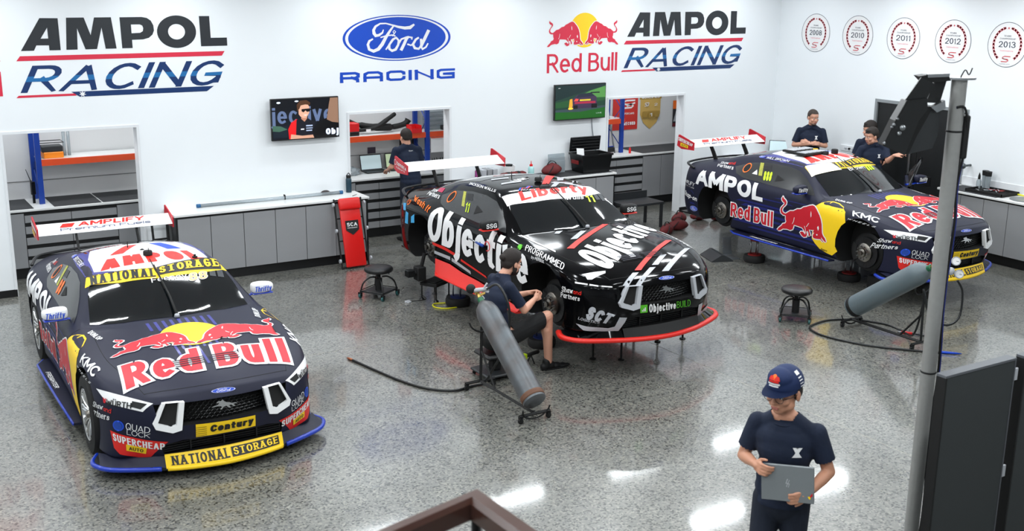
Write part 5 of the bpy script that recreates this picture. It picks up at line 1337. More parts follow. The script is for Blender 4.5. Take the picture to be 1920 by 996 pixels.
livery_navy(CA, 'A'); livery_black(CB); livery_navy(CC, 'C')
# ---------- wall graphics (flat vinyl) ----------
def wallart(name, L, x0, x1, z0, z1, ms, label=None, cat='wall sign', group=None, y=-.002, off=.0006):
    o = flat_art(name, L, [(x0, y, z0), (x1, y, z0), (x1, y, z1), (x0, y, z1)], ms, None, off)
    if label: tag(o, label, cat, group)
    return o
def sub(root, name, L, x0, x1, z0, z1, ms, y=-.002, off=.0006):
    o = flat_art(name, L, [(x0, y, z0), (x1, y, z0), (x1, y, z1), (x0, y, z1)], ms, root, off); return o
WBLK = mat('vinyl_charcoal', (.13, .15, .17), .4); WRED = mat('vinyl_crimson', (.85, .16, .27), .4); WNAVY = mat('vinyl_navy', (.03, .19, .40), .35)
WLB = mat('vinyl_light_blue', (.10, .42, .66), .35); WBLU = mat('vinyl_royal', (.03, .28, .74), .35); WYEL = mat('vinyl_yellow', (1.0, .83, .10), .35)
def band(g, a, b):
    bm = BM(); V = [bm.verts.new((u, v, 0)) for u, v in g[0]]
    for f in g[1]:
        try: bm.faces.new([V[i] for i in f])
        except ValueError: pass
    bmesh.ops.bisect_plane(bm, geom=bm.verts[:]+bm.edges[:]+bm.faces[:], plane_co=(0, a, 0), plane_no=(0, -1, 0), clear_outer=True)
    bmesh.ops.bisect_plane(bm, geom=bm.verts[:]+bm.edges[:]+bm.faces[:], plane_co=(0, b, 0), plane_no=(0, 1, 0), clear_outer=True)
    bm.verts.index_update(); r = ([(v.co.x, v.co.y) for v in bm.verts], [tuple(v.index for v in f.verts) for f in bm.faces]); bm.free(); return r
STAR7 = [(.5+(.5 if k % 2 == 0 else .22)*math.cos(PI/2+PI*k/7), .5+(.5 if k % 2 == 0 else .22)*math.sin(PI/2+PI*k/7)) for k in range(14)]
EL_ = lambda cx, cy, rx, ry: [(cx+rx*math.cos(2*PI*k/40), cy+ry*math.sin(2*PI*k/40)) for k in range(40)]
AMPOLW = [([(2.3, 3.098), (2.547, 3.492), (2.76, 3.489), (2.765, 3.098), (2.631, 3.098), (2.631, 3.16), (2.484, 3.162), (2.451, 3.098)], [(2.54, 3.243), (2.627, 3.376), (2.629, 3.243)]),
 ([(2.833, 3.1), (2.860, 3.494), (3.071, 3.494), (3.139, 3.275), (3.196, 3.494), (3.402, 3.494), (3.445, 3.102), (3.31, 3.102), (3.278, 3.367), (3.203, 3.101), (3.063, 3.1), (2.98, 3.364), (2.967, 3.1)], None),
 ([(3.516, 3.102), (3.509, 3.493), (3.784, 3.494), (3.85, 3.482), (3.9, 3.447), (3.929, 3.387), (3.933, 3.32), (3.91, 3.269), (3.862, 3.229), (3.787, 3.21), (3.646, 3.207), (3.647, 3.103)], [(3.645, 3.401), (3.756, 3.401), (3.788, 3.385), (3.798, 3.352), (3.79, 3.315), (3.755, 3.294), (3.646, 3.29)]),
 (EL_(4.227, 3.30, .256, .210), EL_(4.225, 3.30, .111, .100)), ([(4.531, 3.499), (4.669, 3.498), (4.675, 3.213), (4.895, 3.213), (4.895, 3.106), (4.539, 3.105)], None)]
def team_sign(x0, x1, label):
    """two-line team name between x0 and x1"""
    r = empty('team_name_sign', (0, 0, 0), 0, label, 'wall sign'); w = x1-x0; P = lambda u: x0+w*u
    from mathutils.geometry import tessellate_polygon
    VS, FS = [], []
    for o_, h_ in AMPOLW:
        lp = [[Vector((a, b, 0)) for a, b in o_]]+([[Vector((a, b, 0)) for a, b in h_]] if h_ else []); flat = [v for l_ in lp for v in l_]; b0 = len(VS)
        VS += [((v.x-2.2354)/2.6446, v.y-3.0) for v in flat]; FS += [tuple(i+b0 for i in f) for f in tessellate_polygon(lp)]
    sub(r, 'lettering', [((VS, FS), 0)], P(0), P(1), 3.0, 4.0, [WBLK])
    sub(r, 'red_rule', [(poly2d([[(0, 0), (.985, 0), (1, 1), (.018, 1)]]), 0)], P(.0), P(.99), 2.975, 3.035, [WRED])
    g = word('RACING', 2.25/.34, .20, .42, gap=.2)
    sub(r, 'lettering', [(band(g, -.1, .40), 0), (band(g, .40, .60), 1), (band(g, .60, 1.1), 0)], P(.005), P(.985), 2.585, 2.915, [WNAVY, WLB], off=.0002)
    sub(r, 'navy_rule', [(poly2d([[(.29, -.1), (.96, -.1), (1, 1), (.25, 1)]]), 0)], P(-.0), P(.925), 2.515, 2.575, [WNAVY])
    sub(r, 'red_rule', [(poly2d([[(0, 0), (1, 0), (.97, 1), (.04, 1)]]), 0)], P(-.015), P(.255), 2.525, 2.553, [WRED])
    sub(r, 'star', [(poly2d([STAR7]), 0)], P(.265), P(.30), 2.50, 2.585, [WHITE], y=-.0035)
    return r
team_sign(2.235, 4.88, 'large charcoal and navy team name sign at the left end of the back wall')
team_sign(11.59, 14.27, 'charcoal and navy team name sign right of the sun and bulls emblem')
for dx, first in ((0, True), (-9.42, False)):
    if first: r = empty('bulls_emblem', (0, 0, 0), 0, 'yellow sun with two charging red bulls above red lettering on the back wall', 'emblem')
    else: r = empty('bulls_emblem', (0, 0, 0), 0, 'red bulls emblem cut off by the left edge of the photo', 'emblem')
    sub(r, 'sun_disc', [(disc2d(48), 0)], 10.50+dx, 11.08+dx, 2.945, 3.495, [WYEL])
    sub(r, 'bull', [(BULLO, 1), (BULL, 0), (BDET, 1)], 10.065+dx, 10.765+dx, 2.965, 3.375, [WRED, WHITE], y=-.003)
    f = lambda g: ([(1-u, v) for u, v in g[0]], g[1])
    sub(r, 'bull', [(f(BULLO), 1), (f(BULL), 0), (f(BDET), 1)], 10.80+dx, 11.475+dx, 2.975, 3.375, [WRED, WHITE], y=-.003)
    sub(r, 'lettering', [(word('Red Bull', 1.4/.30, .155, gap=.12), 0)], 10.07+dx, 11.465+dx, 2.555, 2.855, [WRED])
r = empty('maker_oval_sign', (0, 0, 0), 0, 'blue oval script sign above blue block lettering in the middle of the back wall', 'wall sign')
sub(r, 'oval', [(disc2d(64), 0), (cat2d(ring2d(64, .452, .478), FORD), 1)], 6.575, 8.325, 2.83, 3.49, [WBLU, WHITE])
bk = lambda pts: pts
BR = {'R': [[(0, 0), (0, 1), (.82, 1), (1, .84), (1, .58), (.82, .42), (0, .42)], [(.66, .42), (.95, .2), (.95, 0)]], 'A': [[(0, 0), (0, .8), (.2, 1), (.8, 1), (1, .8), (1, 0)], [(0, .38), (1, .38)]],
      'C': [[(1, .72), (1, .84), (.82, 1), (.18, 1), (0, .84), (0, .16), (.18, 0), (.82, 0), (1, .16), (1, .28)]], 'I': [[(.5, 0), (.5, 1)]], 'N': [[(0, 0), (0, 1)], [(0, 1), (1, 0)], [(1, 0), (1, 1)]],
      'G': [[(1, 1), (.18, 1), (0, .84), (0, .16), (.18, 0), (1, 0), (1, .5), (.42, .5)]]}
VS, FS = [], []; x = 0; H = 1.0; t = .34; SC = 1.62
for ch in 'RACING':
    w_ = 0 if ch == 'I' else SC
    for pl in BR[ch]:
        V, F = strokes_real([(x+t*.75+w_*u, .11+.78*v) for u, v in pl], t, th=.22); b = len(VS)
        VS += [(p.x, min(1, max(0, p.y))) for p in V]; FS += [tuple(i+b for i in f) for f in F]
    x += w_+t+.30
mx = max(v[0] for v in VS); mn = min(v[0] for v in VS)
sub(r, 'lettering', [(union2d([((a-mn)/(mx-mn), b) for a, b in VS], FS), 0)], 6.515, 8.40, 2.54, 2.69, [WBLU])
# championship roundels on the right wall
MRED = mat('roundel_red', (.80, .22, .26), .5); MINK = mat('roundel_ink', (.17, .20, .27), .5); MGREY = mat('roundel_grey', (.62, .65, .68), .5)
def roundel(yc, year, label):
    r = empty('championship_roundel', (XR, yc, 3.145), 0, label, 'wall sticker', 'year roundels on the right wall'); R_ = .328
    q = [(-.002, R_, -R_), (-.002, -R_, -R_), (-.002, -R_, R_), (-.002, R_, R_)]
    flat_art('disc', [(disc2d(48), 0), (ring2d(48, .488, .5), 1)], q, [WHITE, MINK], r, .0008)
    leaf = []
    for s in (-1, 1):
        for k in range(11):
            a = math.radians(-52+k*12.2); cx = .5+s*.345*math.cos(a); cy = .5+.375*math.sin(a); ta = a+PI/2
            for d in (-.5, .5):
                an = ta+d*1.1; dx, dy = math.cos(an)*.072, math.sin(an)*.072; nx, ny = -dy*.34, dx*.34; ox, oy = math.cos(a)*d*.03, math.sin(a)*d*.03
                leaf.append([(cx+s*(ox-dx*.4), cy+oy-dy*.4), (cx+s*(ox+nx+dx*.3), cy+oy+ny+dy*.3), (cx+s*(ox+dx), cy+oy+dy), (cx+s*(ox-nx+dx*.3), cy+oy-ny+dy*.3)])
    flat_art('laurel', [(poly2d(leaf+[[(.5+(.032 if k % 2 == 0 else .013)*math.sin(2*PI*k/10), .865+(.032 if k % 2 == 0 else .013)*math.cos(2*PI*k/10)) for k in range(10)]]), 0)], q, [MRED], r, .0022)
    S_ = stroke2d([[(.62, .245), (.47, .245), (.42, .22), (.42, .195), (.46, .185), (.56, .18), (.57, .15), (.53, .125), (.39, .125)]], .018)
    flat_art('lettering', [(cat2d(xf2d(word('TEAMS', 3.2, .16), .40, .675, .58, .712), xf2d(word('CHAMPIONSHIP', 9, .16), .30, .615, .70, .650)), 1), (xf2d(word(year, 2.6, .15), .285, .44, .715, .575), 1), (xf2d(word('TeamVodafone', 9, .12), .33, .35, .67, .385), 2), (cat2d(S_, stroke2d([[(.41, .205), (.56, .16)]], .012)), 0), (xf2d(word('SUPERCARS', 8, .14), .36, .062, .62, .085), 3)], q, [MRED, MINK, mat('roundel_pink', (.93, .55, .60), .5), MGREY], r, .0012)
for yc, yr, w_ in ((-.877, '2008', 'nearest the room corner'), (-1.818, '2010', 'second from the corner'), (-2.762, '2011', 'in the middle of the row'), (-3.706, '2012', 'fourth from the corner'), (-4.65, '2013', 'at the right edge of the photo')):
    roundel(yc, yr, 'white laurel roundel reading %s %s' % (yr, w_))
# ---------- screens ----------
def screen(x0, x1, z0, z1, label):
    r = empty('wall_screen', ((x0+x1)/2, 0, (z0+z1)/2), 0, label, 'television'); w, h = (x1-x0)/2, (z1-z0)/2
    bm = BM(); bx(bm, -w, w, -.12, -.075, -h, h, .006); obj('casing', bm, BLKPL, r)
    bm = BM(); bx(bm, -.15, .15, -.075, -.002, -.1, .1); obj('wall_bracket', bm, MBLACK, r)
    bm = BM(); bx(bm, w-.035, w-.015, -.122, -.12, -h+.003, -h+.008); obj('power_lamp', bm, SILV, r)
    return r, w-.014, h-.016
def scr(c): return mat('screen_%02x%02x%02x' % tuple(int(v*255) for v in c), c, .25, emit=.75)
def picture(r, w, h, layers):
    """layers: list of (geometry, colour) in 0..1 space"""
    ms = []; L = []
    for g, c in layers:
        m = scr(c)
        if m not in ms: ms.append(m)
        L.append((g, ms.index(m)))
    flat_art('picture', L, [(-w, -.1205, -h), (w, -.1205, -h), (w, -.1205, h), (-w, -.1205, h)], ms, r, .00035)
R4 = lambda x0, y0, x1, y1: poly2d([[(x0, y0), (x1, y0), (x1, y1), (x0, y1)]])
D_ = lambda cx, cy, rx, ry: poly2d([[(cx+rx*math.cos(2*PI*k/20), cy+ry*math.sin(2*PI*k/20)) for k in range(20)]])
PL = lambda *p: poly2d([list(p)])
r, w_, h_ = screen(5.425, 6.435, 1.785, 2.37, 'wall television left of the middle opening showing an interview with a young man')
picture(r, w_, h_, [(R4(0, 0, 1, 1), (.05, .07, .11)), (R4(0, .72, 1, 1), (.03, .04, .07)), (xf2d(word('jective', 4, .2), -.02, .40, .92, .82), (.36, .42, .55)), (R4(0, .05, .22, .34), (.08, .12, .16)),
    (poly2d([[(.0, .36), (.12, .34), (.22, .25), (.1, .2), (0, .22)]]), (.25, .38, .32)), (D_(.10, .93, .03, .025), (.9, .95, 1)), (D_(.37, .95, .03, .02), (.9, .95, 1)),
    (PL((.24, 0), (.23, .25), (.28, .42), (.36, .50), (.40, .48), (.40, 0)), (.85, .10, .12)), (PL((.34, 0), (.36, .48), (.43, .53), (.54, .50), (.62, .40), (.62, 0)), (.07, .08, .12)),
    (PL((.43, .50), (.44, .62), (.52, .62), (.52, .50), (.48, .42)), (.72, .50, .40)), (PL((.395, .62), (.395, .80), (.43, .88), (.52, .89), (.56, .80), (.555, .64), (.51, .52), (.46, .52), (.42, .56)), (.84, .64, .54)),
    (PL((.375, .70), (.37, .86), (.42, .96), (.52, .97), (.575, .90), (.57, .84), (.50, .86), (.43, .84), (.41, .76)), (.30, .19, .12)), (PL((.44, .745), (.57, .755), (.57, .68), (.52, .67), (.50, .71), (.47, .66), (.44, .69)), (.04, .04, .05)),
    (PL((.46, .595), (.53, .60), (.50, .575)), (.95, .90, .88)), (PL((.26, 0), (.27, .12), (.44, .07), (.60, .08), (.62, 0)), (.80, .60, .50)), (R4(.42, .22, .47, .25), (.9, .9, .92)), (R4(.50, .30, .60, .335), (.65, .70, .80)), (R4(.50, .24, .60, .27), (.55, .60, .70)), (R4(.50, .18, .59, .21), (.65, .70, .80)),
    (PL((.62, 0), (.60, .2), (.70, .42), (.84, .50), (1, .48), (1, 0)), (.02, .025, .035)), (PL((.82, .45), (.86, .85), (.88, 1), (1, 1), (1, .35), (.90, .38)), (.55, .42, .34)), (xf2d(word('Obj', 1.6, .3), .80, .06, 1.0, .22), (.85, .88, .95))])
r, w_, h_ = screen(10.155, 11.168, 1.80, 2.375, 'wall television right of the middle opening showing a race car on grass verges')
picture(r, w_, h_, [(R4(0, 0, 1, 1), (.10, .22, .17)), (PL((0, 1), (0, .55), (.35, .70), (1, .95), (1, 1)), (.06, .15, .15)), (PL((0, .34), (.3, .36), (1, .52), (1, .95), (.6, .78), (.45, .60), (0, .50)), (.13, .30, .16)), (PL((.42, .62), (.70, .82), (1, .94), (1, .60)), (.30, .52, .25)),
    (PL((0, 0), (1, 0), (1, .30), (.5, .20), (0, .22)), (.10, .34, .10)), (PL((0, .22), (.5, .20), (1, .30), (1, .36), (0, .28)), (.20, .26, .28)),
    (PL((.32, .30), (.30, .52), (.42, .70), (.72, .74), (.82, .62), (.84, .34), (.76, .30)), (.22, .16, .26)), (PL((.42, .62), (.45, .72), (.70, .76), (.78, .65)), (.12, .14, .20)), (R4(.38, .44, .80, .50), (.62, .14, .24)), (R4(.48, .52, .70, .57), (.80, .70, .20)), (PL((.36, .52), (.40, .60), (.46, .58), (.44, .52)), (.90, .30, .25)),
    (R4(.70, .74, .88, .775), (.08, .09, .12)), (PL((.26, .28), (.28, .58), (.33, .60), (.34, .40), (.32, .28)), (.85, .62, .20)), (D_(.30, .31, .05, .03), (1, .80, .25)), (PL((.36, .30), (.36, .40), (.44, .40), (.44, .30)), (.04, .04, .05)), (PL((.72, .30), (.72, .42), (.83, .42), (.83, .30)), (.04, .04, .05)), (xf2d(word('LIVE', 4, .15), .82, .12, .93, .15), (.8, .85, .85)), (R4(.05, .92, .09, .935), (.8, .8, .8))])
bm = BM(); tube(bm, smooth_path([(10.97, -.012, 1.80), (11.0, -.012, 1.55), (11.10, -.012, 1.15), (11.14, -.012, .98)], 6), .008, 6); tag(obj('power_cable', bm, mat('grey_cable', (.55, .58, .60), .5), None, True), 'grey cable hanging from the right television down to the counter', 'cable')
# ---------- posters in the right opening ----------
r = empty('red_poster', (0, 0, 0), 0, 'red poster with white S emblem behind the blue rack in the right opening', 'poster')
y_ = 1.612
def pp(root, name, L, x0, x1, z0, z1, ms, off=.002): return flat_art(name, L, [(x0, y_, z0), (x1, y_, z0), (x1, y_, z1), (x0, y_, z1)], ms, root, off)
SLOGO = stroke2d([[(1, .95), (.3, .95), (.05, .85), (.05, .68), (.25, .58), (.75, .55), (.85, .42), (.7, .25), (-.05, .22)], [(.3, .42), (1.0, .70)]], .16, 1.4)
pp(r, 'sheet', [(R4(0, 0, 1, 1), 0)], 12.62, 13.20, 1.29, 2.15, [mat('poster_red', (.80, .20, .17), .5)])
pp(r, 'print', [(xf2d(SLOGO, .4, .42, .88, .64), 0), (xf2d(word('SUPERCARS', 6, .16), .35, .33, .85, .37), 0), (xf2d(word('RECORD', 3, .2), .45, .10, .9, .17), 0), (xf2d(word('SERIES', 5, .2), .4, .80, .85, .85), 0)], 12.62, 13.20, 1.29, 2.15, [WHITE], .004)
r = empty('gold_shield_poster', (0, 0, 0), 0, 'gold shield-shaped poster with a ribbon hanging above the right opening bench', 'poster')
GD2 = mat('print_gold_dark', (.66, .53, .24), .45)
pp(r, 'shield', [(PL((.04, .35), (.04, .78), (0, .78), (0, .88), (.04, .88), (.04, 1), (.96, 1), (.96, .88), (1, .88), (1, .78), (.96, .78), (.96, .35), (.8, .15), (.5, 0), (.2, .15)), 0)], 13.24, 13.76, 1.27, 2.08, [GOLD])
pp(r, 'print', [(R4(0, .70, 1, .80), 1), (xf2d(word('QUALIFIED', 6, .2), .08, .715, .92, .775), 0), (xf2d(word('BROWN', 3, .2), .18, .84, .82, .90), 1), (xf2d(SLOGO, .22, .52, .42, .62), 0), (xf2d(word('2', 1, .2), .65, .54, .80, .60), 0), (R4(.12, .28, .36, .42), 1), (R4(.38, .26, .62, .42), 1), (R4(.64, .28, .88, .42), 1), (xf2d(word('1', 1, .3), .44, .30, .54, .38), 0)], 13.24, 13.76, 1.27, 2.08, [WHITE, GD2], .004)
r = empty('small_poster', (0, 0, 0), 0, 'narrow orange and dark poster at the right edge of the right opening', 'poster')
pp(r, 'sheet', [(R4(0, 0, 1, 1), 0), (R4(0, .68, 1, 1), 1), (R4(0, 0, 1, .14), 2), (PL((.1, .2), (.5, .6), (.9, .5), (.8, .2)), 3)], 14.05, 14.20, 1.28, 1.78, [mat('poster_dark', (.14, .13, .15), .5), ORA, mat('poster_maroon', (.40, .06, .12), .5), SILV])
# ---------- workshop things ----------
STEELG = mat('galvanised_grey', (.42, .47, .50), .40, metal=.3, nscale=5, col2=(.27, .19, .14))
CYLG = mat('worn_grey_green_paint', (.33, .40, .43), .45, noise=.3, nscale=6, col2=(.40, .43, .44))
VINYL = mat('black_vinyl', (.07, .07, .075), .38, bump=.1)
REDV = mat('red_vinyl', (.84, .09, .08), .35, bump=.25, bscale=12)
MAROON = mat('maroon_canvas', (.42, .10, .11), .7, noise=.3, nscale=14, bump=.2, bscale=90)
BRASS = mat('brass', (.75, .62, .35), .3, metal=1)
GREENR = mat('green_ring', (.10, .38, .24), .4)
CLEAR = mat('clear_plastic', (.78, .82, .84), .15, trans=.6)
TEALW = mat('teal_caster', (.14, .33, .33), .5)
DGREY = mat('dark_grey_powdercoat', (.16, .17, .18), .45)
def caster(root, x, y, r=.028, m=None, name='caster'):
    bm = BM(); lathe(bm, [(r*.5, -r*.5), (r, -r*.42), (r, r*.42), (r*.5, r*.5)], 14, T(x, y, r) @ RX(PI/2), 1); bx(bm, x-r*.6, x+r*.6, y-r*.75, y-r*.6, r*.8, r*2.4, 0); bx(bm, x-r*.6, x+r*.6, y+r*.6, y+r*.75, r*.8, r*2.4, 0); bx(bm, x-r*.7, x+r*.7, y-r*.75, y+r*.75, r*2.3, r*2.6, 0)
    return obj(name, bm, [BLKPL, m or RUBBER], root, True, 40)
def stool(x, y, rz, label, tray=True):
    t = empty('roller_stool', (x, y, 0), rz, label, 'stool', 'mechanics stools')
    bm = BM(); lathe(bm, [(.0, .335), (.165, .335), (.185, .35), (.188, .375), (.175, .395), (.12, .405), (0, .408)], 36); obj('seat', bm, VINYL, t, True, 60)
    bm = BM(); lathe(bm, [(.045, .07), (.045, .25), (.025, .25), (.025, .335)], 18); obj('gas_column', bm, MBLACK, t, True, 40)
    for k in range(4):
        a = PI/4+PI/2*k; c, s = math.cos(a), math.sin(a); bm = BM()
        tube(bm, smooth_path([(.045*c, .045*s, .265), (.12*c, .12*s, .262), (.20*c, .20*s, .20), (.235*c, .235*s, .10), (.24*c, .24*s, .075)], 4), .011, 8); obj('leg', bm, BLKPL, t, True)
        caster(t, .245*c, .245*s, .03, TEALW)
    bm = BM(); bx(bm, -.17, .17, -.17, .17, .075, .088, .002); obj('tray', bm, DGREY, t)
    bm = BM(); tube(bm, [(-.175, -.175, .10), (.175, -.175, .10), (.175, .175, .10), (-.175, .175, .10)], .006, 6, closed=True); obj('tray_rail', bm, BLKPL, t)
    bm = BM(); tube(bm, [(.05, -.02, .31), (.13, -.05, .30), (.16, -.06, .27)], .006, 6); obj('height_lever', bm, BLKPL, t, True)
    return t
stool(5.995, -2.30, .55, 'black roller stool on the floor left of the black car')
stool(9.99, -5.74, .75, 'black roller stool beside the right gas bottle trolley')
def bottle_trolley(x, y, label, L=1.25, rise=.72, M_=STEELG, sgn=1):
    """T-frame on four casters; local +y is the raised valve end"""
    t = empty('bottle_trolley', (x, y, 0), 0 if sgn > 0 else PI, label, 'trolley', 'gas bottle trolleys')
    tb = lambda nm, pts, r=.017: obj(nm, tube(BM(), pts, r, 4), MBLACK, t)
    tb('spine', [(0, 0, .075), (0, 1.02, .075)]); tb('rear_bar', [(-.17, 0, .075), (.17, 0, .075)]); tb('front_bar', [(-.17, 1.02, .075), (.17, 1.02, .075)])
    tb('post', [(0, 1.01, .07), (0, .99, .66)]); tb('brace', [(0, .72, .08), (0, .99, .40)], .012)
    ringp = [(.145*math.cos(a), .985+.04*math.sin(a), .72+.10*math.sin(a)) for a in [PI+PI*k/10 for k in range(11)]]
    tb('cradle', ringp, .010)
    rp = [(.15*math.cos(a), -.03-.05*math.cos(a)*0+.06*math.sin(a)*-.6, .14+.13*math.sin(a)*.9) for a in [PI+PI*k/10 for k in range(11)]]
    tb('foot_strap', rp, .010)
    for sx in (-1, 1):
        for yy in (0, 1.02): caster(t, sx*.155, yy, .026)
    b = empty('gas_bottle', (x, y, 0), 0, None, None)
    return t
def gas_bottle(base, top, r, m, label, rust):
    ax = (Vector(top)-Vector(base)); L = ax.length; M_ = frame((0, 0, 0), ax, (1, 0, 0))
    b = empty('gas_bottle', base, 0, label, 'gas bottle', 'gas bottles lying on trolleys')
    bm = BM(); lathe(bm, [(0, .02), (r*.75, .0), (r*.97, .015), (r, .06), (r, L-.17), (r*.97, L-.12), (r*.80, L-.05), (r*.45, L-.005), (r*.26, L+.02)], 40, M_); obj('shell', bm, m, b, True, 50)
    bm = BM(); lathe(bm, [(r*1.004, .035), (r*1.012, .05), (r*1.012, .075), (r*1.004, .09)], 40, M_); obj('foot_ring', bm, rust, b, True)
    bm = BM(); lathe(bm, [(r*.28, L+.01), (r*.28, L+.06), (r*.2, L+.07)], 20, M_); obj('neck_ring', bm, GREENR, b, True, 40)
    bm = BM(); lathe(bm, [(.018, L+.05), (.018, L+.13), (.028, L+.14), (.028, L+.165), (0, L+.17)], 12, M_); c = M_ @ Vector((0, 0, L+.10)); tube(bm, [c, c+Vector((.07, 0, .02))], .014, 8); obj('valve', bm, BRASS, b, True, 40)
    return b, M_, L
RUST = mat('rusted_steel', (.42, .28, .20), .7, noise=.4, nscale=30)
def TR_(x, y, s, label): 
    t = bottle_trolley(x, y, label, sgn=s)
    for o in [o for o in COL.objects if o.name.startswith('gas_bottle') and not o.children]: bpy.data.objects.remove(o)
    return t
TR_(5.44, -6.885, 1, 'black wheeled trolley frame under the rusty bottle by the crouching mechanic')
b1, M1, L1 = gas_bottle((5.437, -6.90, .19), (5.447, -5.90, .90), .118, STEELG, 'rust-streaked grey gas bottle tilted on a trolley behind the crouching mechanic', RUST)
# regulator at the head of the first bottle
p = (M1 @ Vector((0, 0, L1+.13)))
bm = BM(); bmesh.ops.create_uvsphere(bm, u_segments=14, v_segments=8, radius=.05, matrix=T(*(p+Vector((-.06, .03, .05))))); obj('regulator_knob', bm, MBLACK, b1, True)
bm = BM(); tube(bm, [p+Vector((-.05, 0, .04)), p+Vector((.12, 0, .03))], .022, 8); tube(bm, [p+Vector((.06, 0, .03)), p+Vector((.10, -.02, .10))], .010, 6); tube(bm, [p+Vector((.02, 0, .0)), p+Vector((.05, -.03, -.06))], .02, 8); obj('regulator', bm, SILV, b1, True, 40)
HOSE = mat('black_hose', (.055, .065, .07), .4)
P0 = Vector((5.437, -6.90, .20))+p
hp = [P0+Vector((.10, -.02, .03)), (5.50, -6.10, 1.13), (5.53, -6.24, .98), (5.545, -6.25, .753), (5.51, -6.22, .52), (5.48, -6.05, .25), (5.50, -5.85, .04), (5.42, -5.81, .014), (5.341, -5.819, .014), (5.149, -5.83, .014), (4.946, -5.642, .014), (4.817, -5.299, .014), (4.725, -4.852, .014), (4.655, -4.46, .014)]
h = empty('air_hose', (5.1, -5.8, 0), 0, 'black hose running from the rusty bottle out across the floor to the left', 'hose')
h2 = obj('hose', tube(BM(), [Vector(v)-Vector((5.1, -5.8, 0)) for v in smooth_path(hp, 8)], .0125, 8), HOSE, h, True)
obj('hose_nozzle', tube(BM(), [Vector(v)-Vector((5.1, -5.8, 0)) for v in [(4.657, -4.47, .014), (4.643, -4.40, .014), (4.637, -4.37, .014)]], [.014, .014, .006], 8), mat('copper_nozzle', (.65, .40, .28), .4, metal=.6), h, True)
TR_(10.40, -6.27, -1, 'black wheeled trolley frame under the smooth grey bottle by the steel pole')
b2, M2, L2 = gas_bottle((10.40, -6.255, .215), (10.38, -7.28, .93), .128, CYLG, 'smooth blue-grey gas bottle tilted on a trolley behind the steel pole', MBLACK)
p = M2 @ Vector((0, 0, L2+.10)); P0 = Vector((10.40, -6.255, .215))
bm = BM(); tube(bm, [p, p+Vector((.12, -.03, .03)), p+Vector((.20, -.04, -.04))], .022, 8); bmesh.ops.create_uvsphere(bm, u_segments=14, v_segments=8, radius=.045, matrix=T(*(p+Vector((.24, -.05, -.08))))); obj('regulator', bm, SILV, b2, True, 40)
bm = BM(); bmesh.ops.create_uvsphere(bm, u_segments=12, v_segments=8, radius=.035, matrix=T(*(p+Vector((.07, 0, .05))))); obj('regulator_knob', bm, MBLACK, b2, True)
for dx, dz in ((.30, .03), (.38, -.13)):
    c = p+Vector((dx, -.06, dz)); Mg = frame(c, (-.65, -.7, .3)); bm = BM(); lathe(bm, [(.045, -.02), (.05, -.015), (.05, .012), (.044, .014), (.042, .008), (0, .008)], 24, Mg); g = obj('pressure_gauge', bm, SILV, b2, True, 40)
    bm = BM(); lathe(bm, [(.040, .0085), (0, .0088)], 20, Mg); bx(bm, -.002, .002, 0, .03, .009, .011, 0, Mg @ RZ(.6), 1); obj('dial', bm, [WHITE, INK], b2)
h = empty('air_hose', (10.3, -6.6, 0), 0, 'black hose with blue tip looped around the right gas bottle trolley', 'hose'); O_ = Vector((10.3, -6.6, 0))
hp = [P0+p+Vector((.36, -.06, -.20)), P0+p+Vector((.42, -.10, -.34)), P0+p+Vector((.38, -.12, -.62)), P0+p+Vector((.22, -.08, -.70)), P0+p+Vector((.06, .02, -.60)), P0+p+Vector((.0, .1, -.3)), P0+p+Vector((.05, .12, -.45)), (10.50, -7.1, .10), (10.72, -6.75, .013), (10.759, -6.48, .013), (10.619, -6.20, .013), (10.50, -6.10, .013), (10.31, -6.02, .013), (10.113, -6.02, .013), (9.85, -6.12, .013), (9.76, -6.40, .013), (9.859, -6.788, .013), (10.004, -7.049, .013), (10.266, -7.352, .013), (10.44, -7.52, .013)]
obj('hose', tube(BM(), [Vector(v)-O_ for v in smooth_path(hp, 8)], .0125, 8), HOSE, h, True)
obj('hose_tip', tube(BM(), [Vector(v)-O_ for v in [(10.44, -7.52, .016), (10.50, -7.58, .016), (10.56, -7.64, .016), (10.60, -7.68, .016)]], [.017, .016, .013, .006], 8), mat('blue_anodised', (.05, .25, .70), .3, metal=.4), h, True)
h = empty('hose_coupling', (10.68, -6.83, .0), 0, 'hose end with red collar lying on the floor by the right trolley', 'hose fitting'); O_ = Vector((10.68, -6.83, 0))
obj('red_collar', tube(BM(), [Vector(v)-O_ for v in [(10.665, -6.80, .016), (10.73, -6.90, .016)]], .017, 8), RED, h, True); obj('steel_end', tube(BM(), [Vector(v)-O_ for v in [(10.64, -6.76, .016), (10.665, -6.80, .016)]], .012, 8), STEEL, h, True)
obj('short_hose', tube(BM(), [Vector(v)-O_ for v in smooth_path([(10.73, -6.90, .016), (10.79, -7.02, .014), (10.80, -7.15, .014), (10.70, -7.28, .014), (10.52, -7.32, .05)], 5)], .010, 8), HOSE, h, True)
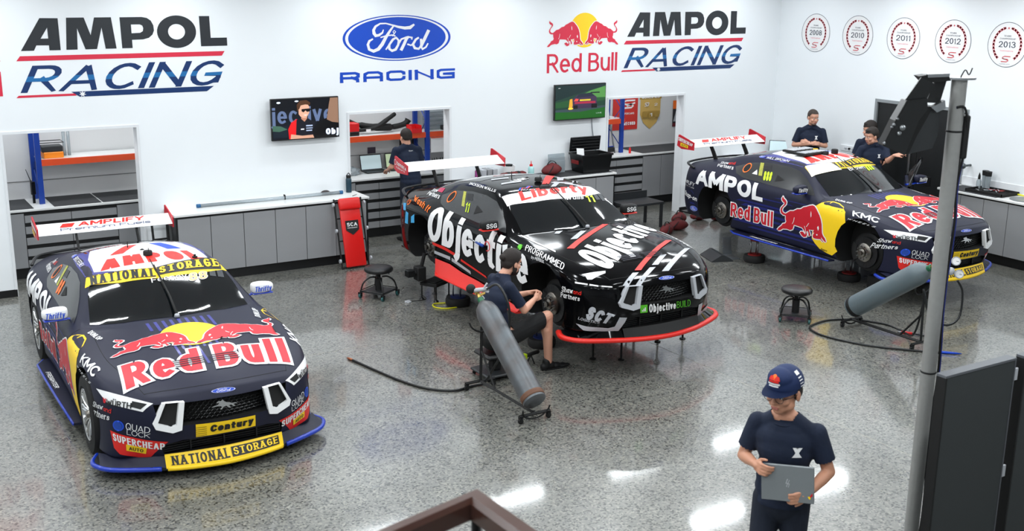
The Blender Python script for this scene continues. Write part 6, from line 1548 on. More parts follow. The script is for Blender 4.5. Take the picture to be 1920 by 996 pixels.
# air jacks and stands
def stand(x, y, z0, col, label, base_r=.16, big=True):
    t = empty('car_stand', (x, y, 0), 0, label, 'car stand', 'stands under the raised cars')
    bm = BM(); lathe(bm, [(base_r*.3, 0), (base_r*.93, .005), (base_r, .03), (base_r, .075), (base_r*.93, .10), (base_r*.4, .105)], 32); obj('rubber_base', bm, RUBBER, t, True, 40)
    bm = BM(); lathe(bm, [(base_r*.62, .095), (base_r*.62, .115), (0, .12)], 24); lathe(bm, [(base_r*.45, z0-.07), (base_r*.5, z0-.05), (base_r*.5, z0-.02), (base_r*.28, z0), (0, z0)], 20); obj('plates', bm, col, t, True, 40)
    for k in range(3):
        a = 2*PI*k/3+.5; obj('pillar', tube(BM(), [(base_r*.38*math.cos(a), base_r*.38*math.sin(a), .11), (base_r*.38*math.cos(a), base_r*.38*math.sin(a), z0-.06)], .010, 8), STEEL, t, True)
    return t
DBLUE = mat('dark_blue_paint', (.06, .12, .32), .4); DRED = mat('dark_red_paint', (.50, .09, .09), .45)
stand(6.70, -3.14, .455, DBLUE, 'blue-topped air stand under the sill of the black car')
stand(7.95, -3.14, .455, DBLUE, 'air stand under the far sill of the black car')
stand(6.72, -5.05, .45, DBLUE, 'air stand under the front sill of the black car, behind the mechanic')
stand(8.0, -5.05, .45, DBLUE, 'air stand under the far front sill of the black car')
stand(11.60, -3.33, .385, DRED, 'red-topped stand under the sill of the right car, beside the steel bracket')
stand(12.0, -4.78, .385, DRED, 'tall red-topped stand by the front wheel of the right car'); stand(13.1, -3.2, .385, DRED, 'red-topped stand under the far sill of the right car, near its rear'); stand(13.0, -4.7, .385, DRED, 'red-topped stand under the far sill of the right car, near its front')
for x, y, w_ in ((7.95, -5.60, 'second from the right'), (8.27, -5.66, 'rightmost'), (7.2, -5.9, 'second from the left'), (6.95, -5.72, 'leftmost')):
    t = empty('support_leg', (x, y, 0), 0, 'slim black screw leg under the front splitter of the black car, ' + w_, 'support leg', 'screw legs under the front of the black car')
    bm = BM(); lathe(bm, [(.035, 0), (.035, .012), (.012, .02), (.012, .20), (.03, .22), (.045, .25), (.03, .28), (.012, .30), (.010, .435)], 16); obj('leg', bm, MBLACK, t, True, 40)
for x, y, w_ in ((12.0, -5.35, 'left'), (12.9, -5.35, 'right')):
    t = empty('support_leg', (x, y, 0), 0, 'black block stand in the shadow under the front of the right car, %s one' % w_, 'support leg', 'block stands under the right car')
    bm = BM(); bx(bm, -.16, .16, -.12, .12, 0, .20, .01); bx(bm, -.08, .08, -.06, .06, .20, .35, .01); obj('block', bm, MBLACK, t)
# low black trestle beside the rear wheel of the black car
t = empty('wheel_trestle', (6.60, -2.72, 0), .5, 'small black trestle on four feet beside the rear wheel of the black car', 'trestle')
bm = BM(); bx(bm, -.17, .17, -.13, .13, .19, .235, .008); bx(bm, -.13, .13, -.09, .09, .235, .245, .003); obj('platform', bm, MBLACK, t)
for sx in (-1, 1):
    for sy in (-1, 1):
        bm = BM(); lathe(bm, [(.035, 0), (.03, .015), (.010, .03), (.010, .19)], 12, T(sx*.15, sy*.11, 0)); obj('foot', bm, BLKPL, t, True, 40)
# wheel gun hanging at rear wheel
w_ = bpy.data.objects.new('hub_clamp', None); COL.objects.link(w_); w_.parent = CB; w_.location = (-1.40, -.98, .02)
obj('clamp_box', bx(BM(), -.05, .05, -.19, -.09, -.04, .05, .006), BLKPL, w_); bm = BM(); bx(bm, -.07, .07, -.06, .06, -.10, .08, .01); tube(bm, [(0, -.10, 0), (0, .02, 0)], .03, 8); tube(bm, [(0, 0, -.02), (.02, .06, .25)], .025, 8); obj('clamp_frame', bm, MBLACK, w_)
t = empty('cable_plug', (6.19, -2.73, 0), .4, 'small grey plug with thin cable on the floor left of the trestle', 'plug')
bm = BM(); bx(bm, -.035, .035, -.02, .02, 0, .025, .004); bx(bm, -.03, .03, -.045, -.02, .0, .018, .003); obj('plug_body', bm, SILV, t)
bm = BM(); tube(bm, smooth_path([(.035, 0, .008), (.12, -.06, .006), (.25, -.10, .006), (.33, 0, .006), (.38, .10, .006)], 5), .004, 5); obj('cable', bm, MBLACK, t, True)
YH = mat('yellow_hose', (.90, .88, .12), .4)
tag(obj('yellow_hose', tube(BM(), smooth_path([(6.60, -3.02, .009), (6.45, -2.98, .009), (6.39, -3.05, .009), (6.39, -3.15, .009), (6.48, -3.24, .009), (6.62, -3.26, .009)], 6), .008, 8), YH, None, True), 'short yellow hose curled on the floor beside the blue-topped stand', 'hose')
# wedge ramp and steel bracket
t = empty('wedge_ramp', (11.25, -2.90, 0), -.35, 'black folded wedge ramp lying open on the floor between the cars', 'ramp')
bm = BM(); prism(bm, [(-.17, 0), (.17, 0), (.17, .012), (.02, .10), (-.02, .10), (-.17, .012)], -.24, .24, T(0, 0, 0) @ RX(PI/2)); obj('wedge', bm, DGREY, t)
t = empty('steel_bracket', (11.52, -2.86, 0), -.30, 'brushed steel angle bracket standing next to the black wedge', 'bracket')
bm = BM(); bx(bm, -.07, .07, -.26, .04, 0, .014, .002); obj('base_plate', bm, STEELG, t)
bm = BM(); bx(bm, -.07, .07, -.007, .007, 0, .27, .002, T(0, .04, 0) @ RX(-.18)); obj('upright_plate', bm, STEELG, t)
# maroon weight bags
def bag(x, y, rz, s, label, z=0):
    t = empty('sand_bag', (x, y, z), rz, label, 'bag', 'maroon ballast bags')
    t.scale = (s, s, s)
    bm = BM(); r = bmesh.ops.create_uvsphere(bm, u_segments=20, v_segments=12, radius=1)
    for v in r['verts']:
        c = v.co; z_ = c.z*.5+.5; f = 1-.45*z_**2
        n = .04*math.sin(c.x*9+c.y*5)+.03*math.sin(c.y*11)
        v.co = ((c.x*.19+n*.3)*(1 if z_ < .2 else f+.1), c.y*.11*f+n*.1, max(.0, z_*.19+n*.12))
    obj('bag_body', bm, MAROON, t, True)
    bm = BM(); tube(bm, smooth_path([(-.11, 0, .13), (-.07, .0, .20), (0, .01, .225), (.07, 0, .20), (.11, 0, .13)], 5), .013, 6, flat=.4); tube(bm, smooth_path([(-.14, -.09, .04), (-.05, -.08, .13), (.05, .03, .17), (.12, .09, .05)], 5), .016, 6, flat=.3); obj('strap', bm, MBLACK, t, True)
    return t
bag(11.64, -1.25, .4, .9, 'maroon ballast bag farthest left in the row on the floor'); bag(12.0, -1.10, -.3, .95, 'maroon ballast bag second from the left, leaning on its neighbour'); bag(12.36, -.70, .3, 1., 'maroon ballast bag standing alone beside the white pillar'); bag(12.86, -.66, -.2, .95, 'maroon ballast bag behind the rear wheel of the right car, left one'); bag(13.12, -.80, .4, .95, 'maroon ballast bag behind the rear wheel of the right car, right one')
def roll(x, y, z, rz, label):
    t = empty('roll_bag', (x, y, z), rz, label, 'bag', 'maroon roll bags'); bm = BM(); lathe(bm, [(0, -.26), (.045, -.25), (.062, -.20), (.065, 0), (.062, .20), (.045, .25), (0, .26)], 18, T(0, 0, .065) @ RY(PI/2)); obj('bag_body', bm, MAROON, t, True)
    for d in (-.09, .10):
        bm = BM(); lathe(bm, [(.067, d-.025), (.068, d-.02), (.068, d+.02), (.067, d+.025)], 18, T(0, 0, .065) @ RY(PI/2)); obj('strap', bm, MBLACK, t, True)
    return t
roll(9.2, -.40, .967, .10, 'maroon roll bag on the counter left of the squeeze bottle')
bag(10.0, -.30, .1, 1.0, 'maroon ballast bag with black straps on the counter left of the black tub', .967)
# low black table
t = empty('low_table', (11.56, -.60, 0), 0, 'low black bench with open shelf standing behind the black car', 'table')
bm = BM(); bx(bm, -.42, .36, -.22, .26, .40, .44, .004); obj('top', bm, DGREY, t); bm = BM(); bx(bm, -.42, .36, .24, .26, .44, .56, .003); obj('back_lip', bm, DGREY, t)
for x in (-.39, .33):
    for y in (-.19, .23): bm = BM(); bx(bm, x-.02, x+.02, y-.02, y+.02, 0, .40); obj('leg', bm, DGREY, t)
# black storage tub with raised lid
t = empty('storage_tub', (10.78, -.285, .967), -.02, 'black plastic storage tub with open lid on the middle counter', 'tub')
bm = BM(); A = [(-.29, -.19), (.29, -.19), (.29, .19), (-.29, .19)]; ring = []
for z, k in ((0, .88), (.27, 1.0), (.27, 1.06), (.30, 1.06), (.30, .97), (.03, .84)): ring.append([bm.verts.new((x*k, y*k, z)) for x, y in A])
for a, b in zip(ring, ring[1:]):
    for i in range(4): bm.faces.new((a[i], a[(i+1) % 4], b[(i+1) % 4], b[i]))
bm.faces.new(ring[0][::-1]); bm.faces.new(ring[-1]); obj('tub_body', bm, BLKPL, t)
bm = BM(); Ml = T(0, .195, .31) @ RX(math.radians(8)); bx(bm, -.30, .30, -.012, .012, 0, .24, .01, Ml)
for k in range(4): bx(bm, -.27, .27, -.022, -.012, .035+.05*k, .055+.05*k, .003, Ml)
obj('lid', bm, BLKPL, t)
bm = BM(); bx(bm, -.325, -.31, -.10, .10, .14, .20, .003, T(.005, 0, 0)); obj('red_label', bm, DRED, t)
tag(obj('paper_sheet', bx(BM(), -.12, .02, -.002, .002, 0, .18, 0, T(10.62, -.30, 1.17) @ RX(-.3) @ RY(.1)), WHITE), 'white paper sheet sticking out of the black tub', 'paper')
# squeeze bottle and clear frame on the counter
t = empty('squeeze_bottle', (9.62, -.28, .967), 0, 'pale blue squeeze bottle with a red nozzle cap on the middle counter', 'bottle')
bm = BM(); lathe(bm, [(.045, 0), (.05, .01), (.05, .13), (.035, .165), (.02, .17)], 20); obj('bottle_body', bm, mat('pale_blue_plastic', (.66, .84, .84), .3), t, True, 50)
bm = BM(); lathe(bm, [(.026, .165), (.026, .195), (.008, .205), (.005, .25), (0, .255)], 14); obj('nozzle_cap', bm, RED, t, True, 40)
t = empty('clear_rack', (10.22, -.10, .967), 0, 'clear plastic stepped rack against the wall behind the maroon bag', 'rack')
for k in range(3): obj('panel', bx(BM(), -.16+.02*k, .16-.02*k, -.004, .004, 0, .30-.05*k, .002, T(0, -.04*k, 0)), CLEAR, t)
# things along the counter behind the black car wing
t = empty('rag_box', (8.62, -.30, .967), 0, 'red and blue spray can standing behind the wing of the black car', 'can'); bm = BM(); lathe(bm, [(.035, 0), (.035, .17), (.02, .19), (.02, .21), (0, .21)], 16); obj('can_body', bm, mat('red_blue_can', (.70, .15, .20), .4, col2=(.15, .15, .55), nscale=25), t, True, 40)
for k, (x, m_, hh) in enumerate(((8.80, SILV, .16), (8.90, GREYLAM, .16), (9.0, SILV, .16))):
    tag(obj('binder', bx(BM(), x-.04, x+.04, -.22, -.02, .967, .967+hh, .004), m_), ('grey file box standing nearest the red and blue can', 'grey file box in the middle of the trio behind the wing', 'grey file box nearest the white tub behind the wing')[k], 'box', 'file boxes behind the wing')
t = empty('white_bin', (9.30, -.13, .967), 0, 'white bin with black cap behind the wing of the black car', 'bin'); bm = BM(); lathe(bm, [(.08, 0), (.10, .18), (.09, .18), (.07, .02)], 20); obj('bin_body', bm, WHITE, t, True, 40); bm = BM(); lathe(bm, [(.05, .15), (.06, .20), (0, .21)], 16); obj('black_cap', bm, MBLACK, t, True, 40)
# long glass tube, mouse and flask on the white worktop
t = empty('tube_light', (5.38, -.14, .955), 0, 'long clear tube with blue end caps on the white worktop', 'tube')
obj('glass_tube', tube(BM(), [(-1.02, 0, .025), (1.02, .0, .025)], .024, 12), CLEAR, t, True)
for s in (-1, 1): obj('end_cap', tube(BM(), [(s*1.02, 0, .025), (s*1.07, 0, .025)], .027, 12), mat('blue_cap', (.05, .35, .55), .4), t, True)
obj('clamp', bx(BM(), .18, .19, -.03, .03, 0, .07, .002), MBLACK, t)
t = empty('hand_sander', (6.20, -.10, .955), 0, 'dark domed hand tool resting beside the long tube', 'tool'); bm = BM(); r_ = bmesh.ops.create_uvsphere(bm, u_segments=16, v_segments=10, radius=1)
for v in r_['verts']: v.co = (v.co.x*.085, v.co.y*.05, max(0, v.co.z)*.06+.01)
obj('tool_body', bm, mat('brown_black_plastic', (.16, .11, .11), .4), t, True)
t = empty('drink_flask', (6.58, -.07, .955), 0, 'dark teal drink flask on the right end of the white worktop', 'flask'); bm = BM(); lathe(bm, [(.04, 0), (.042, .01), (.042, .19), (.035, .21), (.028, .22)], 20); obj('flask_body', bm, mat('teal_flask', (.06, .20, .26), .4), t, True, 40)
bm = BM(); lathe(bm, [(.034, .21), (.036, .25), (0, .255)], 16); tube(bm, smooth_path([(-.03, 0, .25), (0, 0, .285), (.03, 0, .25)], 4), .006, 6); obj('flask_cap', bm, MBLACK, t, True, 40)
tag(obj('pen', tube(BM(), [(6.50, -.38, .96), (6.60, -.30, .96)], .004, 6), MBLACK, None, True), 'black pen on the right end of the white worktop', 'pen')
# red mechanic's creeper leaning on the cupboards
t = empty('red_creeper', (6.345, -.79, 0), 0, 'red padded mechanic creeper stood upright against the long grey cupboards', 'creeper')
Mc = RX(math.radians(-14.5)); ML = lambda x, z, y=0: Mc @ Vector((x, y, z))
for s in (-1, 1):
    obj('side_rail', tube(BM(), [ML(s*.205, .0), ML(s*.205, 1.0)], .013, 6), MBLACK, t)
    for z in (.12, .55, .92):
        bm = BM(); lathe(bm, [(.01, -.012), (.028, -.012), (.028, .012), (.01, .012)], 14, T(*ML(s*.235, z, -.03)) @ RY(PI/2)); obj('caster', bm, [SILV], t, True, 40)
for z in (.02, .40, .72, .98): obj('cross_rail', tube(BM(), [ML(-.205, z), ML(.205, z)], .010, 6), MBLACK, t)
bm = BM(); bx(bm, -.155, .155, -.055, -.015, .02, .86, .018, Mc, seg=3); obj('padded_board', bm, REDV, t, True, 60)
bm = BM(); bx(bm, -.165, .165, -.085, -.02, .83, 1.0, .03, Mc, seg=3); obj('head_cushion', bm, REDV, t, True, 60)
bq = [ML(-.10, .47, -.058), ML(.10, .47, -.058), ML(.10, .68, -.058), ML(-.10, .68, -.058)]
flat_art('badge', [(PL((0, 1), (0, .35), (.5, 0), (1, .35), (1, 1)), 0), (xf2d(word('SCA', 2.2, .2), .1, .60, .9, .85), 1), (xf2d(word('PERFORMANCE', 9, .16), .12, .46, .88, .53), 1)], bq, [INK, WHITE], t, .002)
# left opening: blue post, orange beam, shelf and what stands on it
def rack(x0, x1, post_x, zs, label, py=1.12, back=1.58, top=2.35, brace=True):
    t = empty('storage_rack', (post_x, py, .961), 0, label, 'rack')
    for px in post_x if isinstance(post_x, tuple) else (post_x,): pass
    for yy in (py, back-.03):
        bm = BM(); bx(bm, -.035, .035, yy-py-.025, yy-py+.025, 0, top-.96); obj('post', bm, STEELB, t)
    if brace: obj('diagonal_brace', tube(BM(), [(0, .0, .10), (0, back-py-.05, .42), (0, .03, .80), (0, back-py-.05, 1.15)], .012, 4), STEELB, t)
    for z in zs:
        bm = BM(); bx(bm, x0-post_x, x1-post_x, -.02, .02, z-.96-.085, z-.96); obj('beam', bm, STEELO, t)
        bm = BM(); bx(bm, x0-post_x, x1-post_x, .02, back-py, z-.96-.02, z-.96); obj('shelf_board', bm, WHTOP, t)
        for k in range(int((x1-x0)/.14)): 
            if k % 2 == 0: pass
    return t
rack(2.57, 4.2, 2.555, (1.565,), 'blue and orange rack with one white shelf in the left wall opening')
rack(6.3, 9.4, 8.50, (1.58,), 'blue and orange rack behind the man with his back turned')
rack(11.6, 12.52, 12.46, (1.575,), 'blue and orange rack end in front of the red poster')
SH = 1.566
tag(obj('tool_case', bx(BM(), 2.64, 2.90, 1.18, 1.42, SH, SH+.085, .008), mat('orange_case', (.96, .55, .08), .45)), 'orange tool case on the shelf of the left opening', 'case')
t = empty('dark_tray', (2.76, 1.30, SH+.086), 0, 'dark ribbed tray stacked on the orange case', 'tray'); obj('tray_body', bx(BM(), -.14, .14, -.11, .11, 0, .08, .01), DGREY, t); obj('tray_rim', tube(BM(), [(-.15, -.12, .13), (.15, -.12, .13), (.15, .12, .13), (-.15, .12, .13)], .006, 6, closed=True), DGREY, t)
for k, x in enumerate((2.95, 3.01)): tag(obj('clear_tube', tube(BM(), [(x, 1.38, SH), (x+.0, 1.38, SH+.34)], .022, 12), CLEAR, None, True), 'clear upright tube beside the dark tray, %s of two' % ('left' if k == 0 else 'right'), 'tube', 'clear tubes on the left shelf')
t = empty('two_way_radio', (2.47, 1.22, .96), .3, 'black hand radio with long aerial hanging left of the blue post', 'radio'); obj('radio_body', bx(BM(), -.03, .03, -.02, .02, .12, .30, .006), BLKPL, t); obj('radio_aerial', tube(BM(), [(-.02, 0, .30), (-.08, 0, .48)], [.007, .004], 6), BLKPL, t); obj('holder', bx(BM(), -.015, .015, -.01, .01, 0, .14), BLKPL, t)
tag(obj('joint_rail', bx(BM(), 1.93, 9.6, 1.612, 1.62, 1.20, 1.21), mat('joint_grey', (.45, .45, .45), .6)), 'thin grey joint line on the storeroom wall', 'rail')
# middle opening shelf
for k, (x, z, w_, h_) in enumerate(((7.22, SH+.015, .24, .07), (7.22, SH+.084, .24, .13))): tag(obj('parts_box', bx(BM(), x-w_/2, x+w_/2, 1.20, 1.50, z, z+h_, .006), (BLKPL, RED)[k]), ('black box under the red box on the middle shelf', 'red box stacked at the left end of the middle shelf')[k], 'box', 'boxes at the left end of the middle shelf')
t = empty('duct_pipe', (7.66, 1.40, SH+.014), 0, 'black bent plastic ducting piled on the middle shelf', 'ducting')
for pts, r in (([(-.42, .05, .22), (-.2, 0, .12), (.05, -.05, .08), (.35, -.02, .06)], [.02, .05, .06, .03]), ([(-.3, -.08, .05), (.0, -.1, .08), (.25, -.05, .20), (.40, .0, .27)], [.03, .04, .035, .03]), ([(.2, .05, .05), (.4, .02, .06), (.58, 0, .10), (.64, 0, .16)], [.04, .045, .05, .06])): obj('pipe', tube(BM(), smooth_path([(x, y, z+.02) for x, y, z in pts], 4), [r[min(3, i//4)] for i in range(13)], 10), MBLACK, t, True)
obj('white_tag', bx(BM(), -.18, -.10, -.15, -.145, .04, .09), WHITE, t)
def bin_(x, y, z, m, label, s=1.):
    t = empty('parts_bin', (x, y, z), 0, label, 'bin'); bm = BM(); bx(bm, -.09*s, .09*s, -.10*s, .10*s, 0, .01); bx(bm, -.09*s, -.08*s, -.10*s, .10*s, 0, .12*s); bx(bm, .08*s, .09*s, -.10*s, .10*s, 0, .12*s); bx(bm, -.09*s, .09*s, .09*s, .10*s, 0, .12*s); bx(bm, -.09*s, .09*s, -.11*s, -.10*s, 0, .07*s); obj('bin_body', bm, m, t)
bin_(8.30, 1.20, SH+.014, RED, 'red parts bin on the middle shelf above the man')
bin_(8.90, 1.25, SH+.014, DGREY, 'dark parts bin under the clear boxes on the middle shelf', .6)
for k in range(4):
    t = empty('clear_box', (8.82, 1.42, SH+.016+.075*k), 0, 'clear plastic box stacked right of the blue post, %s of four' % ('lowest', 'second lowest', 'second highest', 'highest')[k], 'box', 'clear boxes on the middle shelf'); obj('box_body', bx(BM(), -.20, .20, -.10, .10, 0, .065, .008), CLEAR, t); obj('box_lid', bx(BM(), -.205, .205, -.105, .105, .065, .073, .003), mat('grey_lid', (.62, .66, .68), .4), t)
t = empty('label_rack', (8.80, 1.10, 1.24), 0, 'white label board with an orange divider hanging beside the blue post', 'board'); obj('board', bx(BM(), -.24, .24, 0, .02, 0, .24, .003), WHITE, t); obj('orange_divider', bx(BM(), -.005, .01, -.004, 0, .02, .24), STEELO, t); obj('orange_edge', bx(BM(), -.24, .24, -.006, 0, .235, .25), STEELO, t)
for k in range(5): tag(obj('hanging_tool', bx(BM(), 8.17+.055*k, 8.20+.055*k, 1.45, 1.48, 1.20+.03*(k % 2), 1.52, .004), MBLACK), 'black tool hanging under the middle shelf beside the man, %s of five' % ('leftmost', 'second', 'middle', 'fourth', 'rightmost')[k], 'tool', 'black tools hanging under the middle shelf')
t = empty('black_toolbox', (8.86, 1.30, .96), 0, 'black tool tray on the bench under the label board', 'tray'); bm = BM(); bx(bm, -.26, .26, -.1, .1, 0, .10, .01); [tube(bm, [(-.2+.05*k, -.05, .08), (-.2+.05*k, -.05+.02*(k % 3), .16)], .006, 5) for k in range(9)]; obj('tray_body', bm, MBLACK, t)
tag(obj('wall_photo', bx(BM(), 7.66, 7.80, 1.606, 1.612, 1.22, 1.32), mat('photo_print', (.30, .22, .28), .4, col2=(.12, .14, .22), nscale=20)), 'small dark photo stuck to the storeroom wall above the laptop', 'photo')
def laptop(x, y, z, rz, label, w=.36, d=.25, tilt=105, scr_=(.72, .80, .82)):
    t = empty('laptop', (x, y, z), rz, label, 'laptop'); obj('base', bx(BM(), -w/2, w/2, -d, 0, 0, .018, .004), DGREY, t)
    obj('keys', bx(BM(), -w/2+.02, w/2-.02, -d+.09, -.02, .018, .0195), MBLACK, t)
    Mt = T(0, 0, .012) @ RX(math.radians(90-tilt)); bm = BM(); bx(bm, -w/2, w/2, -.004, .006, 0, d, .003, Mt); obj('lid', bm, BLKPL, t)
    bm = BM(); bx(bm, -w/2+.012, w/2-.012, -.0055, -.004, .015, d-.012, 0, Mt); obj('display', bm, scr(scr_), t)
    return t
laptop(7.66, 1.46, .961, 0, 'open laptop with pale display on the middle opening bench, left one', .38, .25)
laptop(8.12, 1.50, .961, -.1, 'open laptop with greenish display beside the man facing away', .36, .24, scr_=(.74, .82, .66))
t = empty('crumpled_bag', (7.12, 1.25, .961), 0, 'crumpled clear plastic bag at the left end of the laptop bench', 'bag'); bm = BM(); r_ = bmesh.ops.create_icosphere(bm, subdivisions=3, radius=1)
for v in r_['verts']: n = 1+.25*math.sin(v.co.x*13+v.co.y*7)*math.sin(v.co.z*11+2); v.co = (v.co.x*.20*n, v.co.y*.14*n, max(0, v.co.z*.10*n+.05))
obj('bag_film', bm, CLEAR, t)
# right opening: tripod-like frame and clamps
t = empty('tripod_frame', (12.20, 1.22, .96), 0, 'grey-legged stand with black clamp feet in the right opening', 'stand')
for a, b in (((-.12, -.1, 0), (0, 0, .85)), ((.14, -.08, 0), (.0, 0, .85)), ((.02, .16, 0), (0, 0, .85))): obj('leg', tube(BM(), [a, b], .014, 8), STEEL, t, True)
obj('spreader', tube(BM(), [(-.10, -.09, .12), (.12, -.07, .12)], .01, 6), STEELB, t)
obj('clamp_head', bx(BM(), -.10, .10, -.14, -.04, .03, .11, .01), MBLACK, t)
t = empty('red_screwdriver', (12.56, .98, .96), 0, 'small red bottle standing on the edge of the right opening bench', 'bottle'); bm = BM(); lathe(bm, [(.022, 0), (.022, .08), (.008, .10), (0, .12)], 12); obj('bottle_body', bm, RED, t, True, 40)
# right wall counter
t = empty('parts_tray', (14.86, -4.86, .987), 0, 'black tray full of small tools on the right wall counter', 'tray')
bm = BM(); bx(bm, -.20, .20, -.30, .30, 0, .012); [bx(bm, a, b, c, d_, 0, .045) for a, b, c, d_ in ((-.21, -.20, -.31, .31), (.20, .21, -.31, .31), (-.21, .21, -.31, -.30), (-.21, .21, .30, .31))]; obj('tray_body', bm, MBLACK, t)
rr = random.Random(3)
for k in range(11):
    a = rr.uniform(0, PI); x, y = rr.uniform(-.13, .13), rr.uniform(-.22, .22); obj('hand_tool', tube(BM(), [(x-.07*math.cos(a), y-.07*math.sin(a), .03), (x+.07*math.cos(a), y+.07*math.sin(a), .035)], [.012, .007], 6), (STEEL, MBLACK, DRED, STEEL)[k % 4], t, True)
for k, (x, y) in enumerate(((14.96, -4.70), (15.0, -4.62))):
    t = empty('tall_beaker', (x, y, .987), 0, 'tall clear beaker with black lid behind the tool tray, %s one' % ('nearer' if k == 0 else 'farther'), 'beaker', 'beakers on the right counter'); bm = BM(); lathe(bm, [(.035, 0), (.045, .25), (.043, .25), (.033, .01)], 18); obj('beaker_body', bm, CLEAR, t, True, 40); bm = BM(); lathe(bm, [(.046, .22), (.05, .29), (0, .295)], 18); obj('beaker_lid', bm, MBLACK, t, True, 40)
t = empty('spray_bottle', (14.97, -4.54, .987), 0, 'clear bottle with pointed black cap on the right wall counter', 'bottle'); bm = BM(); lathe(bm, [(.035, 0), (.035, .12), (.015, .16)], 16); obj('bottle_body', bm, CLEAR, t, True, 40); bm = BM(); lathe(bm, [(.02, .15), (.018, .20), (.004, .25), (0, .255)], 12); obj('bottle_cap', bm, MBLACK, t, True, 40)
tag(obj('yellow_air_line', tube(BM(), smooth_path([(15.04, -5.15, 1.0), (15.0, -5.4, 1.0), (14.98, -5.7, 1.0), (15.02, -6.05, 1.0)], 6), .012, 8), YH, None, True), 'yellow air line lying on the right wall counter', 'hose')
t = empty('door_stop', (XR, -4.26, 1.30), 0, 'steel ball door stop on the right wall beside the door', 'door stop'); bm = BM(); tube(bm, [(0, 0, 0), (-.16, 0, 0)], .018, 10); bmesh.ops.create_uvsphere(bm, u_segments=16, v_segments=10, radius=.045, matrix=T(-.18, 0, 0)); obj('stop_ball', bm, mat('dull_steel', (.35, .37, .38), .4, metal=.6), t, True)
# counter and laptops along the wall behind the right car
unit(13.95, 14.52, -.50, -.001, 0, 'grey cupboard behind the right car, left of two', n0=.14, top=.905); unit(14.53, 15.10, -.50, -.001, 0, 'grey cupboard behind the right car, right of two in the corner', n0=.14, top=.905)
worktop(13.93, 15.10, -.52, -.001, 'white worktop in the room corner behind the right car', z=.915)
laptop(15.0, -.28, .946, -.9, 'black laptop on the corner worktop behind the crossed-arm man', .34, .23)
for k, (x, y) in enumerate(((14.2, -.3), (14.45, -.25))): tag(obj('paper_stack', bx(BM(), x-.12, x+.12, y-.1, y+.08, .946, .965+.01*k, .002), WHITE), ('pile of papers at the left end of the corner worktop', 'pile of papers beside the laptop on the corner worktop')[k], 'papers')
t = empty('socket_strip', (XR, -1.86, 1.24), 0, 'white socket plate with plugs on the right wall behind the car', 'socket'); bm = BM(); bx(bm, -.02, 0, -.20, .20, -.05, .05, .004); obj('plate', bm, TRIMW, t)
for k in range(3): bm = BM(); lathe(bm, [(.018, 0), (.018, .03), (0, .032)], 12, T(-.02, -.09+.08*k, .0) @ RY(-PI/2)); obj('plug', bm, MBLACK if k % 2 else SILV, t, True, 40)
t = empty('narrow_bench', (14.90, -2.02, 0), 0, 'narrow pale bench along the right wall behind the right car', 'bench'); obj('top', bx(BM(), -.20, .20, -.25, .25, .90, .93, .003), WHTOP, t); obj('cabinet', bx(BM(), -.18, .20, -.23, .23, 0, .90), GREYLAM, t)
laptop(14.95, -2.02, .931, -PI/2, 'black laptop on the narrow bench behind the two talking men', .34, .23)
# tool trays and cap on the roof of the right car
for k, (x, y, rz) in enumerate(((12.30, -3.40, .10), (12.24, -3.68, .10))):
    t = empty('roof_tool_tray', (x, y, 1.602), rz, 'black foam tray of silver tools on the right car roof, %s one' % ('rear' if k == 0 else 'front'), 'tool tray', 'tool trays on the right car roof'); obj('foam', bx(BM(), -.26, .26, -.11, .11, 0, .032, .006), MBLACK, t)
    for q in range(5): obj('silver_tool', bx(BM(), -.23+.095*q, -.16+.095*q, -.08, .08, .032, .040, .003), SILV, t)
t = empty('black_puck', (12.62, -3.78, 1.60), 0, 'round black gauge on the right car roof beside the tool trays', 'gauge'); bm = BM(); lathe(bm, [(.05, 0), (.05, .05), (.04, .06), (0, .06)], 18); obj('gauge_body', bm, MBLACK, t, True, 40)
t = empty('yellow_marker', (12.50, -3.52, 1.61), 0, 'small yellow and black tape roll on the right car roof', 'tape roll'); bm = BM(); lathe(bm, [(.022, 0), (.035, 0), (.035, .03), (.022, .03), (.022, 0)], 16); obj('roll', bm, YEL, t, True, 40)
# ---------- steel pole with tilted screen bracket ----------
PX, PY = 6.008, -10.705
t = empty('steel_pole', (PX, PY, 0), 0, 'tall galvanised steel pole in the right foreground', 'pole')
PIPE = mat('galvanised_pipe', (.62, .62, .61), .42, metal=.35, noise=.15, nscale=30, bump=.05)
bm = BM(); lathe(bm, [(.047, 0), (.047, 3.47)], 32); obj('tube', bm, PIPE, t, True, 60)
bm = BM(); lathe(bm, [(.02, 3.47), (.095, 3.47), (.095, 3.482), (0, 3.485)], 32); obj('top_plate', bm, STEEL, t, True, 40)
bm = BM(); lathe(bm, [(.14, 0), (.14, .012), (.05, .014)], 24); obj('foot_plate', bm, STEEL, t, True, 40)
for z in (3.15, 1.575): bm = BM(); lathe(bm, [(.0475, z-.006), (.051, z-.004), (.051, z+.004), (.0475, z+.006)], 24); obj('cable_tie', bm, MBLACK, t, True)
rv = Vector((math.cos(_yaw), -math.sin(_yaw), 0))  # towards the right as one faces the wall
fv = Vector((-math.sin(_yaw), -math.cos(_yaw), 0))  # towards the balcony
Mv = Matrix((rv, -fv, Vector((0, 0, 1)))).transposed().to_4x4(); Mv.translation = Vector((PX, PY, 0))
c = empty('pole_cable', (PX, PY, 0), 0, 'black and blue cables strapped down the steel pole', 'cable')
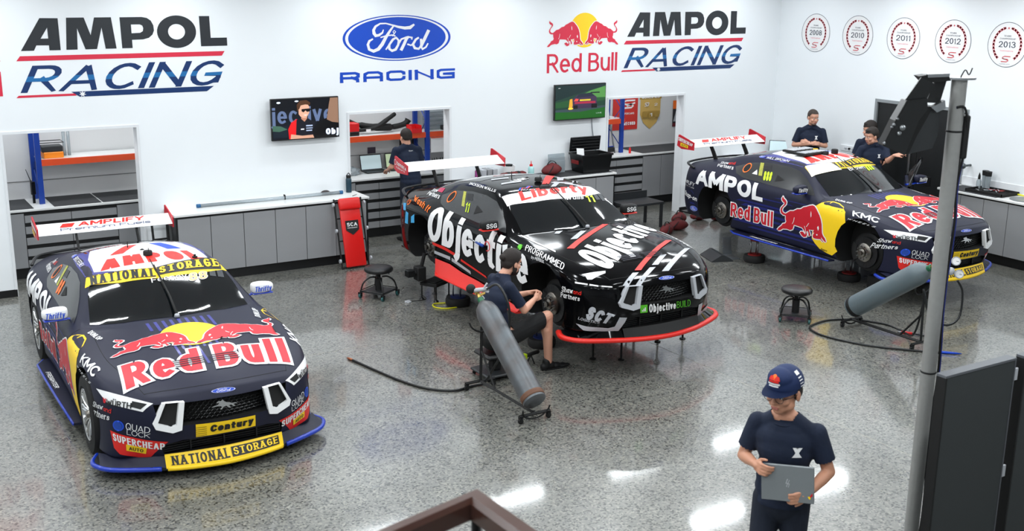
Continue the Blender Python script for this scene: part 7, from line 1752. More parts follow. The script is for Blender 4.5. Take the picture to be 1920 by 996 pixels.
for dx, m_, r_ in ((.052, MBLACK, .008), (.060, mat('blue_cable', (.10, .16, .48), .5), .006)):
    pts = [Vector((-.02, -.05, 3.30)), Vector((.03, -.05, 3.30)), Vector((.065, -.03, 3.20)), Vector((.075, -.01, 3.05)), Vector((dx, 0, 2.80))]+[Vector((dx+.008*math.sin(k*1.3), -.01, 2.8-.2*k)) for k in range(1, 14)]+[Vector((dx, 0, .02))]
    obj('cable', tube(BM(), smooth_path([(Mv.to_3x3() @ p) for p in pts], 4), r_, 6), m_, c, True)
obj('junction_box', bx(BM(), .045, .085, -.03, .03, 2.98, 3.25, .008, Mv.to_3x3().to_4x4()), MBLACK, c)
s_ = empty('tilted_display', (PX, PY, 0), 0, 'black display and bracket tilted down at the top of the steel pole', 'display')
M3 = Mv.to_3x3().to_4x4()
UZ = M3 @ RX(PI/2)
def slab(nm, pts, y0, y1, m): bm = BM(); prism(bm, [(X*.001069-.589, 3.475-(Y-73)*.0011) for X, Y in pts], -y1, -y0, UZ); return obj(nm, bm, m, s_)
slab('top_clamp', [(300, 62), (345, 55), (470, 58), (485, 84), (420, 92), (375, 96), (330, 90)], -.05, .05, MBLACK)
slab('clamp_steel', [(345, 50), (470, 44), (472, 62), (350, 68)], -.058, -.03, STEEL)
slab('near_arm', [(298, 64), (376, 97), (300, 275), (218, 190)], -.10, -.085, BLKPL)
slab('far_arm', [(418, 88), (487, 80), (458, 215), (378, 212)], .02, .035, BLKPL)
slab('display_edge', [(224, 188), (165, 300), (108, 436), (112, 442), (172, 312), (230, 194)], -.125, -.02, MBLACK)
slab('display_housing', [(220, 190), (335, 175), (345, 235), (300, 300), (240, 492), (112, 442), (165, 300)], -.12, -.02, BLKPL)
slab('display_back', [(335, 230), (410, 232), (330, 400), (292, 502), (238, 492), (290, 300)], -.02, .05, MBLACK)
slab('back_plate', [(408, 236), (468, 238), (464, 400), (442, 470), (300, 506), (345, 380)], .02, .035, DGREY)
slab('steel_knuckle', [(395, 235), (470, 195), (478, 240), (430, 262)], -.03, .02, STEEL)
for X, Y, r_ in ((210, 338, .018), (195, 370, .013), (160, 322, .010), (178, 290, .008), (150, 335, .007), (115, 425, .009)):
    bm = BM(); lathe(bm, [(r_, 0), (r_, .010), (r_*.5, .016), (0, .016)], 12, UZ @ T(X*.001069-.589, 3.475-(Y-73)*.0011, .12)); obj('bolt', bm, STEEL, s_, True, 40)
obj('wire', tube(BM(), smooth_path([(M3 @ Vector(p)) for p in [(-.02, -.05, 3.47), (.0, -.07, 3.53), (.03, -.06, 3.50), (.05, -.05, 3.54)]], 4), .004, 5), MBLACK, s_, True)
# ---------- folding partition ----------
PGREY = mat('partition_grey', (.20, .215, .22), .7, noise=.1, nscale=200); PEDGE = mat('partition_edge', (.36, .37, .39), .5)
t = empty('folding_partition', (5.81, -11.19, 0), 0, 'dark grey folding partition screen in the lower right foreground', 'partition')
for k, (x0, x1, dy) in enumerate(((5.482, 6.150, 0), (6.215, 6.95, -.02))):
    bm = BM(); bx(bm, x0+.015-5.81, x1-.0-5.81, dy-.03, dy+.03, .06, 1.785); obj('panel', bm, PGREY, t)
    bm = BM(); bx(bm, x0-5.81, x1-5.81, dy-.034, dy+.034, 1.785, 1.80); bx(bm, x1-.008-5.81, x1-5.81, dy-.034, dy+.034, .05, 1.785); obj('top_rail', bm, PEDGE, t)
    bm = BM(); bx(bm, x0-5.81, x0+.015-5.81, dy-.034, dy+.034, .05, 1.785); obj('edge_strip', bm, MBLACK, t)
    for z in (.3, 1.0, 1.65): bm = BM(); bx(bm, x1-.0-5.81, x1+.03-5.81, dy-.036, dy-.02, z, z+.08, .003); obj('hinge', bm, SILV, t)
    bm = BM(); bx(bm, x0+.1-5.81, x0+.16-5.81, -.22, .22, 0, .06, .005); obj('foot', bm, MBLACK, t)
# ---------- balcony handrail and the balcony edge under the viewer ----------
WOOD = mat('dark_stained_wood', (.27, .15, .11), .28, noise=.4, nscale=6, coat=.5)
RZ0 = 2.5; cx_, cy_ = 1.571, -12.47
t = empty('balcony_rail', (cx_, cy_, 0), 0, 'brown glossy handrail corner at the bottom edge of the photo', 'handrail')
# rounded rectangular section, mitred corner
sec = [(-.036, -.034), (-.036, .018), (-.022, .034), (.022, .034), (.036, .018), (.036, -.034), (.020, -.044), (-.020, -.044)]
bm = BM(); rows = []
for (px, py, nx, ny) in ((-2.5, -.60, -.25, 1), (0, 0, .9, .9), (.10, -3.2, 1, 0)):
    rows.append([bm.verts.new((px+nx*a, py+ny*a, RZ0+b)) for a, b in sec])
for a, b in zip(rows, rows[1:]):
    for i in range(8): bm.faces.new((a[i], a[(i+1) % 8], b[(i+1) % 8], b[i]))
bm.faces.new(rows[0]); bm.faces.new(rows[-1][::-1]); obj('handrail', bm, WOOD, t)
for (x, y) in ((0, -.01), (-1.3, -.31), (-2.5, -.60), (.05, -1.5), (.10, -3.1)): obj('baluster', tube(BM(), [(x, y, 1.5), (x, y, RZ0-.02)], .016, 8), MBLACK, t, True)
bm = BM(); prism(bm, [(-2.6, -.58), (.05, .05), (.15, -3.3), (-2.6, -3.3)], 1.38, 1.5); obj('landing', bm, WALL, t)
bm = BM(); bx(bm, -.10, -.02, -.10, -.02, 0, 1.38); bx(bm, -2.55, -2.47, -.70, -.62, 0, 1.38); obj('landing_post', bm, PIPE, t)

t = empty('folded_trolley', (3.78, -.30, 0), 0, 'folded black frame standing behind the left car wing, left of the long cupboards', 'trolley')
for x in (-.10, .10): obj('upright', tube(BM(), [(x, -.05, .02), (x, .12, .92)], .016, 6), MBLACK, t)
for z, y in ((.30, .0), (.60, .06), (.90, .11)): obj('rung', tube(BM(), [(-.10, y, z), (.10, y, z)], .014, 6), MBLACK, t)
obj('handle', tube(BM(), smooth_path([(-.12, .10, .88), (-.18, -.05, .93), (-.05, -.12, .95), (.06, -.06, .93)], 4), .016, 6), MBLACK, t, True)
obj('foot_plate', bx(BM(), -.14, .14, -.16, .0, 0, .03, .004), MBLACK, t)
t = empty('air_tool', (7.344-.93, -4.33, 1.05), 0, 'small blue and silver air tool on the side of the black car', 'air tool')
obj('tool_body', tube(BM(), [(-.06, .14, .02), (-.06, -.02, .01)], [.012, .020], 8), mat('blue_anodised2', (.08, .28, .62), .3, metal=.3), t, True); obj('tool_tip', tube(BM(), [(-.06, .14, .02), (-.06, .30, .03)], .009, 6), STEEL, t, True)
obj('red_coil', tube(BM(), [(-.05+.0*k, -.10+.055*math.cos(k*.5), .02+.055*math.sin(k*.5)) for k in range(11)], .006, 6), RED, t, True)
# ---------- people ----------
SKIN = mat('skin', (.78, .56, .45), .5, noise=.12, nscale=12)
SKIN2 = mat('skin_light', (.84, .62, .52), .5, noise=.12, nscale=12)
NAVYC = mat('navy_cotton', (.045, .105, .205), .85, noise=.25, nscale=14, bump=.25, bscale=26)
TROU = mat('dark_navy_trousers', (.045, .085, .155), .85, noise=.2, nscale=8, bump=.3, bscale=18)
SHORTS = mat('black_shorts', (.035, .038, .045), .85, bump=.3, bscale=18)
HAIR = mat('dark_hair', (.13, .09, .07), .7, noise=.4, nscale=60, bump=.6, bscale=120)
HAIR2 = mat('brown_grey_hair', (.27, .22, .19), .7, noise=.4, nscale=60, bump=.6, bscale=120)
SHOE = mat('black_shoe', (.035, .035, .04), .6)
LIP = mat('lips', (.66, .38, .34), .5); EYEW = mat('eye_white', (.88, .87, .85), .3); EYED = mat('eye_dark', (.08, .06, .05), .2)
def cap(bm, a, b, ra, rb, seg=14, rings=5):
    """rounded tapered limb"""
    a, b = Vector(a), Vector(b); d = b-a; L = max(d.length, 1e-4); M = frame(a, d)
    prof = [(0, -ra)]+[(ra*math.sin(PI/2*k/rings), -ra*math.cos(PI/2*k/rings)) for k in range(1, rings+1)]+[(rb*math.cos(PI/2*k/rings), L+rb*math.sin(PI/2*k/rings)) for k in range(0, rings)]+[(0, L+rb)]
    lathe(bm, prof, seg, M)
def ell(bm, c, r, rot=None, seg=18):
    M = T(*c) @ (rot or Matrix.Identity(4)) @ Matrix.Diagonal((r[0], r[1], r[2], 1))
    bmesh.ops.create_uvsphere(bm, u_segments=seg, v_segments=12, radius=1, matrix=M)
def melt(name, bm, m, parent, vox=.007, sm=5, cut=None, M=None):
    """voxel-join overlapping volumes into one continuous skin, then smooth"""
    me = bpy.data.meshes.new('tmp'); 
    if M: bmesh.ops.transform(bm, matrix=M, verts=bm.verts)
    bm.to_mesh(me); bm.free()
    o = bpy.data.objects.new('tmp', me); COL.objects.link(o)
    r = o.modifiers.new('r', 'REMESH'); r.mode = 'VOXEL'; r.voxel_size = vox; r.use_smooth_shade = True
    s = o.modifiers.new('s', 'SMOOTH'); s.iterations = sm; s.factor = .5
    m2 = bake(o); bpy.data.objects.remove(o)
    b = BM(); b.from_mesh(m2)
    if cut:
        dead = [f for f in b.faces if cut(f.calc_center_median())]
        bmesh.ops.delete(b, geom=dead, context='FACES')
    for f in b.faces: f.smooth = True
    b.to_mesh(m2); b.free(); m2.materials.clear(); m2.materials.append(m)
    o = bpy.data.objects.new(name, m2); COL.objects.link(o); o.parent = parent
    return o
def head_vol(bm, H):
    """H: head matrix, origin at eye level between the ears, +y to the nose"""
    def e(c, r, rot=None): ell(bm, H @ Vector(c), r, H.to_3x3().to_4x4() @ (rot or Matrix.Identity(4)))
    def c_(a, b, ra, rb): cap(bm, H @ Vector(a), H @ Vector(b), ra, rb)
    e((0, -.012, .035), (.076, .096, .086)); e((0, .012, -.035), (.062, .074, .078)); e((0, .048, -.085), (.034, .032, .026)); e((0, .030, -.070), (.050, .052, .036))
    e((0, .055, .035), (.055, .035, .045))
    c_((0, .078, .004), (0, .102, -.030), .009, .014); e((.012, .092, -.034), (.009, .010, .007)); e((-.012, .092, -.034), (.009, .010, .007))
    c_((-.036, .078, .020), (.036, .078, .020), .011, .011)
    for s in (-1, 1):
        e((s*.040, .055, -.028), (.024, .028, .024)); e((s*.079, -.008, -.012), (.009, .019, .031)); e((s*.050, .02, -.062), (.018, .035, .028))
    c_((-.020, .083, -.058), (.020, .083, -.058), .007, .007); c_((-.016, .081, -.069), (.016, .081, -.069), .007, .007)
def face_bits(parent, H):
    for s in (-1, 1):
        b = BM(); ell(b, H @ Vector((s*.031, .078, -.001)), (.0125, .0095, .008), H.to_3x3().to_4x4()); ell(b, H @ Vector((s*.031, .0855, -.001)), (.005, .0035, .0055), H.to_3x3().to_4x4())
        n = len(b.faces)//2
        b.faces.ensure_lookup_table()
        for f in b.faces[n:]: f.material_index = 1
        obj('eye', b, [EYEW, EYED], parent, True)
    b = BM(); cap(b, H @ Vector((-.018, .0885, -.0605)), H @ Vector((.018, .0885, -.0605)), .0048, .0048, 8); cap(b, H @ Vector((-.014, .087, -.068)), H @ Vector((.014, .087, -.068)), .005, .005, 8); obj('lips', b, LIP, parent, True)
def brows(parent, H, m):
    b = BM()
    for s in (-1, 1): cap(b, H @ Vector((s*.016, .088, .020)), H @ Vector((s*.048, .078, .022)), .0042, .003, 6)
    obj('eyebrows', b, m, parent, True)
def hair_vol(parent, H, m, front=.060, side=-.005, back=-.055, top=.0, vox=.006, extra=None, grow=.010):
    bm = BM(); e = lambda c, r: ell(bm, H @ Vector(c), r, H.to_3x3().to_4x4(), 24)
    e((0, -.014, .038), (.076+grow, .096+grow, .087+grow+top)); e((0, -.035, -.005), (.072+grow*.8, .070+grow, .070))
    if top: e((0, .035, .095), (.055, .050, .022+top))
    if extra: extra(bm)
    Hi = H.inverted()
    def cut(p):
        q = Hi @ p
        lim = front if q.y > .045 else (side if q.y > -.03 else back)
        if .0 < q.y <= .045: lim = side+(front-side)*min(1, (q.y)/.045)
        if -.03 >= q.y > -.06: lim = side+(back-side)*(-.03-q.y)/.03
        return q.z < lim
    return melt('hair', bm, m, parent, vox, 3, cut)
def hand(bm, W, d, n, side, curl=.6, thumb=(.6, .7), s=1., spread=.0, curls=None):
    """W wrist, d direction of the fingers, n back-of-hand normal; side +1 if the thumb lies along d x n"""
    W, d, n = Vector(W), Vector(d).normalized(), Vector(n).normalized(); n = (n-d*n.dot(d)).normalized(); t = d.cross(n)*side
    P = lambda a, b, c: W+d*a*s+t*b*s+n*c*s
    cap(bm, W-d*.01, P(.03, 0, 0), .024*s, .024*s, 12)
    for b in (-.028, -.010, .010, .028): cap(bm, P(.015, b*.75, 0), P(.080, b, 0), .0135*s, .0115*s, 10)
    L = {-.028: (.028, .018, .015), -.010: (.036, .024, .017), .010: (.040, .027, .018), .028: (.036, .023, .017)}
    for k, b in enumerate((-.028, -.010, .010, .028)):
        cv = curls[k] if curls else curl
        p = P(.084, b*1.05, 0); a = .0
        for j, l in enumerate(L[b]):
            a += cv*(.7, .9, .6)[j]
            dd = d*math.cos(a)-n*math.sin(a)+t*spread*b*4; q = p+dd*l*s
            cap(bm, p, q, (.0095-.0006*j)*s, (.0088-.0006*j)*s, 9, 3); p = q
    p = P(.018, .024, -.004); a, c = thumb
    for j, l in enumerate((.036, .030, .024)):
        dd = (d*math.cos(a)+t*math.sin(a)*.9-n*math.sin(c)*(.3+.35*j)).normalized(); q = p+dd*l*s; cap(bm, p, q, (.0125-.0012*j)*s, (.0112-.0012*j)*s, 9, 3); p = q; a *= .6
def leg(bm, hip, knee, ank, k=1., thin=1.):
    cap(bm, hip, knee, .082*k, .054*k*thin); cap(bm, Vector(knee), Vector(ank), .052*k*thin, .036*k*thin)
    m = Vector(knee).lerp(Vector(ank), .28); dv = (Vector(ank)-Vector(knee)).normalized(); back = Vector((0, -1, 0)); back = (back-dv*back.dot(dv)).normalized() if (back-dv*back.dot(dv)).length > .1 else Vector((0, 0, 1))
    cap(bm, m+back*.014, m+dv*.09+back*.010, .050*k*thin, .040*k*thin)
def arm(bm, sh, el, wr, k=1.):
    cap(bm, Vector(sh).lerp(Vector(el), .14), el, .043*k, .037*k); cap(bm, el, Vector(el).lerp(Vector(wr), .35), .038*k, .038*k); cap(bm, Vector(el).lerp(Vector(wr), .35), wr, .038*k, .024*k)
def shoe(parent, heel, toe, m=SHOE):
    heel, toe = Vector(heel), Vector(toe); bm = BM(); d = toe-heel; s = Vector((d.y, -d.x, 0)).normalized()
    for a, w_, h_ in ((.08, .036, .045), (.30, .036, .05), (.55, .042, .036), (.80, .046, .026), (.95, .036, .020)):
        ell(bm, heel+d*a+Vector((0, 0, h_*.9)), (w_, .06, h_), Matrix.Rotation(math.atan2(-d.x, d.y), 4, 'Z'))
    cap(bm, heel+d*.12+Vector((0, 0, .05)), heel+d*.14+Vector((0, 0, .095)), .043, .045)
    o = melt('shoe', bm, m, parent, .008, 4, lambda p: p.z < heel.z+.002); 
    b = BM(); pts = [heel+d*t+s*w_ for t, w_ in ((.0, 0), (.03, .036), (.3, .038), (.6, .044), (.85, .046), (1.0, .02), (1.0, -.02), (.85, -.046), (.6, -.044), (.3, -.038), (.03, -.036))]
    prism(b, [(p.x, p.y) for p in pts], heel.z, heel.z+.018); obj('sole', b, MBLACK, parent)
    return o
def emblem(parent, c, n, up, s=.05, m=None):
    n = Vector(n).normalized(); up = Vector(up); up = (up-n*up.dot(n)).normalized(); x = up.cross(n)
    c = Vector(c); q = [c-x*s/2-up*s/2, c+x*s/2-up*s/2, c+x*s/2+up*s/2, c-x*s/2+up*s/2]
    flat_art('chest_emblem', [(PL((0, 0), (1, .0), (.72, .42), (.72, .5), (1, 1), (.62, 1), (.5, .8), (.38, 1), (0, 1), (.30, .5), (.30, .42)), 0)], q, [m or WHITE], parent, .004)
def press(parent, name, layers, quad, mats, target):
    """press a print on to a garment"""
    dg = bpy.context.evaluated_depsgraph_get(); bv = BVHTree.FromObject(target, dg)
    return conform(name, layers, quad, mats, parent, .003, .02, .3, bvh=bv)
EMB = PL((0, 0), (1, .0), (.70, .42), (.70, .52), (1, 1), (.64, 1), (.5, .8), (.36, 1), (0, 1), (.30, .52), (.30, .42))
def torso(bm, pel, chest, neck, shR, shL, k=1., w=1.):
    pel, chest, neck, shR, shL = map(Vector, (pel, chest, neck, shR, shL))
    ax = (shR-shL).normalized(); upv = (neck-pel).normalized(); fw = upv.cross(ax).normalized(); R = Matrix((ax, -fw if fw.dot(Vector((0, 1, 0))) < -2 else fw, upv)).transposed().to_4x4()
    ell(bm, pel+upv*.02, (.155*k*w, .115*k, .12), R); ell(bm, pel.lerp(chest, .45), (.142*k*w, .108*k, .15), R); ell(bm, chest, (.160*k*w, .118*k, .15), R)
    ell(bm, chest+upv*.06, (.170*k*w, .108*k, .12), R)
    dn = upv*.036; cap(bm, (shR-dn).lerp(neck, .12), (shL-dn).lerp(neck, .12), .046*k, .046*k); cap(bm, neck-upv*.024, shR-dn*.8, .066*k, .042*k); cap(bm, neck-upv*.024, shL-dn*.8, .066*k, .042*k); ell(bm, chest+upv*.12, (.13*k, .085*k, .09), R)
def sleeve_cut(sh, el, frac):
    sh, el = Vector(sh), Vector(el); d = (el-sh); L = d.length; d.normalize(); p0 = sh+d*L*frac
    return lambda p: (p-p0).dot(d) > 0 and ((p-p0)-d*(p-p0).dot(d)).length < .11 and (p-sh).dot(d) > 0 and (p-p0).dot(d) < .14
def shirt(parent, J, m=NAVYC, hem=None, frac=.68, k=1.0, vox=.008, collar=True, name='polo_shirt', w=1., neckr=.062, slv=.062):
    bm = BM(); torso(bm, J['pel'], J['chest'], J['neck'], J['shR'], J['shL'], 1.10*k, w)
    pc = Vector(J['pel']).lerp(Vector(J['chest']), .42); ux = (Vector(J['chest'])-Vector(J['pel'])).normalized(); ell(bm, pc, (.166*w*k, .124*k, .30), frame((0, 0, 0), ux, (1, 0, 0)))
    for s in 'RL':
        a, b = Vector(J['sh'+s]), Vector(J['el'+s]); cap(bm, a.lerp(b, .04), a.lerp(b, frac+.25), slv*.97, slv)
    if 'hip' in J: ell(bm, Vector(J['hip']), (.172*w, .135, .10))
    cuts = [sleeve_cut(J['shR'], J['elR'], frac), sleeve_cut(J['shL'], J['elL'], frac)]
    nk = Vector(J['neck']); up = (nk-Vector(J['chest'])).normalized(); fwd = Vector((0, 1, 0))
    pel = Vector(J['pel']); axis = (Vector(J['chest'])-pel).normalized(); hemp = pel-axis*(hem if hem is not None else .10)
    def cut(p):
        if cuts[0](p) or cuts[1](p): return True
        q = p-nk
        if q.dot(up) > -.035+.0 and (q-up*q.dot(up)).length < neckr: return True
        return (p-hemp).dot(axis) < 0
    o = melt(name, bm, m, parent, vox, 12, cut)
    if collar:
        b = BM(); n = 18; A = []; B_ = []
        x = up.orthogonal().normalized(); fr = frame(nk-up*.035, up, (1, 0, 0))
        for i in range(n+1):
            a = PI/2+.30+(2*PI-.60)*i/n
            A.append(b.verts.new(fr @ Vector((.066*math.cos(a), .066*math.sin(a)*1.05+.008, -.012)))); B_.append(b.verts.new(fr @ Vector((.058*math.cos(a), .056*math.sin(a)+.0, .028))))
        C_ = [b.verts.new(fr @ (Vector((.085*math.cos(PI/2+.30+(2*PI-.60)*i/n), .085*math.sin(PI/2+.30+(2*PI-.60)*i/n)+.012, -.012)))) for i in range(n+1)]
        for i in range(n): b.faces.new((A[i], A[i+1], B_[i+1], B_[i])); b.faces.new((B_[i], B_[i+1], C_[i+1], C_[i]))
        obj('collar', b, m, parent, True)
    return o
def Hm(c, yaw=0., pitch=0., roll=0., s=1.): return T(*c) @ RZ(yaw) @ RX(pitch) @ RY(roll) @ Matrix.Scale(s, 4)
def person(x, y, f, label):
    return empty('person', (x, y, 0), math.atan2(-f[0], f[1]), label, 'person')
# --- walking man with a laptop ---
W = person(4.80, -10.60, (-.80, -.60), 'man in a navy cap and T-shirt walking with a grey laptop in the foreground')
J = dict(pel=(-.04, 0, .98), chest=(-.035, .0, 1.27), neck=(-.02, -.005, 1.505), shR=(.135, -.01, 1.425), shL=(-.215, -.01, 1.405), elR=(.215, -.04, 1.165), elL=(-.305, -.02, 1.15), wrR=(.115, .145, 1.20), wrL=(-.215, .185, 1.085), hip=(-.04, 0, .93))
H = Hm((-.012, .035, 1.650), -.42, -.12, 0, 1.17)
bm = BM(); torso(bm, J['pel'], J['chest'], J['neck'], J['shR'], J['shL'], .97); cap(bm, J['neck'], (0, .0, 1.60), .058, .056); cap(bm, (-.02, -.01, 1.48), (.0, .01, 1.60), .062, .055); head_vol(bm, H)
for s in 'RL': arm(bm, J['sh'+s], J['el'+s], J['wr'+s], 1.05)
hand(bm, J['wrR'], (-.45, .62, .0), (.75, .55, .15), -1, curls=(1.1, 1.0, .9, .75), thumb=(.75, .2))
hand(bm, J['wrL'], (.72, .35, -.38), (-.15, .95, -.15), -1, curls=(.9, .8, .75, .65), thumb=(.6, .3))
leg(bm, (.045, 0, .90), (.06, .12, .52), (.05, .02, .10), .85); leg(bm, (-.125, 0, .90), (-.13, .03, .50), (-.13, -.28, .17), .85); ell(bm, (-.04, 0, .96), (.13, .09, .10))
melt('body', bm, SKIN, W, .0055, 4); face_bits(W, H); brows(W, H, HAIR)
shirtW = shirt(W, J, hem=.06, frac=.70, collar=False, name='t_shirt', neckr=.082, vox=.007, slv=.064)
b = BM(); fr = frame(Vector(J['neck'])-Vector((0, 0, .045)), (0, .25, 1), (1, 0, 0)); tube(b, [fr @ Vector((.079*math.cos(2*PI*k/28), .079*math.sin(2*PI*k/28)+.004, 0)) for k in range(28)], .006, 6, closed=True); obj('neck_band', b, NAVYC, W, True)
bm = BM(); leg(bm, (.045, 0, .93), (.06, .12, .52), (.05, .02, .10), 1.15, 1.18); leg(bm, (-.125, 0, .93), (-.13, .03, .50), (-.13, -.28, .17), 1.15, 1.18); ell(bm, (-.04, 0, .93), (.165, .125, .15)); melt('trousers', bm, TROU, W, .009, 5, lambda p: p.z > 1.03 or p.z < .10)
shoe(W, (.05, -.06, .0), (.06, .22, .0)); shoe(W, (-.13, -.33, .09), (-.12, -.06, .0))
hair_vol(W, H, HAIR, front=.05, side=-.03, back=-.075, grow=.006)
# cap
bm = BM(); ell(bm, H @ Vector((0, -.012, .045)), (.090, .108, .095), H.to_3x3().to_4x4(), 28); ell(bm, H @ Vector((0, .03, .085)), (.070, .065, .055), H.to_3x3().to_4x4())
Hi = H.inverted(); capo = melt('cap_crown', bm, mat('navy_cap', (.04, .14, .32), .75, noise=.15, nscale=20), W, .006, 3, lambda p: (Hi @ p).z < .035)
bm = BM(); A = []; B_ = []
for k in range(17):
    a = math.radians(12+156*k/16); u = math.sin(a); A.append(bm.verts.new(H @ Vector((.086*math.cos(a), .096*math.sin(a)-.012, .040)))); B_.append(bm.verts.new(H @ Vector((.092*math.cos(a), .096*math.sin(a)-.012+.078*u**1.3, .040-.010*u-.016*abs(math.cos(a))))))
for k in range(16): bm.faces.new((A[k], A[k+1], B_[k+1], B_[k]))
bmesh.ops.solidify(bm, geom=bm.faces[:], thickness=.004); obj('cap_peak', bm, MATS['navy_cap'], W, True, 50)
hq = lambda x0, x1, z0, z1, y: [H @ Vector(p) for p in ((x1, y, z0), (x0, y, z0), (x0, y, z1), (x1, y, z1))]
press(W, 'cap_emblem', [(disc2d(16, .22, .5, .74), 1), (PL((.0, .52), (.1, .78), (.32, .86), (.48, .62), (.4, .5)), 0), (PL((1, .52), (.9, .78), (.68, .86), (.52, .62), (.6, .5)), 0), (R4(.08, .38, .92, .50), 0), (R4(.0, .18, 1, .34), 2), (R4(.1, .0, .9, .14), 2)], hq(-.030, .030, .060, .125, .14), [SRED, ORA, WHITE], capo)
press(W, 'cap_side_print', [(R4(.1, .78, .9, 1), 0), (R4(.1, .58, .9, .66), 0), (R4(.1, .40, .9, .47), 0), (R4(.1, .22, .9, .28), 0), (R4(.1, .04, .9, .10), 0)], [H @ Vector(p) for p in ((-.13, .0, .045), (-.13, -.035, .045), (-.13, -.035, .12), (-.13, .0, .12))], [WHITE], capo)
# glasses
bm = BM()
for s in (-1, 1):
    tube(bm, [H @ Vector((s*.033+.024*math.cos(2*PI*k/20), .098-.0*abs(s), -.004+.020*math.sin(2*PI*k/20))) for k in range(20)], .0018, 5, closed=True); tube(bm, [H @ Vector((s*.057, .096, .002)), H @ Vector((s*.078, .06, .004)), H @ Vector((s*.082, -.01, 0))], .002, 5)
tube(bm, [H @ Vector((-.010, .099, 0)), H @ Vector((.010, .099, 0))], .0018, 5); obj('glasses', bm, mat('dark_frame', (.10, .09, .10), .3), W, True)
press(W, 'chest_emblem', [(EMB, 0)], [(-.095, .25, 1.265), (-.150, .25, 1.265), (-.150, .25, 1.325), (-.095, .25, 1.325)], [WHITE], shirtW)
LM = Matrix.Identity(4)
lq = [Vector(v) for v in ((.060, .205, 1.000), (-.262, .215, 1.030), (-.222, .195, 1.262), (.056, .185, 1.240))]
lx = ((lq[1]-lq[0])+(lq[2]-lq[3])).normalized(); ly = ((lq[3]-lq[0])+(lq[2]-lq[1])); ly = (ly-lx*ly.dot(lx)).normalized(); lc = sum(lq, Vector())/4
ML_ = Matrix((lx, ly, lx.cross(ly))).transposed().to_4x4(); ML_.translation = W.matrix_world @ lc if False else lc
lap = empty('carried_laptop', (4.80, -10.60, 0), W.rotation_euler.z, 'closed grey laptop held against the walking man in the cap', 'laptop')
ALU = mat('dark_aluminium', (.50, .52, .53), .4, metal=.2)
bm = BM(); bx(bm, -.155, .155, -.112, .112, -.010, .002, .004, ML_); obj('base', bm, ALU, lap); bm = BM(); bx(bm, -.155, .155, -.112, .112, .003, .010, .003, ML_); obj('lid', bm, ALU, lap)
def lapq(x0, x1, y0, y1): return [ML_ @ Vector(p) for p in ((x0, y0, .0105), (x1, y0, .0105), (x1, y1, .0105), (x0, y1, .0105))]
flat_art('lid_emblem', [(PL((.45, 1), (.2, .4), (.45, .4), (.3, 0), (.42, 0), (.6, .5), (.38, .5), (.6, 1)), 0), (PL((.75, .9), (.5, .35), (.72, .35), (.58, -.05), (.68, -.05), (.85, .45), (.65, .45), (.85, .9)), 0)], lapq(-.02, .02, -.02, .03), [SILV], lap, .0006)
flat_art('sticker', [(PL((0, .4), (.3, 0), (.6, .1), (.5, .5)), 1), (PL((.4, .5), (.9, 1), (1, .6), (.6, .3)), 0)], lapq(.118, .148, -.085, -.045), [BRED, YEL], lap, .0006)
# --- mechanic crouching at the front hub ---
K = person(5.90, -5.60, (1, 0), 'bearded man in navy polo and black shorts crouching at the black car front hub')
J = dict(pel=(.04, -.14, .44), chest=(.04, -.16, .80), neck=(.035, -.045, 1.085), shR=(.20, -.09, 1.005), shL=(-.14, -.08, 1.01), elR=(.24, .075, .735), elL=(-.16, .12, .76), wrR=(.13, .275, .80), wrL=(.0, .285, .835), hip=(.04, -.13, .42))
H = Hm((.035, .045, 1.200), .10, -.22, 0, 1.08)
bm = BM(); torso(bm, J['pel'], J['chest'], J['neck'], J['shR'], J['shL'], .98, .98); cap(bm, J['neck'], (.035, .02, 1.15), .058, .052); head_vol(bm, H)
for s in 'RL': arm(bm, J['sh'+s], J['el'+s], J['wr'+s], 1.08)
hand(bm, J['wrR'], (-.3, .9, .15), (.8, .2, .4), -1, curls=(1.2, 1.1, 1.0, .8), thumb=(.5, .6)); hand(bm, J['wrL'], (.1, .95, -.05), (-.7, .2, .5), 1, curls=(1.1, 1.0, .9, .8), thumb=(.5, .6))
leg(bm, (.13, -.13, .41), (.17, .405, .60), (.15, .445, .10), 1.12, 1.08); leg(bm, (-.06, -.13, .41), (-.16, .30, .36), (-.14, -.02, .11), 1.08)
ell(bm, (.04, -.14, .41), (.155, .14, .11))
melt('body', bm, SKIN2, K, .006, 4); face_bits(K, H); brows(K, H, HAIR)
shirtK = shirt(K, J, hem=.06, frac=.78, vox=.008, w=1.04)
bm = BM(); cap(bm, (.13, -.13, .41), (.165, .40, .585), .112, .086); cap(bm, (-.06, -.13, .41), (-.16, .30, .37), .105, .086); ell(bm, (.04, -.15, .41), (.18, .155, .125))
melt('shorts', bm, SHORTS, K, .008, 5, lambda p: p.y > .345 and p.z > .42 or p.y > .27 and p.x < 0 or p.z > .53 and p.y < -.02)
shoe(K, (.15, .38, .0), (.155, .675, .0)); shoe(K, (-.14, -.10, .02), (-.15, .16, .0))
def bun(bm_): ell(bm_, H @ Vector((0, -.118, .040)), (.040, .034, .036))
hair_vol(K, H, HAIR, front=.055, side=-.01, back=-.06, extra=bun, top=.008)
bm = BM(); e = lambda c, r: ell(bm, H @ Vector(c), r, H.to_3x3().to_4x4()); e((0, .030, -.075), (.060, .062, .050)); e((0, .055, -.098), (.036, .036, .028))
for s in (-1, 1): e((s*.062, .005, -.045), (.014, .03, .05))
Hk = H.inverted(); melt('beard', bm, HAIR, K, .006, 3, lambda p: (Hk @ p).z > -.045+.9*max(0, .02-(Hk @ p).y) or (Hk @ p).y < -.025)
press(K, 'back_print', [(word('TEAM', 5, .16), 0)], [(.03-.035, -.30, 1.00), (.03+.035, -.30, 1.00), (.03+.035, -.28, 1.012), (.03-.035, -.28, 1.012)], [WHITE], shirtK)
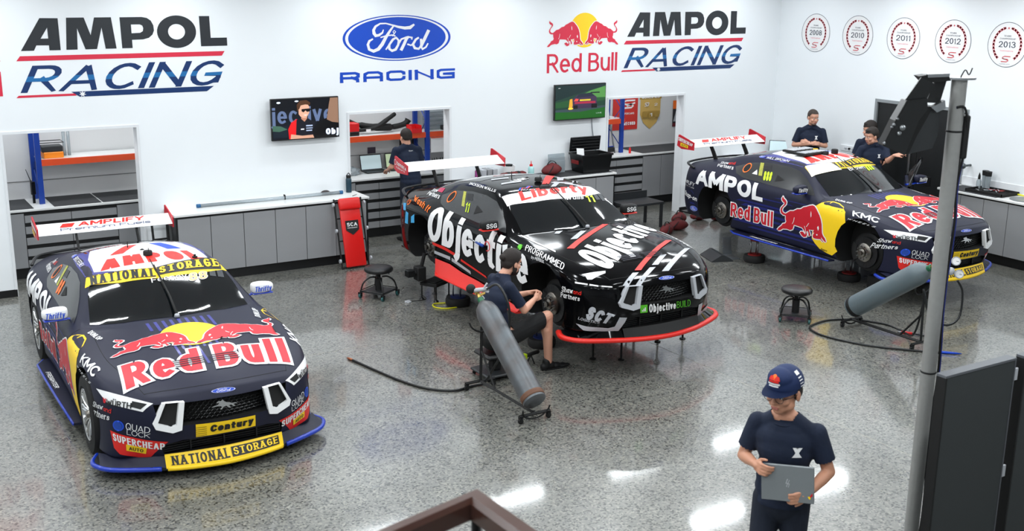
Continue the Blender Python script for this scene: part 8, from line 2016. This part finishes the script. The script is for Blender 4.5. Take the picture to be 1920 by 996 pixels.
st_ = empty('work_stool', (5.76, -5.62, 0), 0, 'low black work seat under the crouching mechanic', 'stool'); obj('seat_pad', bx(BM(), -.17, .15, -.16, .16, .22, .275, .02), VINYL, st_); obj('seat_base', bx(BM(), -.19, .17, -.19, .19, .04, .07, .01), DGREY, st_); obj('seat_column', bx(BM(), -.05, .05, -.05, .05, .07, .22, .01), MBLACK, st_)
for sx in (-1, 1):
    for sy in (-1, 1): caster(st_, -.01+sx*.15, sy*.15, .02)
t = empty('work_torch', (6.30, -5.48, 0), .3, 'black torch with lime green end on the floor by the mechanic foot', 'torch'); obj('torch_body', tube(BM(), [(-.10, 0, .10), (.12, 0, .10)], .022, 8), MBLACK, t, True); obj('lime_end', bx(BM(), -.17, -.09, -.028, .028, .07, .13, .006), LIME, t); obj('torch_stand', tube(BM(), [(.0, -.05, 0), (0, 0, .09), (0, .05, 0)], .008, 6), MBLACK, t)
# --- man with his back turned ---
B = person(7.78, .36, (0, 1), 'man in navy polo seen from behind at the laptop bench')
J = dict(pel=(.03, 0, 1.0), chest=(-.01, .01, 1.28), neck=(-.025, .0, 1.525), shR=(.165, .0, 1.445), shL=(-.215, .0, 1.455), elR=(.235, .03, 1.17), elL=(-.27, .05, 1.19), wrR=(.18, .28, 1.10), wrL=(-.22, .29, 1.10), hip=(.03, 0, .95))
H = Hm((-.028, .03, 1.632), .06, -.18, 0, 1.08)
def standing(P_, J, H, skin=SKIN2, trou=TROU, vox=.008, feet=True, k=1.0):
    bm = BM(); torso(bm, J['pel'], J['chest'], J['neck'], J['shR'], J['shL'], .97*k); cap(bm, J['neck'], H @ Vector((0, -.02, -.06)), .058, .054); head_vol(bm, H)
    for s in 'RL': arm(bm, J['sh'+s], J['el'+s], J['wr'+s], 1.05)
    hp = Vector(J['hip'])
    for s in (-1, 1): leg(bm, hp+Vector((s*.085, 0, -.02)), (hp.x+s*.10, .02, .52), (hp.x+s*.11, -.02, .10))
    ell(bm, hp, (.15, .11, .12))
    for h in J.get('hands', []): hand(bm, *h[0], **h[1])
    melt('body', bm, skin, P_, vox, 3)
    bm = BM(); 
    for s in (-1, 1): leg(bm, hp+Vector((s*.085, 0, -.02)), (hp.x+s*.10, .02, .52), (hp.x+s*.11, -.02, .10), 1.15, 1.15)
    ell(bm, hp+Vector((0, 0, .02)), (.165, .125, .13)); melt('trousers', bm, trou, P_, .011, 4, lambda p: p.z > hp.z+.07 or p.z < .07)
    for s in (-1, 1): shoe(P_, (hp.x+s*.11, -.09, 0), (hp.x+s*.13, .19, 0))
J['hands'] = [((J['wrR'], (-.1, 1, -.3), (0, .3, 1), -1), dict(curl=.5)), ((J['wrL'], (.1, 1, -.3), (0, .3, 1), 1), dict(curl=.5))]
standing(B, J, H); sb_ = shirt(B, J, hem=.09, frac=.80, vox=.009, w=1.04); hair_vol(B, H, HAIR, front=.06, side=-.005, back=-.045, grow=.006, vox=.007); face_bits(B, H)
press(B, 'back_print', [(word('TEAM', 5, .16), 0)], [(-.04, -.2, 1.425), (.035, -.2, 1.425), (.035, -.2, 1.44), (-.04, -.2, 1.44)], [WHITE], sb_)
# --- man with crossed arms ---
A_ = person(14.50, -1.40, (-.727, -.687), 'tall man in navy polo with folded arms behind the right car')
J = dict(pel=(-.09, 0, 1.06), chest=(-.085, .0, 1.36), neck=(-.09, -.01, 1.625), shR=(.100, -.01, 1.54), shL=(-.275, -.01, 1.54), elR=(.185, .03, 1.285), elL=(-.345, .03, 1.290), wrR=(-.11, .20, 1.335), wrL=(-.05, .17, 1.355), hip=(-.09, 0, 1.0))
H = Hm((-.105, .03, 1.765), .55, -.14, 0, 1.10)
J['hands'] = [((J['wrR'], (-1, -.25, .1), (0, .9, .4), -1), dict(curl=.4)), ((J['wrL'], (1, -.35, .1), (.2, .9, .4), 1), dict(curl=.5))]
standing(A_, J, H, vox=.0075); sa_ = shirt(A_, J, hem=.10, frac=.80, vox=.009, w=1.02); hair_vol(A_, H, HAIR2, front=.072, side=.0, back=-.04, grow=.004, vox=.007); face_bits(A_, H); brows(A_, H, HAIR2)
bm = BM(); ell(bm, H @ Vector((0, .045, -.088)), (.040, .044, .026), H.to_3x3().to_4x4()); Ha = H.inverted(); melt('beard', bm, mat('grey_stubble', (.42, .34, .30), .8), A_, .006, 3, lambda p: (Ha @ p).z > -.072 or (Ha @ p).y < .02)
press(A_, 'chest_emblem', [(EMB, 0)], [(-.155, .3, 1.40), (-.205, .3, 1.40), (-.205, .3, 1.46), (-.155, .3, 1.46)], [WHITE], sa_)
bm = BM(); fr = frame(Vector(J['wrL']).lerp(Vector(J['elL']), .10), Vector(J['elL'])-Vector(J['wrL'])); tube(bm, [fr @ Vector((.031*math.cos(2*PI*k/16), .031*math.sin(2*PI*k/16), 0)) for k in range(16)], .006, 6, closed=True); obj('wristband', bm, MBLACK, A_, True)
# --- two men talking by the open door of the right car ---
N1 = person(13.95, -3.20, (-.727, -.687), 'man in navy polo looking left with one arm pointing right beside the right car')
J = dict(pel=(-.10, -.02, 1.0), chest=(-.12, .0, 1.33), neck=(-.115, .0, 1.605), shR=(.055, .04, 1.505), shL=(-.30, -.06, 1.50), elR=(.16, .06, 1.24), elL=(-.335, .10, 1.335), wrR=(.10, .25, 1.14), wrL=(-.42, .20, 1.44), hip=(-.10, -.02, .96))
H = Hm((-.070, .045, 1.700), -.95, -.18, 0, 1.08)
J['hands'] = [((J['wrR'], (-.3, 1, -.3), (.2, .3, 1), -1), dict(curl=.6)), ((J['wrL'], (-1, .10, .30), (.1, .4, 1), 1), dict(curls=(1.0, .9, .5, .12), thumb=(.6, .4), s=1.08))]
standing(N1, J, H, vox=.0075); s1_ = shirt(N1, J, hem=.09, frac=.86, vox=.009); hair_vol(N1, H, HAIR, front=.06, side=-.01, back=-.055, grow=.008, vox=.007, top=.006); face_bits(N1, H); brows(N1, H, HAIR)
press(N1, 'chest_emblem', [(EMB, 0)], [(-.18, .3, 1.375), (-.225, .3, 1.375), (-.225, .3, 1.43), (-.18, .3, 1.43)], [WHITE], s1_)
N2 = person(14.70, -2.62, (-.80, -.60), 'man with thick dark hair mostly hidden behind the pointing man by the door')
J = dict(pel=(-.02, 0, 1.0), chest=(-.03, .0, 1.31), neck=(-.035, -.01, 1.575), shR=(.155, .0, 1.475), shL=(-.235, .0, 1.485), elR=(.22, .0, 1.22), elL=(-.30, .02, 1.22), wrR=(.16, .22, 1.13), wrL=(-.20, .22, 1.13), hip=(-.02, 0, .96))
H = Hm((.01, .03, 1.680), -1.0, -.12, 0, 1.10)
J['hands'] = [((J['wrR'], (-.3, 1, -.3), (.2, .3, 1), -1), dict(curl=.6)), ((J['wrL'], (.3, 1, -.3), (-.2, .3, 1), 1), dict(curl=.6))]
standing(N2, J, H, vox=.008); shirt(N2, J, hem=.09, frac=.80, vox=.009); hair_vol(N2, H, HAIR, front=.055, side=-.015, back=-.055, grow=.012, vox=.007, top=.012); face_bits(N2, H); brows(N2, H, HAIR)
